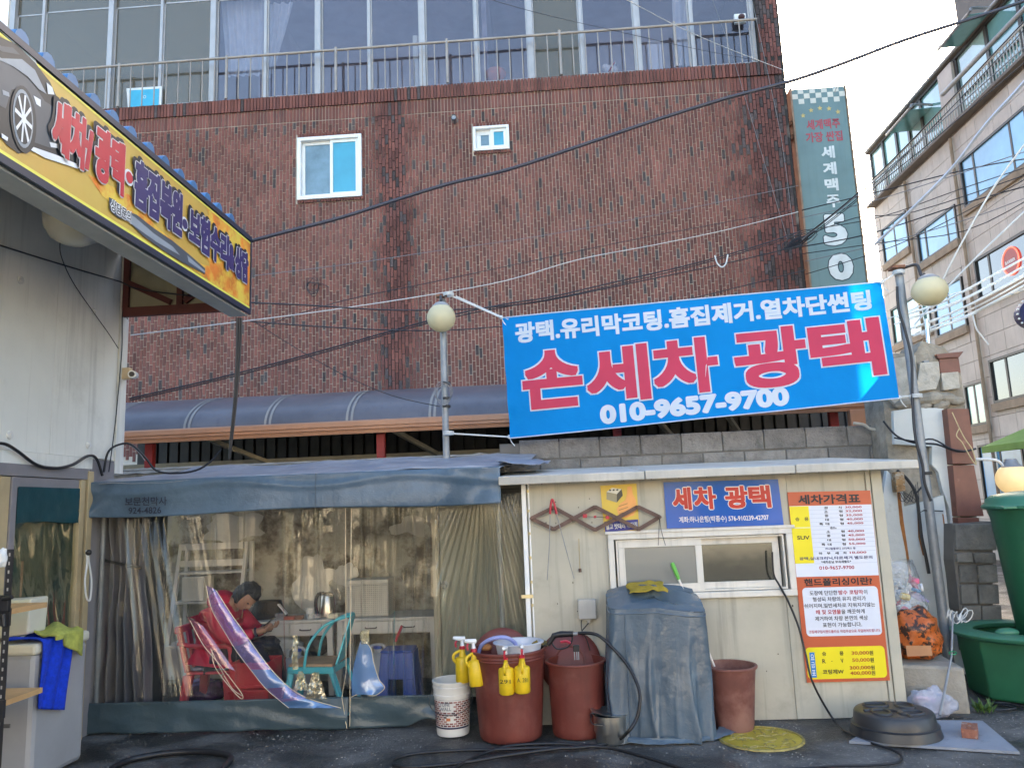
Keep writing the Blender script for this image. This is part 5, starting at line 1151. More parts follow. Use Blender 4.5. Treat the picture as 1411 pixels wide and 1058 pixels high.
sack('crumpled_bag', 'grey crumpled plastic bag on the floor by the white desk leg', 'bag', (-2.05, 7.3, .1), .12, (1.1, .8, .8), mat('grey_plastic', (.25, .26, .27, 1), .3, var=.4, vs=14), 9)
# red crates
cr = mat('crate_red', (.42, .018, .03, 1), .45, var=.08)
for z0, z1, lb in ((0.005, .21, 'lower red plastic crate next to the red chair'), (.215, .42, 'upper red plastic crate next to the red chair')):
    q = thing('crate', lb, 'crate', (-2.63, 6.55, z0), 'red crates')
    m_ = MB(); x0, x1, y0, y1 = -2.78, -2.46, 6.42, 6.74
    m_.box(x0, x1, y0, y0 + .012, z0, z1); m_.box(x0, x1, y1 - .012, y1, z0, z1); m_.box(x0, x0 + .012, y0 + .012, y1 - .012, z0, z1); m_.box(x1 - .012, x1, y0 + .012, y1 - .012, z0, z1); m_.box(x0 + .012, x1 - .012, y0 + .012, y1 - .012, z0, z0 + .01); m_.build('body', cr, q, bevel=.006)
    m_ = MB(); m_.box(x0 - .008, x1 + .008, y0 - .01, y0 - .001, z1 - .03, z1 - .008); m_.box(x0 - .008, x1 + .008, y0 - .01, y0 - .001, z0 + .01, z0 + .03); m_.box(x0 + .1, x1 - .1, y0 - .004, y0 - .001, z1 - .08, z1 - .05); m_.build('rim', cr, q, bevel=.003)
# red plastic armchair
ch = thing('plastic_chair', 'red plastic armchair under the seated person', 'chair', (-3.03, 6.8, 0)); RC = mat('chair_red', (.50, .05, .07, 1), .4, var=.05)
MB().box(-3.24, -2.84, 6.60, 6.98, .30, .325).build('seat', RC, ch, bevel=.012)
for x, y, dx, dy in ((-3.22, 6.62, -.04, -.03), (-2.88, 6.62, .03, -.03), (-3.22, 6.94, -.04, .03), (-2.88, 6.94, .03, .03)):
    MB().hexa([(x + dx - .03, y + dy - .02, 0), (x + dx + .03, y + dy - .02, 0), (x + dx + .03, y + dy + .02, 0), (x + dx - .03, y + dy + .02, 0), (x - .04, y - .03, .3), (x + .04, y - .03, .3), (x + .04, y + .03, .3), (x - .04, y + .03, .3)]).build('leg', RC, ch, bevel=.006)
m_ = MB(); 
for y in (6.63, 6.78, 6.93): m_.hexa([(-3.25, y - .04, .32), (-3.225, y - .04, .32), (-3.225, y + .04, .32), (-3.25, y + .04, .32), (-3.33, y - .04, .66), (-3.305, y - .04, .66), (-3.305, y + .04, .66), (-3.33, y + .04, .66)])
m_.box(-3.34, -3.30, 6.58, 6.98, .64, .70); m_.build('backrest', RC, ch, bevel=.01)
for y in (6.60, 6.97): m_ = MB(); m_.tube(sm([(-3.31, y, .56), (-3.15, y - .01, .535), (-2.92, y - .01, .53), (-2.86, y, .50), (-2.85, y, .32)]), .02, 8); m_.build('armrest', RC, ch, smooth=True)
MB().box(-3.2, -2.86, 6.62, 6.96, .33, .36).build('cushion', mat('grey_cushion', (.2, .2, .26, 1), .9), None, bevel=.012, label='thin grey cushion on the red plastic armchair', cat='cushion')
cs = thing('stool', 'cream plastic stool just behind the red armchair', 'stool', (-2.95, 7.15, 0)); SC_ = mat('stool_cream', (.5, .46, .33, 1), .5)
MB().box(-3.08, -2.80, 7.04, 7.26, .28, .31).build('seat', SC_, cs, bevel=.008)
for x, y in ((-3.06, 7.06), (-2.84, 7.06), (-3.06, 7.22), (-2.84, 7.22)): MB().hexa([(x - .03, y - .02, 0), (x + .02, y - .02, 0), (x + .02, y + .02, 0), (x - .03, y + .02, 0), (x - .02, y - .02, .28), (x + .03, y - .02, .28), (x + .03, y + .02, .28), (x - .02, y + .02, .28)]).build('leg', SC_, cs)
# ------------------------------------------------ person
pe = thing('person', 'person in a red padded coat sitting with head bowed over a phone', 'person', (-3.02, 6.77, 0))
def skin(name, chain, edges, m_t, parent, lv=2, root=0):
    """chain: [(x,y,z,r)], one skinned and smoothed surface"""
    o0 = wloc(parent); me = bpy.data.meshes.new(name); me.from_pydata([tuple(Vector(c_[:3]) - o0) for c_ in chain], edges, [])
    o = bpy.data.objects.new(name, me); COL.objects.link(o); o.parent = parent
    o.modifiers.new('skin', 'SKIN'); sv_ = me.skin_vertices[0].data
    for i, c_ in enumerate(chain): sv_[i].radius = (c_[3], c_[3] if len(c_) < 5 else c_[4]); sv_[i].use_root = (i == root)
    s_ = o.modifiers.new('sub', 'SUBSURF'); s_.levels = lv; s_.render_levels = lv
    me.materials.append(m_t); o.modifiers['skin'].use_smooth_shade = True
    return o
SKIN = mat('skin', (.42, .22, .14, 1), .5, var=.08)
# body: pelvis, chest, neck, head, arms, legs as one surface
B = [(-3.05, 6.78, .44, .12), (-3.03, 6.78, .62, .12), (-2.98, 6.78, .78, .12), (-2.91, 6.77, .88, .05), (-2.87, 6.76, .92, .05),
     (-2.97, 6.60, .80, .05), (-2.86, 6.54, .62, .042), (-2.66, 6.60, .635, .028), (-2.60, 6.615, .645, .026),
     (-2.97, 6.95, .80, .05), (-2.84, 7.0, .62, .042), (-2.66, 6.80, .63, .028), (-2.60, 6.74, .64, .026),
     (-3.0, 6.68, .42, .085), (-2.64, 6.64, .46, .065), (-2.56, 6.62, .2, .045), (-2.55, 6.62, .05, .04), (-2.45, 6.62, .035, .035),
     (-3.0, 6.88, .42, .085), (-2.62, 6.92, .46, .065), (-2.56, 6.92, .2, .045), (-2.55, 6.92, .05, .04), (-2.45, 6.92, .035, .035)]
Ed = [(0, 1), (1, 2), (2, 3), (3, 4), (2, 5), (5, 6), (6, 7), (7, 8), (2, 9), (9, 10), (10, 11), (11, 12), (0, 13), (13, 14), (14, 15), (15, 16), (16, 17), (0, 18), (18, 19), (19, 20), (20, 21), (21, 22)]
skin('body', B, Ed, SKIN, pe)
# head, bowed towards the phone
hd = MB(); hc = Vector((-2.78, 6.73, .915)); R_ = Matrix.Rotation(rad(56), 4, 'Y') @ Matrix.Rotation(rad(-22), 4, 'Z')
hd.xf = Matrix.Translation(hc) @ R_
def headf(u, v_):
    a = u * 6.2832; t = math.pi * v_; x, y, z = math.sin(t) * math.cos(a), math.sin(t) * math.sin(a), -math.cos(t)
    X_, Y_, Z_ = x * .095, y * .077, z * .115
    if z < 0: Y_ *= 1 - .32 * (-z); X_ += .012 * (-z) * (1 if x > 0 else -.6)
    if x > .5:
        X_ += .022 * math.exp(-((y) / .16) ** 2 - ((z + .12) / .2) ** 2)                       # nose
        X_ -= .012 * (math.exp(-((abs(y) - .38) / .16) ** 2 - ((z - .08) / .12) ** 2))          # eye sockets
        X_ += .007 * math.exp(-((y) / .3) ** 2 - ((z + .5) / .07) ** 2) - .006 * math.exp(-((y) / .3) ** 2 - ((z + .42) / .04) ** 2)
    return Vector((X_, Y_, Z_))
hd.grid(headf, 48, 36)
for s_ in (-1, 1): hd.ball((.0, s_ * .078, -.01), .026, 10, 8, sz=(.7, .35, 1.15))
hd.build('head', SKIN, pe, smooth='all')
ey = MB(); ey.xf = hd.xf
for s_ in (-1, 1): ey.ball((.083, s_ * .030, .006), .011, 10, 6, sz=(.6, 1.2, .45))
ey.build('eye', BLK, pe, smooth=True)
mo = MB(); mo.xf = hd.xf; mo.ball((.093, 0, -.055), .012, 10, 6, sz=(.6, 1.9, .35)); mo.build('mouth', mat('lips', (.3, .1, .08, 1), .5), pe, smooth=True)
hr = MB(); hr.xf = hd.xf
def hairf(u, v_):
    a = u * 6.2832; t = math.pi * (.30 + .70 * v_); x, y, z = math.sin(t) * math.cos(a), math.sin(t) * math.sin(a), -math.cos(t)
    if x > .35 and z < .38: x_ = .35; k = .9
    else: x_ = x; k = 1
    n_ = 1.13 + .10 * noise.noise(Vector((x * 3, y * 3, z * 3))) + .05 * noise.noise(Vector((x * 9, y * 9, z * 9)))
    return Vector((x_ * .10 * n_ * k - .008, y * .088 * n_ * k, z * .122 * n_ + .004))
hr.grid(hairf, 48, 26); hr.build('hair', mat('black_hair', (.010, .009, .010, 1), .45, var=.4, vs=30, bump=.8, bs=50), pe, smooth='all')
CO = mat('coat_red', (.50, .008, .045, 1), .7, var=.12, vs=7, bump=.35, bs=14)
J = [(-3.07, 6.78, .40, .185, .165), (-3.05, 6.78, .55, .19, .17), (-3.04, 6.78, .72, .20, .185), (-2.97, 6.78, .83, .14, .14),
     (-2.99, 6.60, .78, .095), (-2.92, 6.53, .66, .085), (-2.80, 6.54, .585, .072), (-2.69, 6.59, .62, .052), (-2.65, 6.6, .633, .046),
     (-2.97, 6.96, .78, .095), (-2.88, 7.0, .66, .085), (-2.78, 6.95, .60, .072), (-2.68, 6.82, .62, .05), (-2.655, 6.79, .63, .045), (-2.98, 6.78, .88, .10, .09)]
JE = [(0, 1), (1, 2), (2, 3), (3, 4), (4, 5), (5, 6), (6, 7), (7, 8), (3, 9), (9, 10), (10, 11), (11, 12), (12, 13), (3, 14)]
skin('coat', J, JE, CO, pe, root=1)
hood = MB(); hood.ball((-3.02, 6.78, .885), .125, 20, 12, sz=(.95, 1.1, .72)); hood.build('hood', CO, pe, smooth=True)
m_ = MB(); m_.tube([(-2.645, 6.60, .634), (-2.63, 6.603, .637)], .04, 14); m_.tube([(-2.65, 6.79, .63), (-2.635, 6.785, .633)], .04, 14); m_.build('cuff', mat('navy_cuff', (.01, .015, .05, 1), .8), pe, smooth=True)
T = [(-3.03, 6.78, .42, .13), (-2.98, 6.68, .43, .10), (-2.63, 6.64, .465, .08), (-2.555, 6.62, .3, .07), (-2.55, 6.62, .09, .055), (-2.98, 6.88, .43, .10), (-2.61, 6.92, .465, .08), (-2.555, 6.92, .3, .07), (-2.55, 6.92, .09, .055)]
skin('trousers', T, [(0, 1), (1, 2), (2, 3), (3, 4), (0, 5), (5, 6), (6, 7), (7, 8)], mat('black_cloth', (.012, .013, .02, 1), .85, var=.2), pe)
for y in (6.62, 6.92): sh_ = MB(); sh_.ball((-2.49, y, .035), .06, 14, 8, sz=(1.6, .75, .65)); sh_.build('shoe', mat('shoe_dark', (.03, .03, .03, 1), .6), pe, smooth=True)
def hand(wrist, sgn):
    w_ = Vector(wrist); m_ = MB(); f = Vector((1, 0, .25)).normalized(); s_ = Vector((0, sgn, .1)).normalized(); n_ = f.cross(s_).normalized()
    m_.tube([w_, w_ + f * .03, w_ + f * .07], [.022, .03, .028], 10)
    for k, (o_, ln) in enumerate(((-.026, .062), (-.009, .07), (.009, .066), (.026, .052))):
        b_ = w_ + f * .068 + s_ * o_; m_.tube([b_, b_ + f * ln * .45 + n_ * .008, b_ + f * ln * .8 + n_ * .025 * sgn * 0 + Vector((0, 0, .018)), b_ + f * ln * .85 + Vector((0, 0, .034))], [.0095, .009, .008, .006], 7)
    b_ = w_ + f * .02 + s_ * (.028 * 1); m_.tube([b_, b_ + f * .03 + s_ * .018 + Vector((0, 0, .015)), b_ + f * .055 + s_ * .01 + Vector((0, 0, .028))], [.012, .010, .008], 7)
    m_.build('hand', SKIN, pe, smooth=True)
hand((-2.63, 6.605, .637), 1); hand((-2.635, 6.785, .633), -1)
ph = MB(); ph.xf = Matrix.Translation((-2.555, 6.67, .70)) @ Matrix.Rotation(rad(-38), 4, 'Y'); ph.box(-.07, .07, -.035, .035, -.004, .004)
ph.build('phone', mat('phone_black', (.01, .01, .012, 1), .15), None, bevel=.002, label='dark smartphone held in the hand of the seated person', cat='phone')
sack('black_cloth_bundle', 'dark jacket heaped on the person\'s knees', 'jacket', (-2.60, 6.74, .52), .09, (1.3, 1.2, .6), MATS['black_cloth'], 6)
# ------------------------------------------------ turquoise chair with wooden seat
tc_ = thing('chair', 'turquoise metal chair with a light wooden seat seen through the clear curtain', 'chair', (-2.0, 6.65, 0)); TQ = mat('turquoise', (.10, .52, .58, 1), .35, .1, var=.06)
m_ = MB(); m_.hexa([(-2.30, 6.45, .375), (-1.92, 6.40, .375), (-1.90, 6.80, .375), (-2.30, 6.78, .375), (-2.30, 6.45, .395), (-1.92, 6.40, .395), (-1.90, 6.80, .395), (-2.30, 6.78, .395)]); m_.build('seat', mat('pale_wood', (.42, .26, .15, 1), .5, var=.2, vs=5, vscale=(1, 6, 6)), tc_, bevel=.006)
m_ = MB(); m_.hexa([(-2.31, 6.44, .32), (-1.91, 6.39, .32), (-1.89, 6.81, .32), (-2.31, 6.79, .32), (-2.31, 6.44, .373), (-1.91, 6.39, .373), (-1.89, 6.81, .373), (-2.31, 6.79, .373)]); m_.build('seat_frame', TQ, tc_, bevel=.008)
for a, b_ in (((-2.28, 6.46, .33), (-2.33, 6.42, 0)), ((-1.93, 6.42, .33), (-1.80, 6.37, 0)), ((-2.28, 6.76, .33), (-2.33, 6.8, 0)), ((-1.91, 6.78, .33), (-1.80, 6.83, 0))): MB().bar(a, b_, .05, .03).build('leg', TQ, tc_, bevel=.006)
m_ = MB(); m_.tube(sm([(-2.16, 6.42, .37), (-2.12, 6.42, .55), (-2.0, 6.44, .69), (-1.86, 6.48, .745), (-1.80, 6.60, .75), (-1.86, 6.74, .745), (-2.0, 6.78, .69), (-2.12, 6.79, .55), (-2.16, 6.79, .37)]), .012, 8); m_.build('back_frame', TQ, tc_, smooth=True)
m_ = MB(); m_.hexa([(-1.91, 6.52, .39), (-1.90, 6.52, .39), (-1.90, 6.70, .39), (-1.91, 6.70, .39), (-1.815, 6.54, .74), (-1.805, 6.54, .74), (-1.805, 6.68, .74), (-1.815, 6.68, .74)]); m_.hexa([(-1.90, 6.41, .39), (-1.885, 6.41, .39), (-1.885, 6.47, .39), (-1.90, 6.47, .39), (-1.80, 6.47, .73), (-1.79, 6.47, .73), (-1.79, 6.54, .73), (-1.80, 6.54, .73)]); m_.build('backrest', TQ, tc_)
bs = thing('stool', 'dark blue plastic stool behind the middle curtain', 'stool', (-1.42, 6.6, 0)); BS = mat('stool_blue', (.012, .06, .30, 1), .4, var=.1)
m_ = MB()
for k in range(4):
    a0 = Vector((-1, -1, 0)) if k == 0 else Vector((1, -1, 0)) if k == 1 else Vector((1, 1, 0)) if k == 2 else Vector((-1, 1, 0)); a1 = [Vector((1, -1, 0)), Vector((1, 1, 0)), Vector((-1, 1, 0)), Vector((-1, -1, 0))][k]
    cc_ = Vector((-1.42, 6.62, 0)); th = Vector((0, .012, 0)) if k in (0, 2) else Vector((.012, 0, 0))
    b0_, b1_ = cc_ + a0 * .17, cc_ + a1 * .17; t0_, t1_ = cc_ + a0 * .125 + Vector((0, 0, .45)), cc_ + a1 * .125 + Vector((0, 0, .45))
    q0, q1 = b0_.lerp(t0_, .55), b1_.lerp(t1_, .55)
    for (p_, q_, r_, s_) in ((b0_, b0_.lerp(b1_, .3), q0.lerp(q1, .3), q0), (b0_.lerp(b1_, .7), b1_, q1, q0.lerp(q1, .7)), (q0, q1, t1_, t0_)): m_.hexa([p_, q_, q_ + th, p_ + th, s_, r_, r_ + th, s_ + th])
m_.build('side_wall', BS, bs, bevel=.003)
m_ = MB(); m_.box(-1.55, -1.29, 6.49, 6.75, .45, .47); m_.build('seat', BS, bs, bevel=.01)
m_ = MB(); m_.bar((-1.52, 6.95, .47), (-1.46, 6.95, .60), .04, .02); m_.build('red_brush', mat('red_gloss', (.45, .02, .04, 1)), None, label='red brush handle sticking up behind the blue stool', cat='brush')

# ================================================================== yard things in front of the shed
BRN = mat('barrel_brown', (.15, .034, .025, 1), .5, var=.25, vs=3, bump=.08, bs=30, col2=(.22, .085, .065, 1), s2=5, t2=(.5, .85), streak=.35)
def barrel(name, label, cx, cy, r0, r1, h, m_t=BRN, rim=.012, liquid=None, hoops=(), pale=False):
    o = thing(name, label, 'barrel' if h > .45 else 'bucket', (cx, cy, 0))
    pf = [(0, .004), (r0 * .97, .004), (r0, .02)]
    for t in (.1, .12, .3, .5, .7): pf.append((r0 + (r1 - r0) * t, h * t))
    for hz in hoops: pf += [(r0 + (r1 - r0) * hz, h * hz - .006), (r0 + (r1 - r0) * hz + .004, h * hz), (r0 + (r1 - r0) * hz, h * hz + .006)]
    pf = sorted(pf[3:], key=lambda q: q[1]); pf = [(0, .004), (r0 * .97, .004), (r0, .02)] + pf
    pf += [(r1, h - .02), (r1 + rim, h - .018), (r1 + rim * 1.3, h - .006), (r1 + rim, h), (r1 - .004, h), (r1 - .006, h - .02), (r0 * .97, .05), (0, .05)]
    m_ = MB(); m_.lathe(pf, (cx, cy, 0), 48); m_.build('body', m_t, o, smooth=True)
    if liquid: m_ = MB(); m_.disc((cx, cy, liquid), r0 + (r1 - r0) * liquid / h - .008, 32); m_.build('water', mat('dark_water', (.03, .03, .035, 1), .05), o)
    return o
barrel('barrel', 'biggest brown plastic barrel, with the white basin in it and yellow bottles on its rim', -.44, 5.745, .22, .262, .60, hoops=(.9, .93))
barrel('barrel', 'middle brown plastic barrel with a lid leaning inside and a spray gun on top', .04, 5.775, .185, .205, .50)
barrel('bucket', 'smaller faded brown bucket right of the covered machine', 1.13, 5.805, .135, .178, .43, mat('bucket_faded', (.17, .058, .043, 1), .6, var=.25, vs=4, col2=(.24, .12, .095, 1), s2=2, t2=(.45, .6)), liquid=.3)
bn_ = MB(); bn_.lathe([(0, .53), (.13, .53), (.15, .56), (.165, .64), (.182, .642), (.182, .648), (.158, .648), (.142, .565), (0, .545)], (-.36, 5.70, 0), 40, sx=1); bn_.build('basin', mat('basin_white', (.66, .68, .74, 1), .4, trans=.15), None, smooth=True, label='white plastic basin sitting in the top of the biggest brown barrel', cat='basin')
ld = MB(); ld.xf = Matrix.Translation((-.50, 5.955, .475)) @ Matrix.Rotation(rad(80), 4, 'X'); ld.lathe([(0, .01), (.19, .01), (.22, .0), (.23, -.01), (.225, -.02), (.2, -.012), (0, -.004)], (0, 0, 0), 40); ld.build('round_lid', BRN, None, smooth=True, label='brown barrel lid leaning behind the biggest barrel', cat='lid')
ld = MB(); ld.xf = Matrix.Translation((.0, 5.935, .455)) @ Matrix.Rotation(rad(72), 4, 'X'); ld.lathe([(0, .012), (.19, .012), (.215, .0), (.228, -.01), (.222, -.02), (.2, -.012), (0, -.002)], (0, 0, 0), 40); ld.lathe([(.1, .013), (.105, .02), (.115, .02), (.12, .013)], (0, 0, 0), 30); ld.build('round_lid', BRN, None, smooth=True, label='brown barrel lid standing upright in the middle barrel', cat='lid')
MB().tube(sm([(-.66, 5.78, .55), (-.63, 5.76, .62), (-.55, 5.74, .665), (-.46, 5.75, .67), (-.40, 5.8, .63), (-.38, 5.82, .58)]), .014, 10).build('hose', mat('lilac_hose', (.30, .33, .62, 1), .4), None, smooth=True, label='short lilac-blue hose looped out of the biggest barrel', cat='hose')
m_ = MB(); m_.ball((-.60, 5.78, .60), .05, 12, 8, sz=(.9, .6, .5)); m_.build('sponge', mat('orange_sponge', (.5, .22, .08, 1), .9, bump=.5), None, smooth=True, label='orange sponge on the left rim of the biggest barrel', cat='sponge')
sack('gloves', 'bundle of dark and yellow rags in the biggest barrel beside the basin', 'rags', (-.21, 5.8, .605), .05, (1.1, .8, .7), mat('rag_mix', (.25, .18, .03, 1), .8, var=.3, col2=(.02, .03, .04, 1), s2=12), 4)
# yellow spray bottles
YEL = mat('bottle_yellow', (.74, .50, .015, 1), .4, var=.1, vs=12, col2=(.5, .36, .05, 1), s2=14, t2=(.58, .8))
def bottle(c, tilt, label, rotz=0, marks='', tag_=False, sc_=1.32):
    o = thing('spray_bottle', label, 'spray bottle', c, 'yellow spray bottles on the biggest barrel')
    X_ = Matrix.Translation(c) @ Matrix.Rotation(rad(rotz), 4, 'Z') @ Matrix.Rotation(rad(tilt), 4, 'Y') @ Matrix.Scale(sc_, 4)
    def mk(): q = MB(); q.xf = X_; return q
    m_ = mk(); m_.lathe([(0, -.175), (.036, -.175), (.041, -.168), (.041, -.055), (.037, -.046), (.020, -.04), (.015, -.02), (.013, 0)], (0, 0, 0), 24); m_.build('body', YEL, o, smooth=True)
    m_ = mk(); m_.tube(sm([(0, -.012, -.01), (0, -.045, -.025), (0, -.052, -.05), (0, -.036, -.072)]), .008, 8); m_.build('handle', YEL, o, smooth=True)
    m_ = mk(); m_.lathe([(.016, -.004), (.017, .012), (.014, .014)], (0, 0, 0), 16); m_.build('collar', mat('red_gloss', (.45, .02, .04, 1)), o, smooth=True)
    m_ = mk(); m_.lathe([(.012, .014), (.009, .03), (.010, .045)], (0, 0, 0), 12); m_.tube([(0, .015, .05), (0, -.03, .055), (0, -.05, .06)], [.013, .012, .008], 10); m_.build('nozzle', mat('nozzle_white', (.75, .75, .75, 1), .35), o, smooth=True)
    m_ = mk(); m_.tube(sm([(0, -.025, .05), (0, -.038, .03), (0, -.035, .01)]), .006, 6); m_.build('trigger', MATS['red_gloss'], o, smooth=True)
    if marks:
        P = Panel(X_ @ Vector((-.028, -.0425, -.095)), X_ @ Vector((.028, -.0425, -.095)), X_ @ Vector((.028, -.0425, -.115)), X_ @ Vector((-.028, -.0425, -.115))); m_ = MB(); P.text(m_, marks, 0, 1, 0, 1, .001); m_.build('lettering', BLK, o)
    return o
b_ = at(697, 907, Y=5.50); bottle(b_, 0, 'yellow spray bottle on the front of the biggest barrel, left of the pair', -6, '291')
b_ = at(719, 905, Y=5.50); bottle(b_, 1, 'yellow spray bottle on the front of the biggest barrel, right of the pair', 5, 'A. 281')
b_ = at(653, 897, Y=5.62); bottle(b_, -9, 'tilted yellow spray bottle on the left rim of the biggest barrel, the nearer one', -55, '')
b_ = at(637, 893, Y=5.78); bottle(b_, -2, 'yellow spray bottle half hidden behind the tilted one, above the white pail', -70, '')
# spray gun and its fitting
gn = thing('spray_gun', 'black pressure-washer gun lying across the middle barrel', 'spray gun', (-.04, 5.7, .55))
g0 = at(768, 876, Y=5.68); g1_ = at(790, 873, Y=5.66)
m_ = MB(); m_.tube([g0 + Vector((-.035, 0, .002)), g0 + Vector((.02, 0, .012)), g1_], [.018, .022, .019], 10); m_.tube([g0 + Vector((-.02, 0, .01)), g0 + Vector((-.045, 0, -.03)), g0 + Vector((-.07, 0, -.06))], [.02, .016, .014], 8); m_.tube(sm([g0 + Vector((-.05, 0, -.03)), g0 + Vector((-.01, 0, -.085)), g0 + Vector((.06, 0, -.08)), g0 + Vector((.10, 0, -.04)), g0 + Vector((.105, 0, .0))]), .006, 6); m_.build('body', BLK, gn, smooth=True)
m_ = MB(); m_.tube(sm([g0 + Vector((.02, -.01, -.04)), g0 + Vector((.06, -.01, -.035)), g0 + Vector((.09, -.01, -.05))]), .009, 6); m_.build('trigger', MATS['red_gloss'], gn, smooth=True)
m_ = MB(); m_.tube([g1_, g1_ + Vector((.03, 0, .002))], .012, 10); m_.build('coupling', STEEL, gn, smooth=True)
m_ = MB(); c = at(794, 893, Y=5.66); m_.box(c.x - .022, c.x + .022, 5.65, 5.68, c.z - .022, c.z + .022); m_.build('clip', BLK, gn, bevel=.004)
m_ = MB()
for dx in (-.014, .002, .014): m_.tube([(c.x + dx, 5.655, c.z - .02), (c.x + dx, 5.65, c.z - .075)], .004, 6)
m_.build('nozzle_tip', STEEL, gn, smooth=True)
HG = [at(797, 872, Y=5.66), at(822, 874, Y=5.6), at(845, 893, Y=5.55), at(866, 918, Y=5.5), at(879, 945, Y=5.44), at(882, 965, Y=5.40), at(877, 990, Y=5.38), at(865, 1008, Y=5.36)]
HG += [at(x, y, Z=.02) for x, y in ((850, 1020), (825, 1026), (790, 1030), (740, 1030), (690, 1032), (640, 1033), (590, 1036), (560, 1040), (543, 1047), (545, 1054), (575, 1056), (640, 1050), (700, 1040), (760, 1032), (800, 1028), (840, 1030), (880, 1040), (920, 1052), (960, 1066))]
MB().tube(sm(HG, 7), .0115, 8).build('hose', BLK, None, smooth=True, label='long black pressure hose looping from the spray gun over the asphalt', cat='hose')
MB().tube(sm([at(x, y, Z=.02) for x, y in ((600, 1075), (640, 1050), (670, 1036), (705, 1027), (760, 1024), (800, 1026), (840, 1030), (860, 1034))], 7), .0115, 8).build('hose', BLK, None, smooth=True, label='second black hose crossing the loop in front of the biggest barrel', cat='hose')
MB().tube(sm([at(x, y, Z=.03) for x, y in ((-60, 930), (0, 985), (25, 1020), (48, 1050), (70, 1090))], 8), .03, 10).build('hose', BLK, None, smooth=True, label='thick black hose in front of the grey cabinet at the left edge', cat='hose')
MB().tube(sm([at(x, y, Z=.03) for x, y in ((-40, 990), (2, 1030), (20, 1055), (40, 1090))], 8), .02, 10).build('hose', BLK, None, smooth=True, label='thinner black hose in the bottom left corner', cat='hose')
MB().tube(sm([at(x, y, Z=.025) for x, y in ((120, 1085), (165, 1052), (210, 1040), (260, 1035), (300, 1037), (318, 1043), (310, 1055), (290, 1075))], 8), .021, 10).build('hose', BLK, None, smooth=True, label='black hose curving over the asphalt in front of the tent', cat='hose')
m_ = MB(); m_.tube(sm([at(x, y, Y=5.95) for x, y in ((1064, 760), (1066, 790), (1074, 806), (1086, 828))] + [at(1100, 862, Y=5.93), at(1110, 900, Y=5.90), at(1120, 940, Y=5.85)] + [at(x, y, Z=.012) for x, y in ((1148, 990), (1172, 1011), (1200, 1023), (1228, 1032), (1242, 1041), (1236, 1050), (1200, 1054), (1150, 1055), (1080, 1060))], 7), .008, 7)
m_.build('power_cable', BLK, None, smooth=True, label='black cable dropping from the shed window and snaking across the asphalt', cat='cable')
# white paint pail
pl_ = thing('paint_pail', 'white paint pail with a red brick pattern label', 'pail', (-.86, 5.84, 0))
cx, cy = -.865, 5.84
m_ = MB(); m_.lathe([(0, .004), (.115, .004), (.118, .02), (.132, .27), (.137, .272), (.137, .285), (.133, .288), (.135, .325), (.142, .327), (.142, .338), (.136, .34), (.138, .36), (.146, .362), (.146, .374), (.138, .376), (.132, .372), (.112, .03), (0, .03)], (cx, cy, 0), 44); m_.build('body', mat('pail_white', (.70, .69, .65, 1), .4, var=.06, streak=.15), pl_, smooth=True)
def pr(z): return .118 + (.132 - .118) * (z - .02) / .25
def arcp(mb, a0, a1, z0, z1, d, mi=0, n=3):
    for i in range(n):
        b0_, b1_ = rad(a0 + (a1 - a0) * i / n), rad(a0 + (a1 - a0) * (i + 1) / n)
        mb.poly([(cx + math.cos(b0_) * (pr(z0) + d), cy + math.sin(b0_) * (pr(z0) + d), z0), (cx + math.cos(b1_) * (pr(z0) + d), cy + math.sin(b1_) * (pr(z0) + d), z0), (cx + math.cos(b1_) * (pr(z1) + d), cy + math.sin(b1_) * (pr(z1) + d), z1), (cx + math.cos(b0_) * (pr(z1) + d), cy + math.sin(b0_) * (pr(z1) + d), z1)], mi)
m_ = MB(); random.seed(4)
for r_ in range(12):
    z = .075 + r_ * .0145; a = -170 + (r_ % 2) * 7
    while a < -20:
        if not (-135 < a < -85 and 7 <= r_ <= 10) and not (-112 < a < -84 and 2 <= r_ < 5): arcp(m_, a, a + 11.5, z, z + .011, .0012, random.choice((0, 0, 1, 2)), 2)
        a += 14
arcp(m_, -175, -15, .058, .070, .0012, 3, 18); arcp(m_, -175, -15, .254, .2555, .0012, 3, 18)
arcp(m_, -104, -90, .115, .135, .0018, 4, 4)
m_.build('label_print', [mat('pp_brown', (.22, .07, .06, 1), .5), mat('pp_pink', (.40, .2, .18, 1), .5), mat('pp_dark', (.1, .05, .06, 1), .5), mat('pp_navy', (.02, .02, .06, 1), .5), mat('pp_orange', (.65, .2, .07, 1), .5)], pl_)
m_ = MB(); P = Panel((cx - .085, cy - .1215, .238), (cx + .01, cy - .1315, .243), (cx + .01, cy - .130, .185), (cx - .085, cy - .12, .18)); P.text(m_, 'STONE', 0, .9, 0, .42, .006, off=.03); P.text(m_, 'WALL', .1, 1, .52, .95, .006, off=.03); m_.build('lettering', mat('pp_grey', (.2, .22, .25, 1), .5), pl_)
m_ = MB(); m_.tube(sm([(cx + .138, cy - .02, .31), (cx + .155, cy - .09, .24), (cx + .10, cy - .165, .19), (cx, cy - .185, .17), (cx - .10, cy - .165, .19), (cx - .155, cy - .09, .24), (cx - .138, cy - .02, .31)]), .003, 6); m_.build('handle', mat('wire_dark', (.08, .08, .08, 1), .4, .6), pl_, smooth=True)
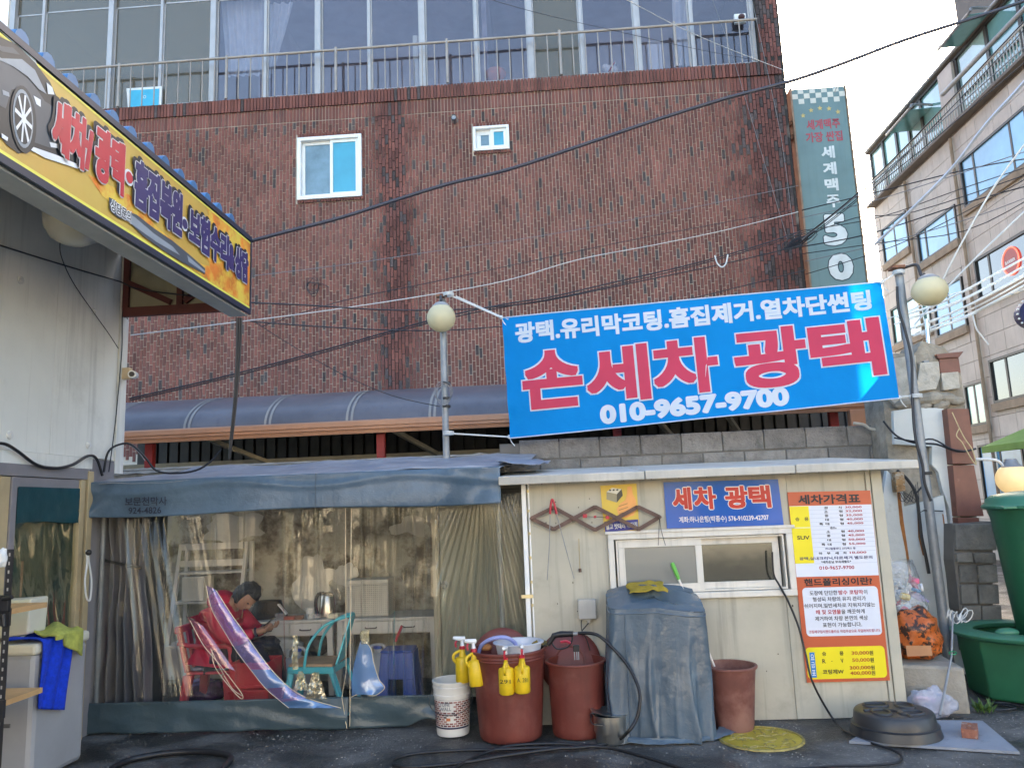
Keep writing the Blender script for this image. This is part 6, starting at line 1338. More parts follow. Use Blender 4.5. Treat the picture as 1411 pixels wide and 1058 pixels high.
# steel pot
pt = thing('steel_pot', 'small stainless steel pot with its lid tilted, in front of the middle barrel', 'pot', (.26, 5.55, 0)); SS = mat('stainless', (.55, .54, .5, 1), .28, .95, var=.12, vs=6)
m_ = MB(); m_.lathe([(0, .003), (.098, .003), (.104, .012), (.104, .055), (.107, .06), (.112, .075), (.112, .175), (.119, .177), (.119, .182), (.108, .182), (.102, .02), (0, .02)], (.255, 5.56, 0), 40); m_.build('body', SS, pt, smooth=True)
m_ = MB(); m_.xf = Matrix.Translation((.25, 5.57, .19)) @ Matrix.Rotation(rad(6), 4, 'Y'); m_.lathe([(.125, 0), (.128, .006), (.12, .008), (.10, -.008), (0, -.012)], (0, 0, 0), 40); m_.build('lid', SS, pt, smooth=True)
m_ = MB(); m_.tube(sm([(.13, 5.5, .175), (.12, 5.47, .2), (.135, 5.45, .215), (.15, 5.47, .2)]), .005, 6); m_.tube(sm([(.12, 5.5, .17), (.13, 5.44, .15), (.2, 5.42, .14)]), .004, 6); m_.build('handle', MATS['wire_dark'], pt, smooth=True)
# covered machine
cm_ = thing('covered_machine', 'machine under a blue-grey fitted tarpaulin cover between the barrels and the bucket', 'covered machine', (.62, 5.78, 0))
CVM = mat('cover_blue', (.075, .105, .135, 1), .27, var=.1, vs=4, bump=.5, bs=8, col2=(.085, .125, .165, 1), s2=2.5)
def cover(u, v_):
    a = u * 6.2832; t = v_
    cx_, cy_ = .625 - .02 * (1 - t) , 5.765 - .03 * (1 - t)
    hx = .335 + .012 * (1 - t) ** 2; hy = .215 + .03 * (1 - t) ** 2
    c_, s_ = math.cos(a), math.sin(a); n_ = 7
    k = (abs(c_) ** n_ + abs(s_) ** n_) ** (-1 / n_)
    x = c_ * k * hx; y = s_ * k * hy
    am = (1 - t) ** 1.3 * .020 + .003; fold = am * math.sin(a * 7 + 2.6 * math.sin(a * 2 + 1)) + .5 * am * noise.noise(Vector((c_ * 5, s_ * 5, t * 1.2))) + .014 * noise.noise(Vector((c_ * 2.5, s_ * 2.5, t * 2.5))) + min(1, (1 - t) * 1.6) * (.042 * (1 - abs(math.sin(c_ * k * 4.3 + .5 + .5 * math.sin(t * 3.5)))) ** 2.4 + .022 * (1 - abs(math.sin(c_ * k * 9.1 + 1 - 1.1 * t))) ** 3 * (1 - t)) * (1 if s_ < 0 else .3)
    if s_ < 0: fold += .018 * math.exp(-((c_ * k + .35 + .4 * t) / .1) ** 2) * math.sin(t * 3.14) - .014 * math.exp(-((c_ * k - .0) / .13) ** 2) * (1 - t)
    x += c_ * fold; y += s_ * fold
    zt = .86 + .11 * (y / .24 * .5 + .5) - .05 * max(0, x / .33) * (1 if y < .2 else .4)
    z = zt * t + .004
    if t > .93: z = zt * t
    return Vector((cx_ + x, cy_ + y, z + (.008 * math.sin(a * 19) if v_ == 0 else 0) * 0))
m_ = MB(); m_.grid(cover, 200, 40)
def ctop(u, v_):   # the top, closing inwards
    p = cover(u, 1); c = Vector((.63, 5.77, .975)); q = p.lerp(c, v_); q.z = p.z + (c.z - p.z) * v_ * .2 + .035 * math.sin(min(1, v_ * 1.6) * 1.57) + .006 * noise.noise(q * 9); return q
m_.grid(ctop, 200, 10); m_.build('cover', CVM, cm_, smooth='all')
m_ = MB()
pts = [cover(u / 100, .965) + Vector((0, -.004, 0)) for u in range(52, 100)]; m_.tube(pts, .005, 6, caps=True)
m_.tube([cover(.655, v_ / 20) + Vector((-.002, -.004, 0)) for v_ in range(1, 20)], .0045, 6); m_.build('seam', mat('cover_seam', (.075, .11, .15, 1), .4), cm_, smooth=True)
def hem(u, v_):
    a = -2.9 + 2.8 * u; x = .61 + .40 * math.cos(a) * (1 + .06 * v_) ; y = 5.735 + .275 * math.sin(a) * (1 + .10 * v_)
    return Vector((x + (.12 * v_ * u ** 6), y + .02 * noise.noise(Vector((u * 12, v_, 0))), .012 + .03 * (1 - v_) + .014 * abs(noise.noise(Vector((u * 9, v_ * 2, 3))))))
m_ = MB(); m_.grid(hem, 90, 5); m_.build('hem', CVM, cm_, smooth='all')
m_ = MB()
def clothf(u, v_):
    c = Vector((.58, 5.79, .985)); x = (u - .5) * .27 + .01 * math.sin(v_ * 7); y = (v_ - .5) * .24
    return c + Vector((x, y, .014 * abs(noise.noise(Vector((u * 4, v_ * 4, 2)))) + .012 * math.exp(-((u - .6) / .1) ** 2) + .075 * (v_ - .5) * .6 - .09 * max(0, abs(u - .5) - .42)))
m_.grid(clothf, 26, 18); m_.build('cloth', mat('mustard_cloth', (.36, .25, .02, 1), .9, var=.25, vs=12, bump=.3), None, smooth='all', solid=.003, label='mustard yellow cloth lying on the covered machine', cat='cloth')
mp_ = thing('mop', 'mop stick with a green grip leaning behind the covered machine', 'mop', (1.0, 5.95, .3))
a, b_ = at(926, 775, Y=5.93), at(984, 918, Y=5.90)
MB().tube([a.lerp(b_, .16), b_], .0105, 10).build('pole', mat('pole_white', (.66, .62, .6, 1), .35, .3), mp_, smooth=True)
m_ = MB(); m_.tube([a, a.lerp(b_, .03), a.lerp(b_, .12), a.lerp(b_, .165)], [.012, .016, .0155, .012], 10); m_.build('grip', mat('grip_green', (.12, .42, .06, 1), .45), mp_, smooth=True)
# manhole cover, yellow, with a raised pattern
mh = thing('manhole_cover', 'yellow painted manhole cover with a raised pattern', 'manhole cover', (1.25, 5.54, 0))
YP = mat('yellow_paint', (.42, .31, .03, 1), .6, var=.3, vs=6, bump=.3, bs=30, col2=(.12, .1, .05, 1), s2=9, t2=(.56, .7))
m_ = MB(); m_.lathe([(0, .004), (.262, .004), (.27, .0)], (1.25, 5.55, 0), 40); m_.build('disc', YP, mh)
m_ = MB(); m_.lathe([(.262, .005), (.262, .011), (.275, .011), (.28, 0)], (1.25, 5.55, 0), 40)
random.seed(21)
for i in range(46):
    a = random.random() * 6.28; r_ = .235 * math.sqrt(random.random()); x, y = 1.25 + r_ * math.cos(a), 5.55 + r_ * math.sin(a); b0_ = random.random() * 3.14; l = random.uniform(.02, .045)
    m_.tube(sm([(x - math.cos(b0_) * l, y - math.sin(b0_) * l, .006), (x, y + .008, .006), (x + math.cos(b0_ + .7) * l, y + math.sin(b0_ + .7) * l, .006)], 3), .0045, 4)
m_.build('raised_pattern', mat('yellow_worn', (.3, .24, .07, 1), .6, var=.4, vs=20), mh)
# black tub upside down, grey board, brick
bd_ = thing('board', 'grey sheet of board lying on the asphalt under the black tub', 'board', (2.35, 5.5, 0))
p = [at(1170, 1022, Z=.01), at(1405, 1037, Z=.01), at(1354, 994, Z=.01), at(1220, 992, Z=.01)]
MB().hexa([q + Vector((0, 0, -.008)) for q in p] + [q + Vector((0, 0, .008)) for q in p]).build('sheet', mat('board_grey', (.24, .26, .30, 1), .6, var=.18, vs=3, bump=.2, bs=30, col2=(.16, .17, .18, 1), s2=6, t2=(.58, .7)), bd_)
bt_ = thing('mixing_tub', 'black plastic tub upside down with raised oval ridges', 'tub', (2.12, 5.58, 0)); BTM = mat('tub_black', (.03, .032, .036, 1), .38, var=.3, vs=5)
cx2, cy2 = 2.135, 5.56
m_ = MB(); m_.lathe([(.275, .018), (.282, .02), (.28, .03), (.268, .075), (.272, .08), (.256, .085), (.246, .15), (.236, .162), (.20, .166), (0, .166)], (cx2, cy2, 0), 48); m_.build('body', BTM, bt_, smooth=True)
m_ = MB()
for k in range(4):
    a0 = k * 1.5708 + .6
    for r_, w_ in ((.155, .0),): 
        c_ = Vector((cx2 + math.cos(a0) * .13, cy2 + math.sin(a0) * .13, .168)); m_.tube([c_ + Vector((math.cos(t * .3491) * .078 * (1 if k % 2 else .7), math.sin(t * .3491) * .078 * (.7 if k % 2 else 1), 0)) for t in range(19)], .011, 6)
    if k == 0: m_.tube(sm([(cx2 - .2, cy2 - .03, .168), (cx2 - .05, cy2 - .02, .17), (cx2 + .02, cy2 - .12, .168), (cx2 + .03, cy2 - .2, .168)]), .011, 6)
m_.build('ridge', BTM, bt_, smooth=True)
bk_ = thing('brick', 'single red brick with holes lying on the grey board', 'brick', at(1337, 1014, Z=.02))
c = at(1337, 1012, Z=.02); X_ = Matrix.Translation(Vector((c.x, c.y, .02))) @ Matrix.Rotation(rad(62), 4, 'Z')
m_ = MB(); m_.xf = X_
L_, W_2, Hh = .085, .045, .056
ys_ = [-W_2, -.014, .014, W_2]; xs_ = [-L_, -.062, -.036, -.013, .013, .036, .062, L_]
for i in range(7):
    for j in range(3):
        if j == 1 and i in (1, 3, 5): continue
        m_.box(xs_[i], xs_[i + 1], ys_[j], ys_[j + 1], 0, Hh)
m_.build('body', mat('loose_brick', (.30, .12, .075, 1), .9, var=.25, vs=20, bump=.6, col2=(.45, .38, .32, 1), s2=14, t2=(.55, .7)), bk_)
# leaning rod, bags, step items
rd = thing('leaning_rod', 'thin metal rod leaning on the step with a white cord tangled at its top', 'rod', at(1296, 985, Z=0))
MB().tube([at(1313, 843, Y=6.35), at(1311, 905, Y=6.1), at(1295, 985, Y=5.80)], [.007, .008, .010], 8).build('rod', STEEL, rd, smooth=True)
m_ = MB(); random.seed(2)
for k in range(5):
    c = at(1306 + 6 * k, 845 + 3 * (k % 3), Y=6.34); m_.tube([c + Vector(((.022 + .006 * k) * math.cos(a * .55 + k), -.02 + .012 * math.sin(a), (.03 + .004 * k) * math.sin(a * .7 + k))) for a in range(12)], .004, 6)
m_.build('cord', WIREW, rd, smooth=True)
m_ = MB(); c = at(1312, 899, Y=6.12); m_.tube([c + Vector((.028 * math.cos(a), -.01, .012 * math.sin(a))) for a in range(12)], .004, 5); m_.build('green_tie', mat('green_string', (.03, .4, .18, 1), .5), rd)
gbag = thing('rubbish_bag', 'clear rubbish bag of plastic bottles standing on the concrete step', 'rubbish bag', (2.66, 6.55, .33))
CB = film('bag_film', (.86, .88, .9), (1, 1, 1), lo=.12, hi=.75, rough=.12, haze=.10, bump=.8, sc=(14, 14, 14), hazec=(.72, .72, .74))
cbx, cby = 2.64, 6.50
def bagc(u, v_):
    a = u * 6.2832; r_ = .20 * (1 - .12 * math.cos(v_ * 6)) * (1 + .16 * noise.noise(Vector((math.cos(a) * 1.5, math.sin(a) * 1.5, v_ * 3))) + .07 * noise.noise(Vector((math.cos(a) * 5, math.sin(a) * 5, v_ * 9))))
    if v_ > .93: r_ *= .97
    return Vector((cbx - .04 * v_ + math.cos(a) * r_, cby + math.sin(a) * r_ * .75, .335 + .72 * v_))
m_ = MB(); m_.grid(bagc, 40, 34); m_.build('film', CB, gbag, smooth='all')
random.seed(31)
bcols = [mat('pet_clear', (.55, .6, .62, 1), .15, var=.3, vs=20, spec=.8), mat('pet_blue', (.05, .25, .55, 1), .3), mat('pet_pink', (.6, .1, .2, 1), .4), mat('pet_yellow', (.7, .5, .04, 1), .4), mat('pet_white', (.7, .7, .72, 1), .4), mat('pet_purple', (.35, .28, .5, 1), .4)]
for i in range(46):
    a = random.random() * 6.28; r_ = random.uniform(.03, .145); z = .42 + .50 * random.random()
    c = Vector((cbx + r_ * math.cos(a), cby + r_ * .7 * math.sin(a) - .02, z)); d = Vector((random.uniform(-1, 1), random.uniform(-1, 1), random.uniform(-1, 1))).normalized()
    m_ = MB(); l = random.uniform(.05, .09); rr = random.uniform(.02, .032); m_.tube([c - d * l, c - d * l * .95, c + d * l * .4, c + d * l * .75, c + d * l], [rr * .8, rr, rr, rr * .4, rr * .4], 10)
    o = m_.build('bottle', random.choices(bcols, (12, 2, 2, 1, 5, 2))[0], None, smooth=True, label='small crushed plastic bottle inside the clear rubbish bag', cat='bottle', group='bottles in the rubbish bag')
for (px, py, mm, lb) in ((1259, 800, bcols[2], 'pink bottle near the top of the rubbish bag'), (1247, 822, bcols[3], 'yellow bottle at the left of the rubbish bag'), (1262, 813, bcols[1], 'dark blue bottle cap in the rubbish bag')):
    c = at(px, py, Y=6.40); m_ = MB(); m_.tube([c + Vector((-.03, 0, .01)), c + Vector((.03, 0, -.008))], .026 if mm != bcols[1] else .014, 12); m_.build('bottle', mm, None, smooth=True, label=lb, cat='bottle')
ob_ = sack('orange_bag', 'orange plastic rubbish bag printed in black at the foot of the clear one', 'rubbish bag', (2.66, 6.36, .50), .2, (.98, .75, .98), mat('orange_plastic', (.62, .15, .03, 1), .3, var=.25, vs=5, bump=.9, bs=9, col2=(.06, .03, .02, 1), s2=16, t2=(.52, .55), trans=.2), 11, 34, .28)
m_ = MB(); P = Panel(at(1248, 889, Y=6.17), at(1283, 889, Y=6.17), at(1285, 903, Y=6.15), at(1250, 904, Y=6.15)); P.rect(m_, 0, 1, 0, 1, 0, mi=0); m_.build('label_patch', [mat('bag_label', (.35, .15, .05, 1), .5), BLK], ob_)
sack('plastic_bag', 'small clear plastic bag with a pink tube on the ground by the step', 'bag', (2.57, 5.98, .085), .12, (1.3, .7, .9), film('bag_film2', (.85, .86, .92), (1, 1, 1), lo=.2, hi=.8, rough=.12, haze=.38, bump=1.0, sc=(16, 16, 16), hazec=(.62, .62, .72)), 8, 30, .35)
m_ = MB(); c = at(1276, 962, Y=5.98); m_.tube([c + Vector((-.08, 0, .01)), c + Vector((.06, 0, -.01))], .018, 10); m_.build('tube', bcols[2], None, smooth=True, label='pink plastic tube inside the small clear bag on the ground', cat='tube')
sack('white_bowl', 'crumpled white packaging on the right end of the step', 'packaging', (2.84, 6.5, .38), .07, (1, .8, .8), WHITE, 14)
# green bins
GRB = mat('bin_green', (.018, .115, .055, 1), .42, var=.16, vs=2.5, bump=.06, bs=20, col2=(.012, .075, .04, 1), s2=5, t2=(.6, .75))
tb = thing('green_tub', 'wide low green plastic tub at the bottom right', 'tub', (3.42, 6.5, 0))
m_ = MB(); m_.lathe([(0, .01), (.40, .01), (.41, .03), (.455, .47), (.43, .47), (.39, .05), (0, .05)], (3.55, 6.52, 0), 8, ph=.3927); m_.build('body', GRB, tb, bevel=.012)
m_ = MB(); m_.lathe([(.39, .44), (.47, .45), (.50, .465), (.505, .485), (.48, .50), (.36, .505), (.34, .49), (.36, .46)], (3.55, 6.50, 0), 44); m_.build('rim', mat('bin_green_light', (.04, .17, .10, 1), .45, var=.15, vs=3), tb, smooth=True)
m_ = MB(); m_.ball((3.33, 6.31, .505), .06, 16, 8, sz=(1.5, .8, .6)); m_.build('knob', MATS['bin_green_light'], tb, smooth=True)
wb = thing('green_bin', 'tall green rubbish bin standing in the green tub', 'bin', (3.86, 6.5, .45))
m_ = MB(); m_.lathe([(.0, .40), (.29, .40), (.30, .42), (.385, 1.36), (.40, 1.40), (.40, 1.43), (.0, 1.43)], (3.86, 6.52, 0), 44); m_.build('body', GRB, wb, smooth=True)
m_ = MB(); m_.lathe([(.40, 1.42), (.435, 1.43), (.44, 1.45), (.41, 1.47), (.405, 1.50), (.36, 1.535), (.2, 1.56), (0, 1.57)], (3.86, 6.52, 0), 44); m_.build('lid', MATS['bin_green_light'], wb, smooth=True)
m_ = MB(); m_.box(3.40, 3.50, 6.25, 6.37, 1.43, 1.45); m_.build('lid_tab', MATS['bin_green_light'], wb, bevel=.004)
# weeds at the step
wd_ = thing('weed', 'small green weed growing between the step and the green tub', 'plant', (2.95, 6.05, 0)); random.seed(9); m_ = MB()
for i in range(34):
    a = random.random() * 6.28; l = random.uniform(.04, .10); b0_ = Vector((2.96 + random.uniform(-.05, .05), 6.05 + random.uniform(-.04, .04), .0)); t_ = b0_ + Vector((math.cos(a) * l * .7, math.sin(a) * l * .7, l)); s_ = Vector((-math.sin(a), math.cos(a), 0)) * .012
    md_ = b0_.lerp(t_, .5) + Vector((0, 0, .01)); m_.add([b0_, md_ - s_, t_, md_ + s_], [(0, 1, 2, 3)])
m_.build('leaf', mat('weed_green', (.06, .12, .02, 1), .6, rnd=.4), wd_, kind='stuff')
m_ = MB(); m_.tube([(2.96, 6.05, 0), (2.96, 6.05, .05)], .004, 5); m_.build('stem', MATS['weed_green'], wd_)
MB().tube(sm([at(x, y, Z=.012) for x, y in ((1330, 930), (1345, 955), (1372, 968), (1400, 975), (1360, 978), (1358, 970), (1385, 968), (1430, 978))], 6), .007, 6).build('wire', WIRE, None, smooth=True, label='loose black wire on the asphalt at the foot of the green tub', cat='wire')

# ================================================================== fixtures and signs on the shed front
def sign(name, label, cat, tl, tr, br, bl, Y, m_t, th=.008):
    o = thing(name, label, cat, at((bl[0] + br[0]) / 2, bl[1], Y=Y)); P = Panel(at(*tl, Y=Y), at(*tr, Y=Y), at(*br, Y=Y), at(*bl, Y=Y))
    m_ = MB(); P.rect(m_, 0, 1, 0, 1, -th, 0); m_.build('board', m_t, o); return o, P
Ysg = 5.985
o, P = sign('blue_sign', 'glossy blue sign with red lettering above the shed window', 'sign', (914, 664), (1072, 660), (1080, 723), (919, 728), Ysg, mat('sign_blue', (.012, .10, .42, 1), .12, var=.15, vs=3, coat=.4))
m_ = MB()
for (t_, u0, u1) in (('세', .075, .225), ('차', .26, .44), ('광', .53, .715), ('택', .735, .91)): P.text(m_, t_, u0, u1, .14, .60, .001, 0, off=.01, ring=.0125, k=14); P.text(m_, t_, u0, u1, .14, .60, .0035, 1, off=.01, ring=.0055, k=-2)
P.text(m_, '계좌:하나은행(박종수) 576-910239-42707', .11, .88, .755, .91, .002, 0, off=.02)
m_.build('lettering', [mat('bs_white', (.75, .72, .68, 1), .25), mat('bs_red', (.50, .03, .02, 1), .25)], o)
o, P = sign('battery_poster', 'yellow poster with a battery drawing behind the accordion peg rack', 'poster', (827, 669), (877, 666), (881, 730), (833, 734), Ysg, mat('poster_yellow', (.68, .47, .06, 1), .45, var=.06))
m_ = MB(); P.rect(m_, .02, .98, .77, .985, .002, mi=0); P.text(m_, '쉘고 밧데리 위탁점', .05, .95, .82, .94, .004, 1, off=.02)
def pp(pts, d, mi): m_.poly([P(u, v_, d) for u, v_ in pts][::-1], mi)
pp([(.14, .30), (.42, .38), (.44, .20), (.16, .14)], .003, 2); pp([(.42, .38), (.60, .24), (.58, .10), (.44, .20)], .0035, 3); pp([(.16, .14), (.44, .20), (.58, .10), (.32, .06)], .004, 1)
for q in (.22, .32, .42): pp([(q, .12), (q + .05, .13), (q + .08, .10), (q + .03, .09)], .005, 3)
# plain open hand outline on the right side of the poster
pp([(.44, .66), (.40, .52), (.52, .40), (.66, .34), (.72, .20), (.74, .06), (.86, .05), (.88, .22), (.96, .36), (.97, .54), (.86, .68), (.62, .72)], .003, 4)
for v_ in (.46, .54, .62): pp([(.46, v_), (.72, v_ - .05), (.72, v_ - .04), (.46, v_ + .012)], .0042, 5)
m_.build('print', [mat('pn_navy', (.01, .015, .2, 1), .4), mat('pn_white', (.65, .64, .55, 1), .4), mat('pn_grey', (.3, .27, .17, 1), .4), mat('pn_dark', (.05, .045, .03, 1), .4), mat('pn_gold', (.80, .36, .10, 1), .45), mat('pn_line', (.2, .1, .02, 1), .4)], o)
# price board
o, P = sign('price_board', 'tall orange and white car-wash price board at the right end of the shed', 'sign', (1085, 678), (1199, 675.5), (1226.5, 937), (1112, 940), Ysg, mat('pb_orange', (.50, .095, .035, 1), .4, var=.04))
PW_ = mat('pb_white', (.66, .69, .77, 1), .4, var=.03); PY = mat('pb_yellow', (.80, .66, .01, 1), .4, var=.03); PK = mat('pb_black', (.012, .010, .018, 1), .4); PR = mat('pb_red', (.42, .01, .035, 1), .4); PBL = mat('pb_blue', (.02, .2, .55, 1), .4); PD = mat('pb_brick', (.45, .09, .02, 1), .4)
m_ = MB(); P.rect(m_, .004, .996, .076, .455, .0012, mi=0)
P.rect(m_, .004, .236, .078, .192, .0024, mi=1); P.rect(m_, .004, .236, .195, .384, .0024, mi=1)
P.rrect(m_, .055, .965, .512, .766, .0012, .03, 0); P.rrect(m_, .02, .972, .822, .984, .0012, .03, 1); P.rect(m_, .062, .125, .847, .975, .0026, mi=2)
for v_ in (.099, .121, .143, .165, .187, .206, .229, .251, .274, .30, .322, .386): P.rect(m_, .24, .99, v_, v_ + .0012, .0024, mi=3)
m_.build('fields', [PW_, PY, PBL, mat('pb_rule', (.42, .46, .56, 1), .4)], o)
m_ = MB(); K = lambda s_, u0, u1, vc, h=.0165, mi=0, off=.02, ring=0: P.text(m_, s_, u0, u1, vc - h / 2, vc + h / 2, .004, mi, off=off, ring=ring)
K('세차가격표', .12, .865, .042, .050, 0, .012, .0018)
K('승', .06, .11, .147, .02); K('용', .17, .22, .147, .02); K('SUV', .06, .21, .247, .021)
for (n0, n1, pr_, vc, pre) in (('경', '차', '30,000', .089, 0), ('소', '형', '32,000', .110, 0), ('중', '형', '35,000', .132, 0), ('대', '형', '40,000', .154, 0), ('대', '형', '45,000', .176, 1), ('소', '형', '40,000', .218, 0), ('중', '형', '45,000', .240, 0), ('대', '형', '50,000', .263, 0), ('대', '형', '55,000', .286, 1)):
    K(n0, .42, .465, vc, .0135, 0, .03); K(n1, .595, .64, vc, .0135, 0, .03); K(pr_, .675, .875, vc, .0125, 1, .02)
    if pre: K('특', .345, .39, vc, .0135, 0, .03)
K('벤츠s', .47, .545, .198, .012); K('카니발롱바디 스타렉스 등', .385, .75, .309, .012, 2)
for i, ch_ in enumerate('하부세차'): K(ch_, .30 + .098 * i, .345 + .098 * i, .333, .0135, 0, .03)
K('10,000', .675, .875, .333, .0125, 1, .02)
K('광택,실내크리닉,타르제거 별도문의', .06, .94, .359, .018, 2, .02); K('*세차손님 부과세별도*', .32, .68, .379, .014, 0, .02); K('010-9657-9700', .29, .71, .410, .018, 1, .01)
K('핸드폴리싱이란?', .09, .905, .484, .038, 0, .01, .0012)
K('도장에 단단한', .14, .475, .541, .024, 0, .01); K('방수 코팅막', .49, .785, .541, .024, 1, .03); K('이', .795, .835, .541, .024, 0, .01)
K('형성되 차량의 유지 관리가', .17, .81, .574, .024, 0, .01); K('쉬어지며,일반세차로 지워지지않는', .06, .915, .608, .024, 0, .01)
K('때 및 오염물', .195, .495, .641, .024, 1, .03); K('을 깨끗하게', .50, .78, .641, .024, 0, .01); K('제거하여 차량 본연의 색상', .175, .81, .675, .024, 0, .01); K('표현이 가능합니다.', .26, .73, .708, .024, 0, .01)
K('코팅제구입시핸드폴리싱 작업무상으로 작업하여드립니다.', .085, .945, .742, .016, 1, .01)
K('승', .215, .265, .855, .022); K('용', .425, .475, .855, .022); K('30,000', .57, .78, .857, .021, 3, .03); K('원', .785, .83, .857, .023, 0)
K('R', .21, .25, .893, .022); K('.', .32, .33, .895, .005); K('V', .43, .465, .893, .022); K('50,000', .57, .78, .893, .021, 3, .03); K('원', .785, .83, .893, .023, 0)
K('코팅제W', .20, .455, .948, .024); K('300,000', .53, .78, .932, .021, 3, .03); K('원', .785, .83, .932, .023, 0); K('400,000', .53, .78, .959, .021, 3, .03); K('원', .785, .83, .959, .023, 0)
for i, ch_ in enumerate('요금표'): P.text(m_, ch_, .072, .116, .856 + i * .04, .886 + i * .04, .004, 4, off=.04)
m_.build('lettering', [PK, PR, mat('pb_navy', (.015, .02, .12, 1), .4), PD, PW_], o)
# accordion peg rack
pk = thing('accordion_rack', 'brown wooden accordion peg rack on the cream shed wall', 'peg rack', at(820, 730, Y=5.95)); WD = mat('rack_wood', (.13, .075, .055, 1), .7, var=.3, vs=12)
Yk = 5.955
segs = [((732, 714), (763, 699)), ((763, 699), (820, 730)), ((732, 714), (763, 729)), ((763, 729), (820, 698)), ((820, 698), (880, 729)), ((820, 730), (879, 698)), ((879, 698), (909, 712)), ((880, 729), (909, 712))]
for i, (a, b_) in enumerate(segs):
    y = Yk - (.008 if i in (0, 1, 4, 6) else 0); MB().bar(at(*a, Y=y), at(*b_, Y=y), .006, .029, up=(0, 0, 1)).build('slat', WD, pk)
for q in ((732, 714), (763, 699), (763, 729), (820, 698), (820, 730), (879, 698), (880, 729), (909, 712), (791, 714), (850, 714)):
    m_ = MB(); c = at(*q, Y=Yk); m_.tube([c + Vector((0, -.035, 0)), c + Vector((0, .03, 0))], .011, 10); m_.build('peg', WD, pk, smooth=True)
tg = thing('tongs', 'long metal tongs with red grips hanging on the peg rack', 'tongs', at(762, 800, Y=5.92)); Yt = 5.915
m_ = MB(); m_.tube(sm([at(x, y, Y=Yt) for x, y in ((758, 708), (759, 695), (761, 688), (764, 695), (767, 708))]), .009, 8); m_.build('grip', MATS['red_gloss'], tg, smooth=True)
m_ = MB(); m_.tube([at(758, 708, Y=Yt), at(757, 750, Y=Yt), at(754, 799, Y=Yt + .02)], .0035, 6); m_.tube([at(767, 708, Y=Yt), at(778, 750, Y=Yt), at(791, 797, Y=Yt + .02)], .0035, 6); m_.build('arm', STEEL, tg, smooth=True)
hk = thing('wire_hook', 'thin wire loop hanging from the right end of the peg rack', 'hook', at(908, 750, Y=5.93)); m_ = MB(); m_.tube(sm([at(x, y, Y=5.93) for x, y in ((907, 751), (908, 730), (909, 714), (911, 730), (917, 751))]), .0025, 5); m_.build('wire', WIRE, hk)
rk = thing('red_clip', 'small red clips strung between the slats of the peg rack', 'clip', at(820, 715, Y=5.93)); m_ = MB()
for x, y, s_ in ((806, 711, .016), (820, 712, .01), (837, 713, .014)): c = at(x, y, Y=5.93); m_.box(c.x - s_, c.x + s_, 5.925, 5.94, c.z - s_ * .8, c.z + s_)
m_.build('clip', MATS['red_gloss'], rk, bevel=.003); m_ = MB(); m_.tube([at(804, 711, Y=5.93), at(840, 713, Y=5.93)], .002, 4); m_.build('string', WIRE, rk)
br = thing('thin_brush', 'thin stick brush hanging on the shed wall below the peg rack', 'brush', at(800, 790, Y=5.96)); m_ = MB(); m_.tube([at(797.5, 742, Y=5.97), at(799, 783, Y=5.97)], .004, 6); m_.build('stick', TAN, br, smooth=True); m_ = MB(); m_.tube([at(799, 783, Y=5.97), at(799.5, 788, Y=5.97)], .011, 8); m_.build('head', WD, br, smooth=True)
jb = thing('junction_box', 'grey electrical box on the shed wall beside the covered machine', 'electrical box', at(809, 850, Y=5.95))
a, b_ = at(796, 826, Y=5.95), at(822, 852, Y=5.95); m_ = MB(); m_.box(a.x, b_.x, 5.93, 5.995, b_.z, a.z); m_.build('housing', mat('box_grey', (.42, .40, .36, 1), .5, streak=.2), jb, bevel=.006)
m_ = MB(); c = at(811, 855, Y=5.96); m_.tube([c + Vector((0, 0, .012)), c + Vector((0, 0, -.015))], .012, 10); m_.box(c.x - .035, c.x + .02, 5.95, 5.97, c.z + .004, c.z + .014); m_.build('gland', MATS['box_grey'], jb, smooth=False)
m_ = MB(); m_.tube(sm([at(811, 858, Y=5.95), at(806, 864, Y=5.94), at(802, 870, Y=5.93), at(808, 880, Y=5.93), at(813, 896, Y=5.93)]), .004, 6); m_.tube(sm([at(801, 854, Y=5.95), at(801, 864, Y=5.94), at(803, 876, Y=5.93)]), .003, 6); m_.build('lead', BLK, jb, smooth=True)
rb_ = thing('rusty_switch', 'rusty little switch box with loose wires on the ruined wall beside the shed', 'switch box', at(1240, 680, Y=7.2))
m_ = MB(); pxprism(m_, [(1233, 650), (1246, 650), (1248, 676), (1236, 678)], 7.18, .1); m_.build('housing', mat('rusty_box', (.30, .17, .07, 1), .8, var=.4, vs=20, col2=(.4, .37, .3, 1), s2=14, t2=(.5, .6)), rb_, bevel=.005)
m_ = MB()
for k in range(5): m_.tube(sm([at(1238 + 2 * k, 678, Y=7.22), at(1240 + 4 * k, 688 - k, Y=7.2), at(1246 + 5 * k, 690 + 2 * (k % 2), Y=7.2), at(1256 + 2 * k, 676 - 3 * k, Y=7.22)]), .003, 5)
m_.tube(sm([at(x, y, Y=7.2) for x, y in ((1236, 648), (1250, 660), (1262, 680), (1266, 705), (1270, 740), (1276, 768), (1280, 790))]), .014, 7); m_.tube(sm([at(1262, 680, Y=7.2), at(1272, 668, Y=7.2), at(1281, 655, Y=7.2)]), .008, 6); m_.build('wire', WIRE, rb_, smooth=True)

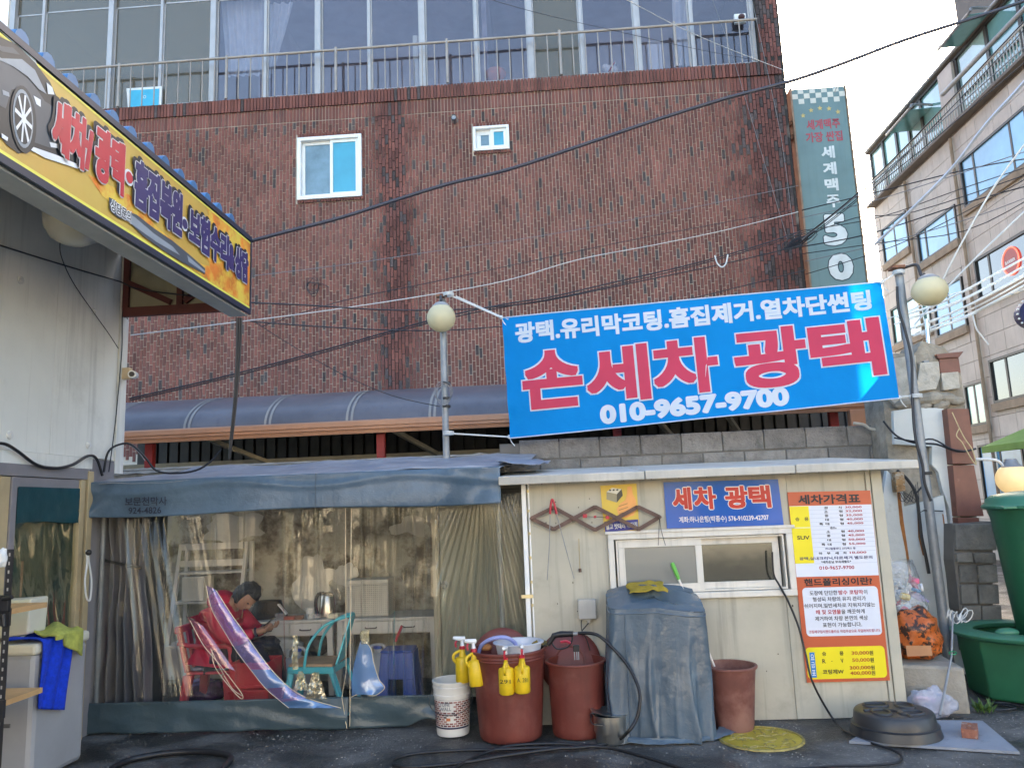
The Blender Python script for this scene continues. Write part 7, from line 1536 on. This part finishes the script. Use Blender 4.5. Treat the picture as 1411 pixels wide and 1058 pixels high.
# ================================================================== left foreground: cabinet, towels, shelf post
gc = thing('grey_cabinet', 'silver-grey plastic cabinet with a cream lid at the left edge', 'cabinet', (-3.52, 5.1, 0)); GCM = mat('cabinet_grey', (.36, .365, .375, 1), .4, .15, var=.1, vs=2); CRM = mat('cabinet_cream', (.56, .53, .42, 1), .5, var=.08)
MB().box(-3.72, -3.36, 4.86, 5.40, .01, .80).build('body', GCM, gc, bevel=.035)
MB().box(-3.73, -3.35, 4.84, 5.41, .79, .86).build('lid', CRM, gc, bevel=.02)
MB().box(-3.60, -3.50, 4.853, 4.862, .36, .385).build('slot', mat('slot_dark', (.1, .1, .1, 1), .5), gc, bevel=.006)
def towel(fn, name, mm, lb): return MB().grid(fn, 26, 30).build(name, mm, None, smooth='all', solid=.012, label=lb, cat='towel')
def tf(u, v_):    # over the lid then down the side facing +X
    y = 4.86 + .32 * u * (1 - .2 * v_) + .02 * math.sin(v_ * 5)
    if v_ < .3: t = v_ / .3; return Vector((-3.58 + .24 * t, y, .872 + .012 * math.sin(u * 9 + v_ * 9) + .01))
    t = (v_ - .3) / .7; return Vector((-3.335 + .012 * math.sin(u * 13 + t * 2), y + .02 * t, .868 - (.40 + .07 * u) * t))
towel(tf, 'towel', mat('towel_blue', (.005, .05, .62, 1), .95, var=.25, vs=30, bump=.9, bs=120), 'bright blue towel hanging over the side of the grey cabinet')
def tf2(u, v_):
    y = 5.0 + .30 * u; 
    if v_ < .55: t = v_ / .55; return Vector((-3.55 + .21 * t, y - .05 * t, .90 + .014 * math.sin(u * 7 + v_ * 11) + .02 * (1 - t)))
    t = (v_ - .55) / .45; return Vector((-3.31 + .01 * math.sin(u * 11), y - .03, .89 - (.03 + .15 * u * (u > .3)) * t))
towel(tf2, 'towel', mat('towel_lime', (.48, .50, .10, 1), .95, var=.2, vs=30, bump=.9, bs=120), 'lime yellow towel on top of the blue one on the grey cabinet')
bx_ = thing('cream_bin', 'cream plastic box with a curved lid on top of the cabinet at the left edge', 'box', (-3.6, 4.8, .86))
a = at(47, 824, Y=4.95); MB().hexa([(-4.1, 4.92, .84), (a.x - .01, 4.92, .91), (a.x - .01, 5.1, .91), (-4.1, 5.1, .84), (-4.1, 4.92, 1.11), (a.x, 4.92, a.z), (a.x, 5.1, a.z), (-4.1, 5.1, 1.11)]).build('body', CRM, bx_, bevel=.012)
MB().box(-3.72, -3.58, 4.905, 4.918, 1.0, 1.02).build('handle', CRM, bx_, bevel=.004)
MB().box(-3.9, -3.6, 4.78, 4.85, .80, .87).build('cream_tray', CRM, None, bevel=.01, label='cream tray under the box at the left edge', cat='tray')
rk2 = thing('shelf_rack', 'black slotted-angle rack post with a shelf end at the left edge', 'rack', (-3.1, 4.3, 0))
x = at(9, 900, Y=4.3).x
m_ = MB(); m_.box(x - .02, x + .02, 4.28, 4.285, 0, 1.47); m_.box(x - .02, x - .016, 4.285, 4.32, 0, 1.47); m_.build('post', mat('rack_black', (.02, .02, .022, 1), .45), rk2)
m_ = MB()
for k in range(30): z = .04 + k * .048; m_.box(x - .006, x + .002, 4.277, 4.2795, z, z + .018)
m_.build('slot', mat('slot_light', (.35, .33, .3, 1), .6), rk2)
for z in (1.11, .62): MB().box(x - .6, x + .018, 4.29, 4.6, z, z + .03).build('shelf', mat('plywood', (.5, .3, .13, 1), .6, var=.2), rk2); MB().box(x - .6, x + .022, 4.272, 4.29, z - .06, z + .035).build('shelf_beam', MATS['rack_black'], rk2)
cl = thing('clamp', 'black clamp gripping the rack post', 'clamp', (x, 4.27, 1.15)); m_ = MB(); m_.box(x - .035, x + .03, 4.245, 4.27, 1.13, 1.22); m_.tube([(x, 4.24, 1.20), (x + .06, 4.24, 1.21)], .012, 8); m_.tube([(x + .01, 4.24, 1.12), (x + .02, 4.24, 1.05)], .012, 8); m_.build('body', BLK, cl, bevel=.004)
sack('white_rag', 'white rag hung on the top of the rack post', 'rag', (x - .05, 4.28, 1.42), .05, (.7, .7, 1.1), WHITE, 3)
MB().tube([at(26, 822, Y=5.2), at(29, 773, Y=5.2)], .017, 10).build('broom_handle', mat('brown_wood', (.24, .12, .07, 1), .6, var=.2), None, smooth=True, label='brown wooden handle standing behind the cream box', cat='handle')
rp = thing('hanging_strap', 'white plastic strap hanging from the wall by the tent corner', 'strap', at(121, 826, X=-3.6)); m_ = MB()
m_.tube(sm([at(x, y, X=-3.6) for x, y in ((119, 758), (120, 775), (117, 800), (119, 822), (124, 826), (126, 800), (122, 770), (121, 760))]), .007, 6); m_.build('loop', WIREW, rp, smooth=True)
m_ = MB(); c = at(122, 761, X=-3.59); m_.ball(c, .022, 10, 8); m_.build('knot', BLK, rp, smooth=True)

# ================================================================== building across the yard, behind the camera: seen as a reflection in the glass and film
rb = thing('facing_building', 'sunlit cream building across the yard, seen only as reflections', 'building', (0, -11, 0))
YC = mat('cream_facade', (.80, .70, .53, 1), .8, var=.1, vs=.5)
m_ = MB(); m_.box(-16, 20, -12, -11, 0, 5.2); m_.build('wall', YC, rb)
for i in range(9):
    for z in (.9, 3.1):
        if i % 3 != 1 or z > 2: MB().box(-14 + i * 3.6, -12.2 + i * 3.6, -11.0, -10.95, z, z + 1.3).build('window', DGL, rb)
MB().box(-16.3, 20.3, -12.2, -10.8, 5.2, 5.45).build('parapet', YC, rb)

# ================================================================== overhead cables
def cb_(pxs, Y0_, Y1_, r_, m_t, label, group=None, cat='cable', name='overhead_cable', k=4, n=5):
    n_ = len(pxs) - 1; return cable([at(x, y, Y=Y0_ + (Y1_ - Y0_) * i / n_) for i, (x, y) in enumerate(pxs)], r_, m_t, label, cat, group, name, k, n)
cb_([(343, 333), (400, 318), (470, 300), (545, 276), (620, 253), (700, 234), (800, 201), (900, 167), (1000, 136), (1090, 112), (1166, 86), (1248, 55), (1345, 24), (1411, 2), (1480, -24)], 6.3, 6.9, .0165, mat('thick_cable', (.035, .035, .05, 1), .35), 'thickest black cable sweeping from the yellow sign up to the top right', n=8)
cb_([(178, 549), (300, 521), (430, 487), (590, 442), (690, 420), (760, 409), (850, 388), (950, 365), (1040, 340), (1105, 318)], 7.2, 12, .009, WIRE, 'slanting black cable on the bricks rising to the corner, upper of a pair', 'pair of slanting cables')
cb_([(178, 552), (300, 524), (430, 490), (590, 445), (690, 424), (760, 412), (850, 392), (950, 368), (1040, 343), (1105, 322)], 7.2, 12, .007, WIRE, 'slanting black cable on the bricks rising to the corner, lower of a pair', 'pair of slanting cables')
cb_([(345, 417), (430, 421), (530, 427), (620, 427), (690, 422), (760, 413), (880, 388), (1000, 363), (1105, 338)], 6.6, 12, .008, WIRE, 'black cable sagging from the sign end past the top of the lamp globe')
cb_([(345, 443), (440, 450), (540, 455), (620, 455), (700, 449), (800, 440), (900, 423), (1000, 400), (1110, 372)], 6.6, 12, .007, WIRE, 'black cable sagging across behind the middle of the lamp globe')
cb_([(180, 462), (300, 447), (450, 428), (600, 405), (700, 386), (800, 357), (900, 338), (1000, 317), (1100, 292)], 7, 12, .0055, WIREW, 'thin pale wire rising across the brick wall behind the lamp pole')
cb_([(350, 380), (480, 364), (600, 346), (740, 326), (900, 297), (1100, 256)], 8, 12, .004, WIREG, 'hair-thin grey wire high across the bricks')
cb_([(360, 450), (470, 415), (600, 388), (740, 358), (900, 325), (1090, 290)], 8, 12, .005, WIRE, 'thin dark wire rising between the pale wire and the sagging cables')
cb_([(350, 443), (400, 475), (470, 515), (540, 545), (606, 560)], 6.8, 7.45, .0045, WIRE, 'thin dark wire slanting down from the sign to the lamp pole clamp')
cb_([(628, 408), (690, 436), (700, 440)], 7.45, 7.4, .006, WIREW, 'short white cord beside the banner corner')
for i, dx in enumerate((0, 3, 6)):
    cb_([(327 + dx, 438), (326 + dx * .8, 490), (323 + dx * .5, 550), (318 + dx * .4, 600), (316, 632)], 6.2, 6.3, .009, WIRE, 'black cable hanging from the end of the yellow sign, %s of three' % ('leftmost', 'middle', 'rightmost')[i], 'cables hanging from the yellow sign')
cable([at(x, y, X=-3.69) for x, y in ((-10, 335), (60, 357), (120, 375), (165, 388))] + [at(200, 400, Y=6.2), at(330, 415, Y=6.2)], .006, WIRE, 'thin cable running along the container wall to the truss')
cable([at(x, y, X=-3.68) for x, y in ((83, 330), (84, 352), (100, 388), (130, 432), (150, 460), (163, 480))], .0035, WIRE, 'thin dark wire drooping from the dome lamp across the white panels')
cable([at(x, y, X=-3.69) for x, y in ((176, 440), (169, 430), (168, 480), (163, 540), (158, 590), (150, 650))], .005, WIRE, 'dark wire running down the edge of the container wall')
cable([at(x, y, X=-3.67) for x, y in ((-10, 610), (8, 612), (25, 622), (50, 640), (75, 645), (100, 640), (121, 628), (133, 632), (141, 655))], .011, BLK, 'black cable looped in two swags along the foot of the container wall')
cb_([(143, 650), (148, 625), (160, 614), (180, 612), (200, 630), (215, 648), (240, 652), (270, 648), (290, 636), (305, 618)], 6.0, 6.5, .009, BLK, 'black cable looping from the container corner over the left end of the tent roof')
cb_([(178, 612), (190, 622), (200, 635)], 6.2, 6.3, .004, WIREG, 'thin grey cord beside the cable on the tent roof')
# wires round the brick corner and the tall sign
for i, (p_, lb) in enumerate(((((1213, -20), (1150, 128)), 'thin wire in the white sky, left of three'), (((1248, -20), (1174, 122)), 'thin wire in the white sky, middle of three'), (((1285, -10), (1190, 140)), 'thin wire in the white sky, right of three'))):
    cb_([p_[0], ((p_[0][0] + p_[1][0]) / 2 - 2, (p_[0][1] + p_[1][1]) / 2), p_[1]], 10, 13, .005, WIREG, lb)
cb_([(845, -10), (930, 35), (1000, 66), (1080, 97)], 9, 13, .006, WIREW, 'white wire slanting down across the right end of the balcony railing')
cb_([(650, -8), (740, 18), (870, 48), (960, 68), (1050, 85)], 9, 13, .004, WIRE, 'thin black wire slanting across the balcony railing')
cb_([(1035, -5), (1062, 120), (1078, 200), (1095, 330)], 13, 13.7, .004, WIREG, 'thin grey wire running down the brick corner')
cb_([(980, -5), (1010, 80), (1040, 180), (1085, 330)], 12.8, 13.7, .004, WIREG, 'thin grey wire slanting down to the brick corner')
random.seed(17)
m_ = MB(); c = at(1098, 335, Y=13.6)
for k in range(9):
    m_.tube([c + Vector(((.12 + .03 * k) * math.cos(a * .6 + k) * .9, -.02 * k, (.07 + .012 * k) * math.sin(a * .6 + k * 1.3))) for a in range(12)], .008, 5)
m_.build('cable_tangle', WIRE, None, label='black tangle of spliced cables at the brick corner beside the tall sign', cat='cable tangle')
fan = [((1105, 330), (1190, 262), (1300, 165), (1440, 40)), ((1105, 333), (1200, 258), (1310, 150), (1440, 10)), ((1105, 336), (1190, 270), (1290, 190), (1440, 62)), ((1106, 328), (1180, 268), (1260, 190), (1411, 30)),
       ((1105, 300), (1200, 278), (1320, 240), (1440, 200)), ((1105, 318), (1210, 300), (1320, 262), (1440, 222)), ((1105, 340), (1200, 322), (1330, 280), (1440, 250)), ((1105, 350), (1210, 335), (1330, 318), (1440, 262)),
       ((1110, 360), (1220, 335), (1340, 300), (1440, 262)), ((1105, 290), (1220, 262), (1340, 232), (1440, 215)), ((1110, 378), (1230, 340), (1330, 292), (1440, 232)), ((1108, 326), (1180, 300), (1260, 292), (1440, 232))]
fl_ = ['steepest black wire fanning right from the brick corner', 'second steep black wire of the fan', 'third steep black wire of the fan', 'steep black wire of the fan passing in front of the tall sign', 'upper nearly level black wire of the fan', 'nearly level black wire crossing the 5 of the tall sign', 'nearly level wire crossing the lower part of the 5', 'nearly level black wire crossing above the 0', 'black wire passing between the 5 and the 0', 'thin black wire crossing below the white lettering of the tall sign', 'lowest black wire of the fan at the tall sign', 'black wire drooping past the tall sign to the office windows']
for i, f_ in enumerate(fan): cb_(list(f_), 13.2, 9.5, .007 if i % 3 else .010, WIRE if i % 4 else WIREG, fl_[i], 'wires fanning from the brick corner')
cb_([(1205, 338), (1260, 285), (1312, 232), (1360, 170), (1411, 114), (1450, 60)], 9, 7.5, .019, mat('silver_cable', (.6, .6, .62, 1), .3, .6), 'thick silver cable running up across the office windows')
cb_([(1290, 405), (1317, 350), (1365, 265), (1411, 200), (1440, 160)], 8.5, 7.5, .010, WIREW, 'pale cable rising steeply from behind the right globe lamp')
cb_([(1260, 448), (1300, 402), (1340, 360), (1390, 312), (1440, 265)], 8.0, 7.2, .009, WIREW, 'pale cable rising right from the globe of the right lamp')
LW = mat('sunlit_wire_tone', (.85, .82, .76, 1), .35, .1)  # pale colour stands in for sunlight on the wire bundle
low = [((1235, 437), (1290, 420), (1340, 395), (1440, 340)), ((1240, 441), (1300, 425), (1350, 402), (1440, 350)), ((1262, 452), (1310, 432), (1360, 408), (1440, 365)), ((1268, 458), (1330, 430), (1370, 410), (1440, 370)), ((1270, 462), (1330, 436), (1370, 416), (1440, 378)), ((1250, 455), (1320, 427), (1380, 396), (1440, 360)), ((1258, 463), (1325, 440), (1380, 412), (1440, 386)), ((1232, 447), (1320, 415), (1380, 384), (1440, 350))]
for i, f_ in enumerate(low): cb_(list(f_), 8.2, 7.4, .009 if i % 2 else .012, LW, 'wire coloured pale as if sunlit, running right from the globe lamp, %s in the bundle' % ('uppermost,second from the top,third from the top,fourth from the top,fourth from the bottom,third from the bottom,second from the bottom,lowest'.split(',')[i]), 'wire bundle coloured as sunlit at the right')
cb_([(1220, 440), (1250, 430), (1290, 412), (1340, 398)], 9, 8.4, .006, WIREW, 'thin cord behind the right globe lamp')
cb_([(1340, 433), (1345, 452), (1352, 462), (1362, 475)], 7.8, 7.8, .008, WIREW, 'frayed white rope end dangling from the wire bundle coloured as sunlit', cat='rope', name='rope_end')
cb_([(1217, 580), (1235, 600), (1260, 610), (1290, 612), (1320, 622), (1345, 618)], 7.25, 7.1, .009, WIRE, 'black cable running from the banner foot across the white wall to the pilaster')
cb_([(1232, 603), (1262, 608), (1285, 605), (1310, 618), (1330, 622)], 7.2, 7.1, .008, WIRE, 'second black cable on the white wall, looped under the first')
m_ = MB(); m_.tube(sm([at(x, y, Y=7.05) for x, y in ((1312, 568), (1322, 590), (1330, 605), (1340, 620), (1345, 640), (1336, 628), (1326, 610), (1318, 600), (1322, 590))]), .005, 5); m_.build('cord', mat('straw_cord', (.5, .4, .22, 1), .8), None, label='straw-coloured cord tangled on the brown pilaster', cat='cord')
cb_([(985, 352), (988, 362), (994, 368), (1000, 364), (1003, 351)], 10, 10, .010, WIREW, 'white rag of rope hanging on the cables in front of the bricks', cat='rope', name='rope_end')
MB().tube(sm([at(x, y, Y=7.6) for x, y in ((1176, 583), (1190, 585), (1198, 590), (1206, 592))]), .014, 8).build('hose', mat('pale_hose', (.5, .48, .42, 1), .5), None, smooth=True, label='short pale hose on top of the block wall under the banner', cat='hose')
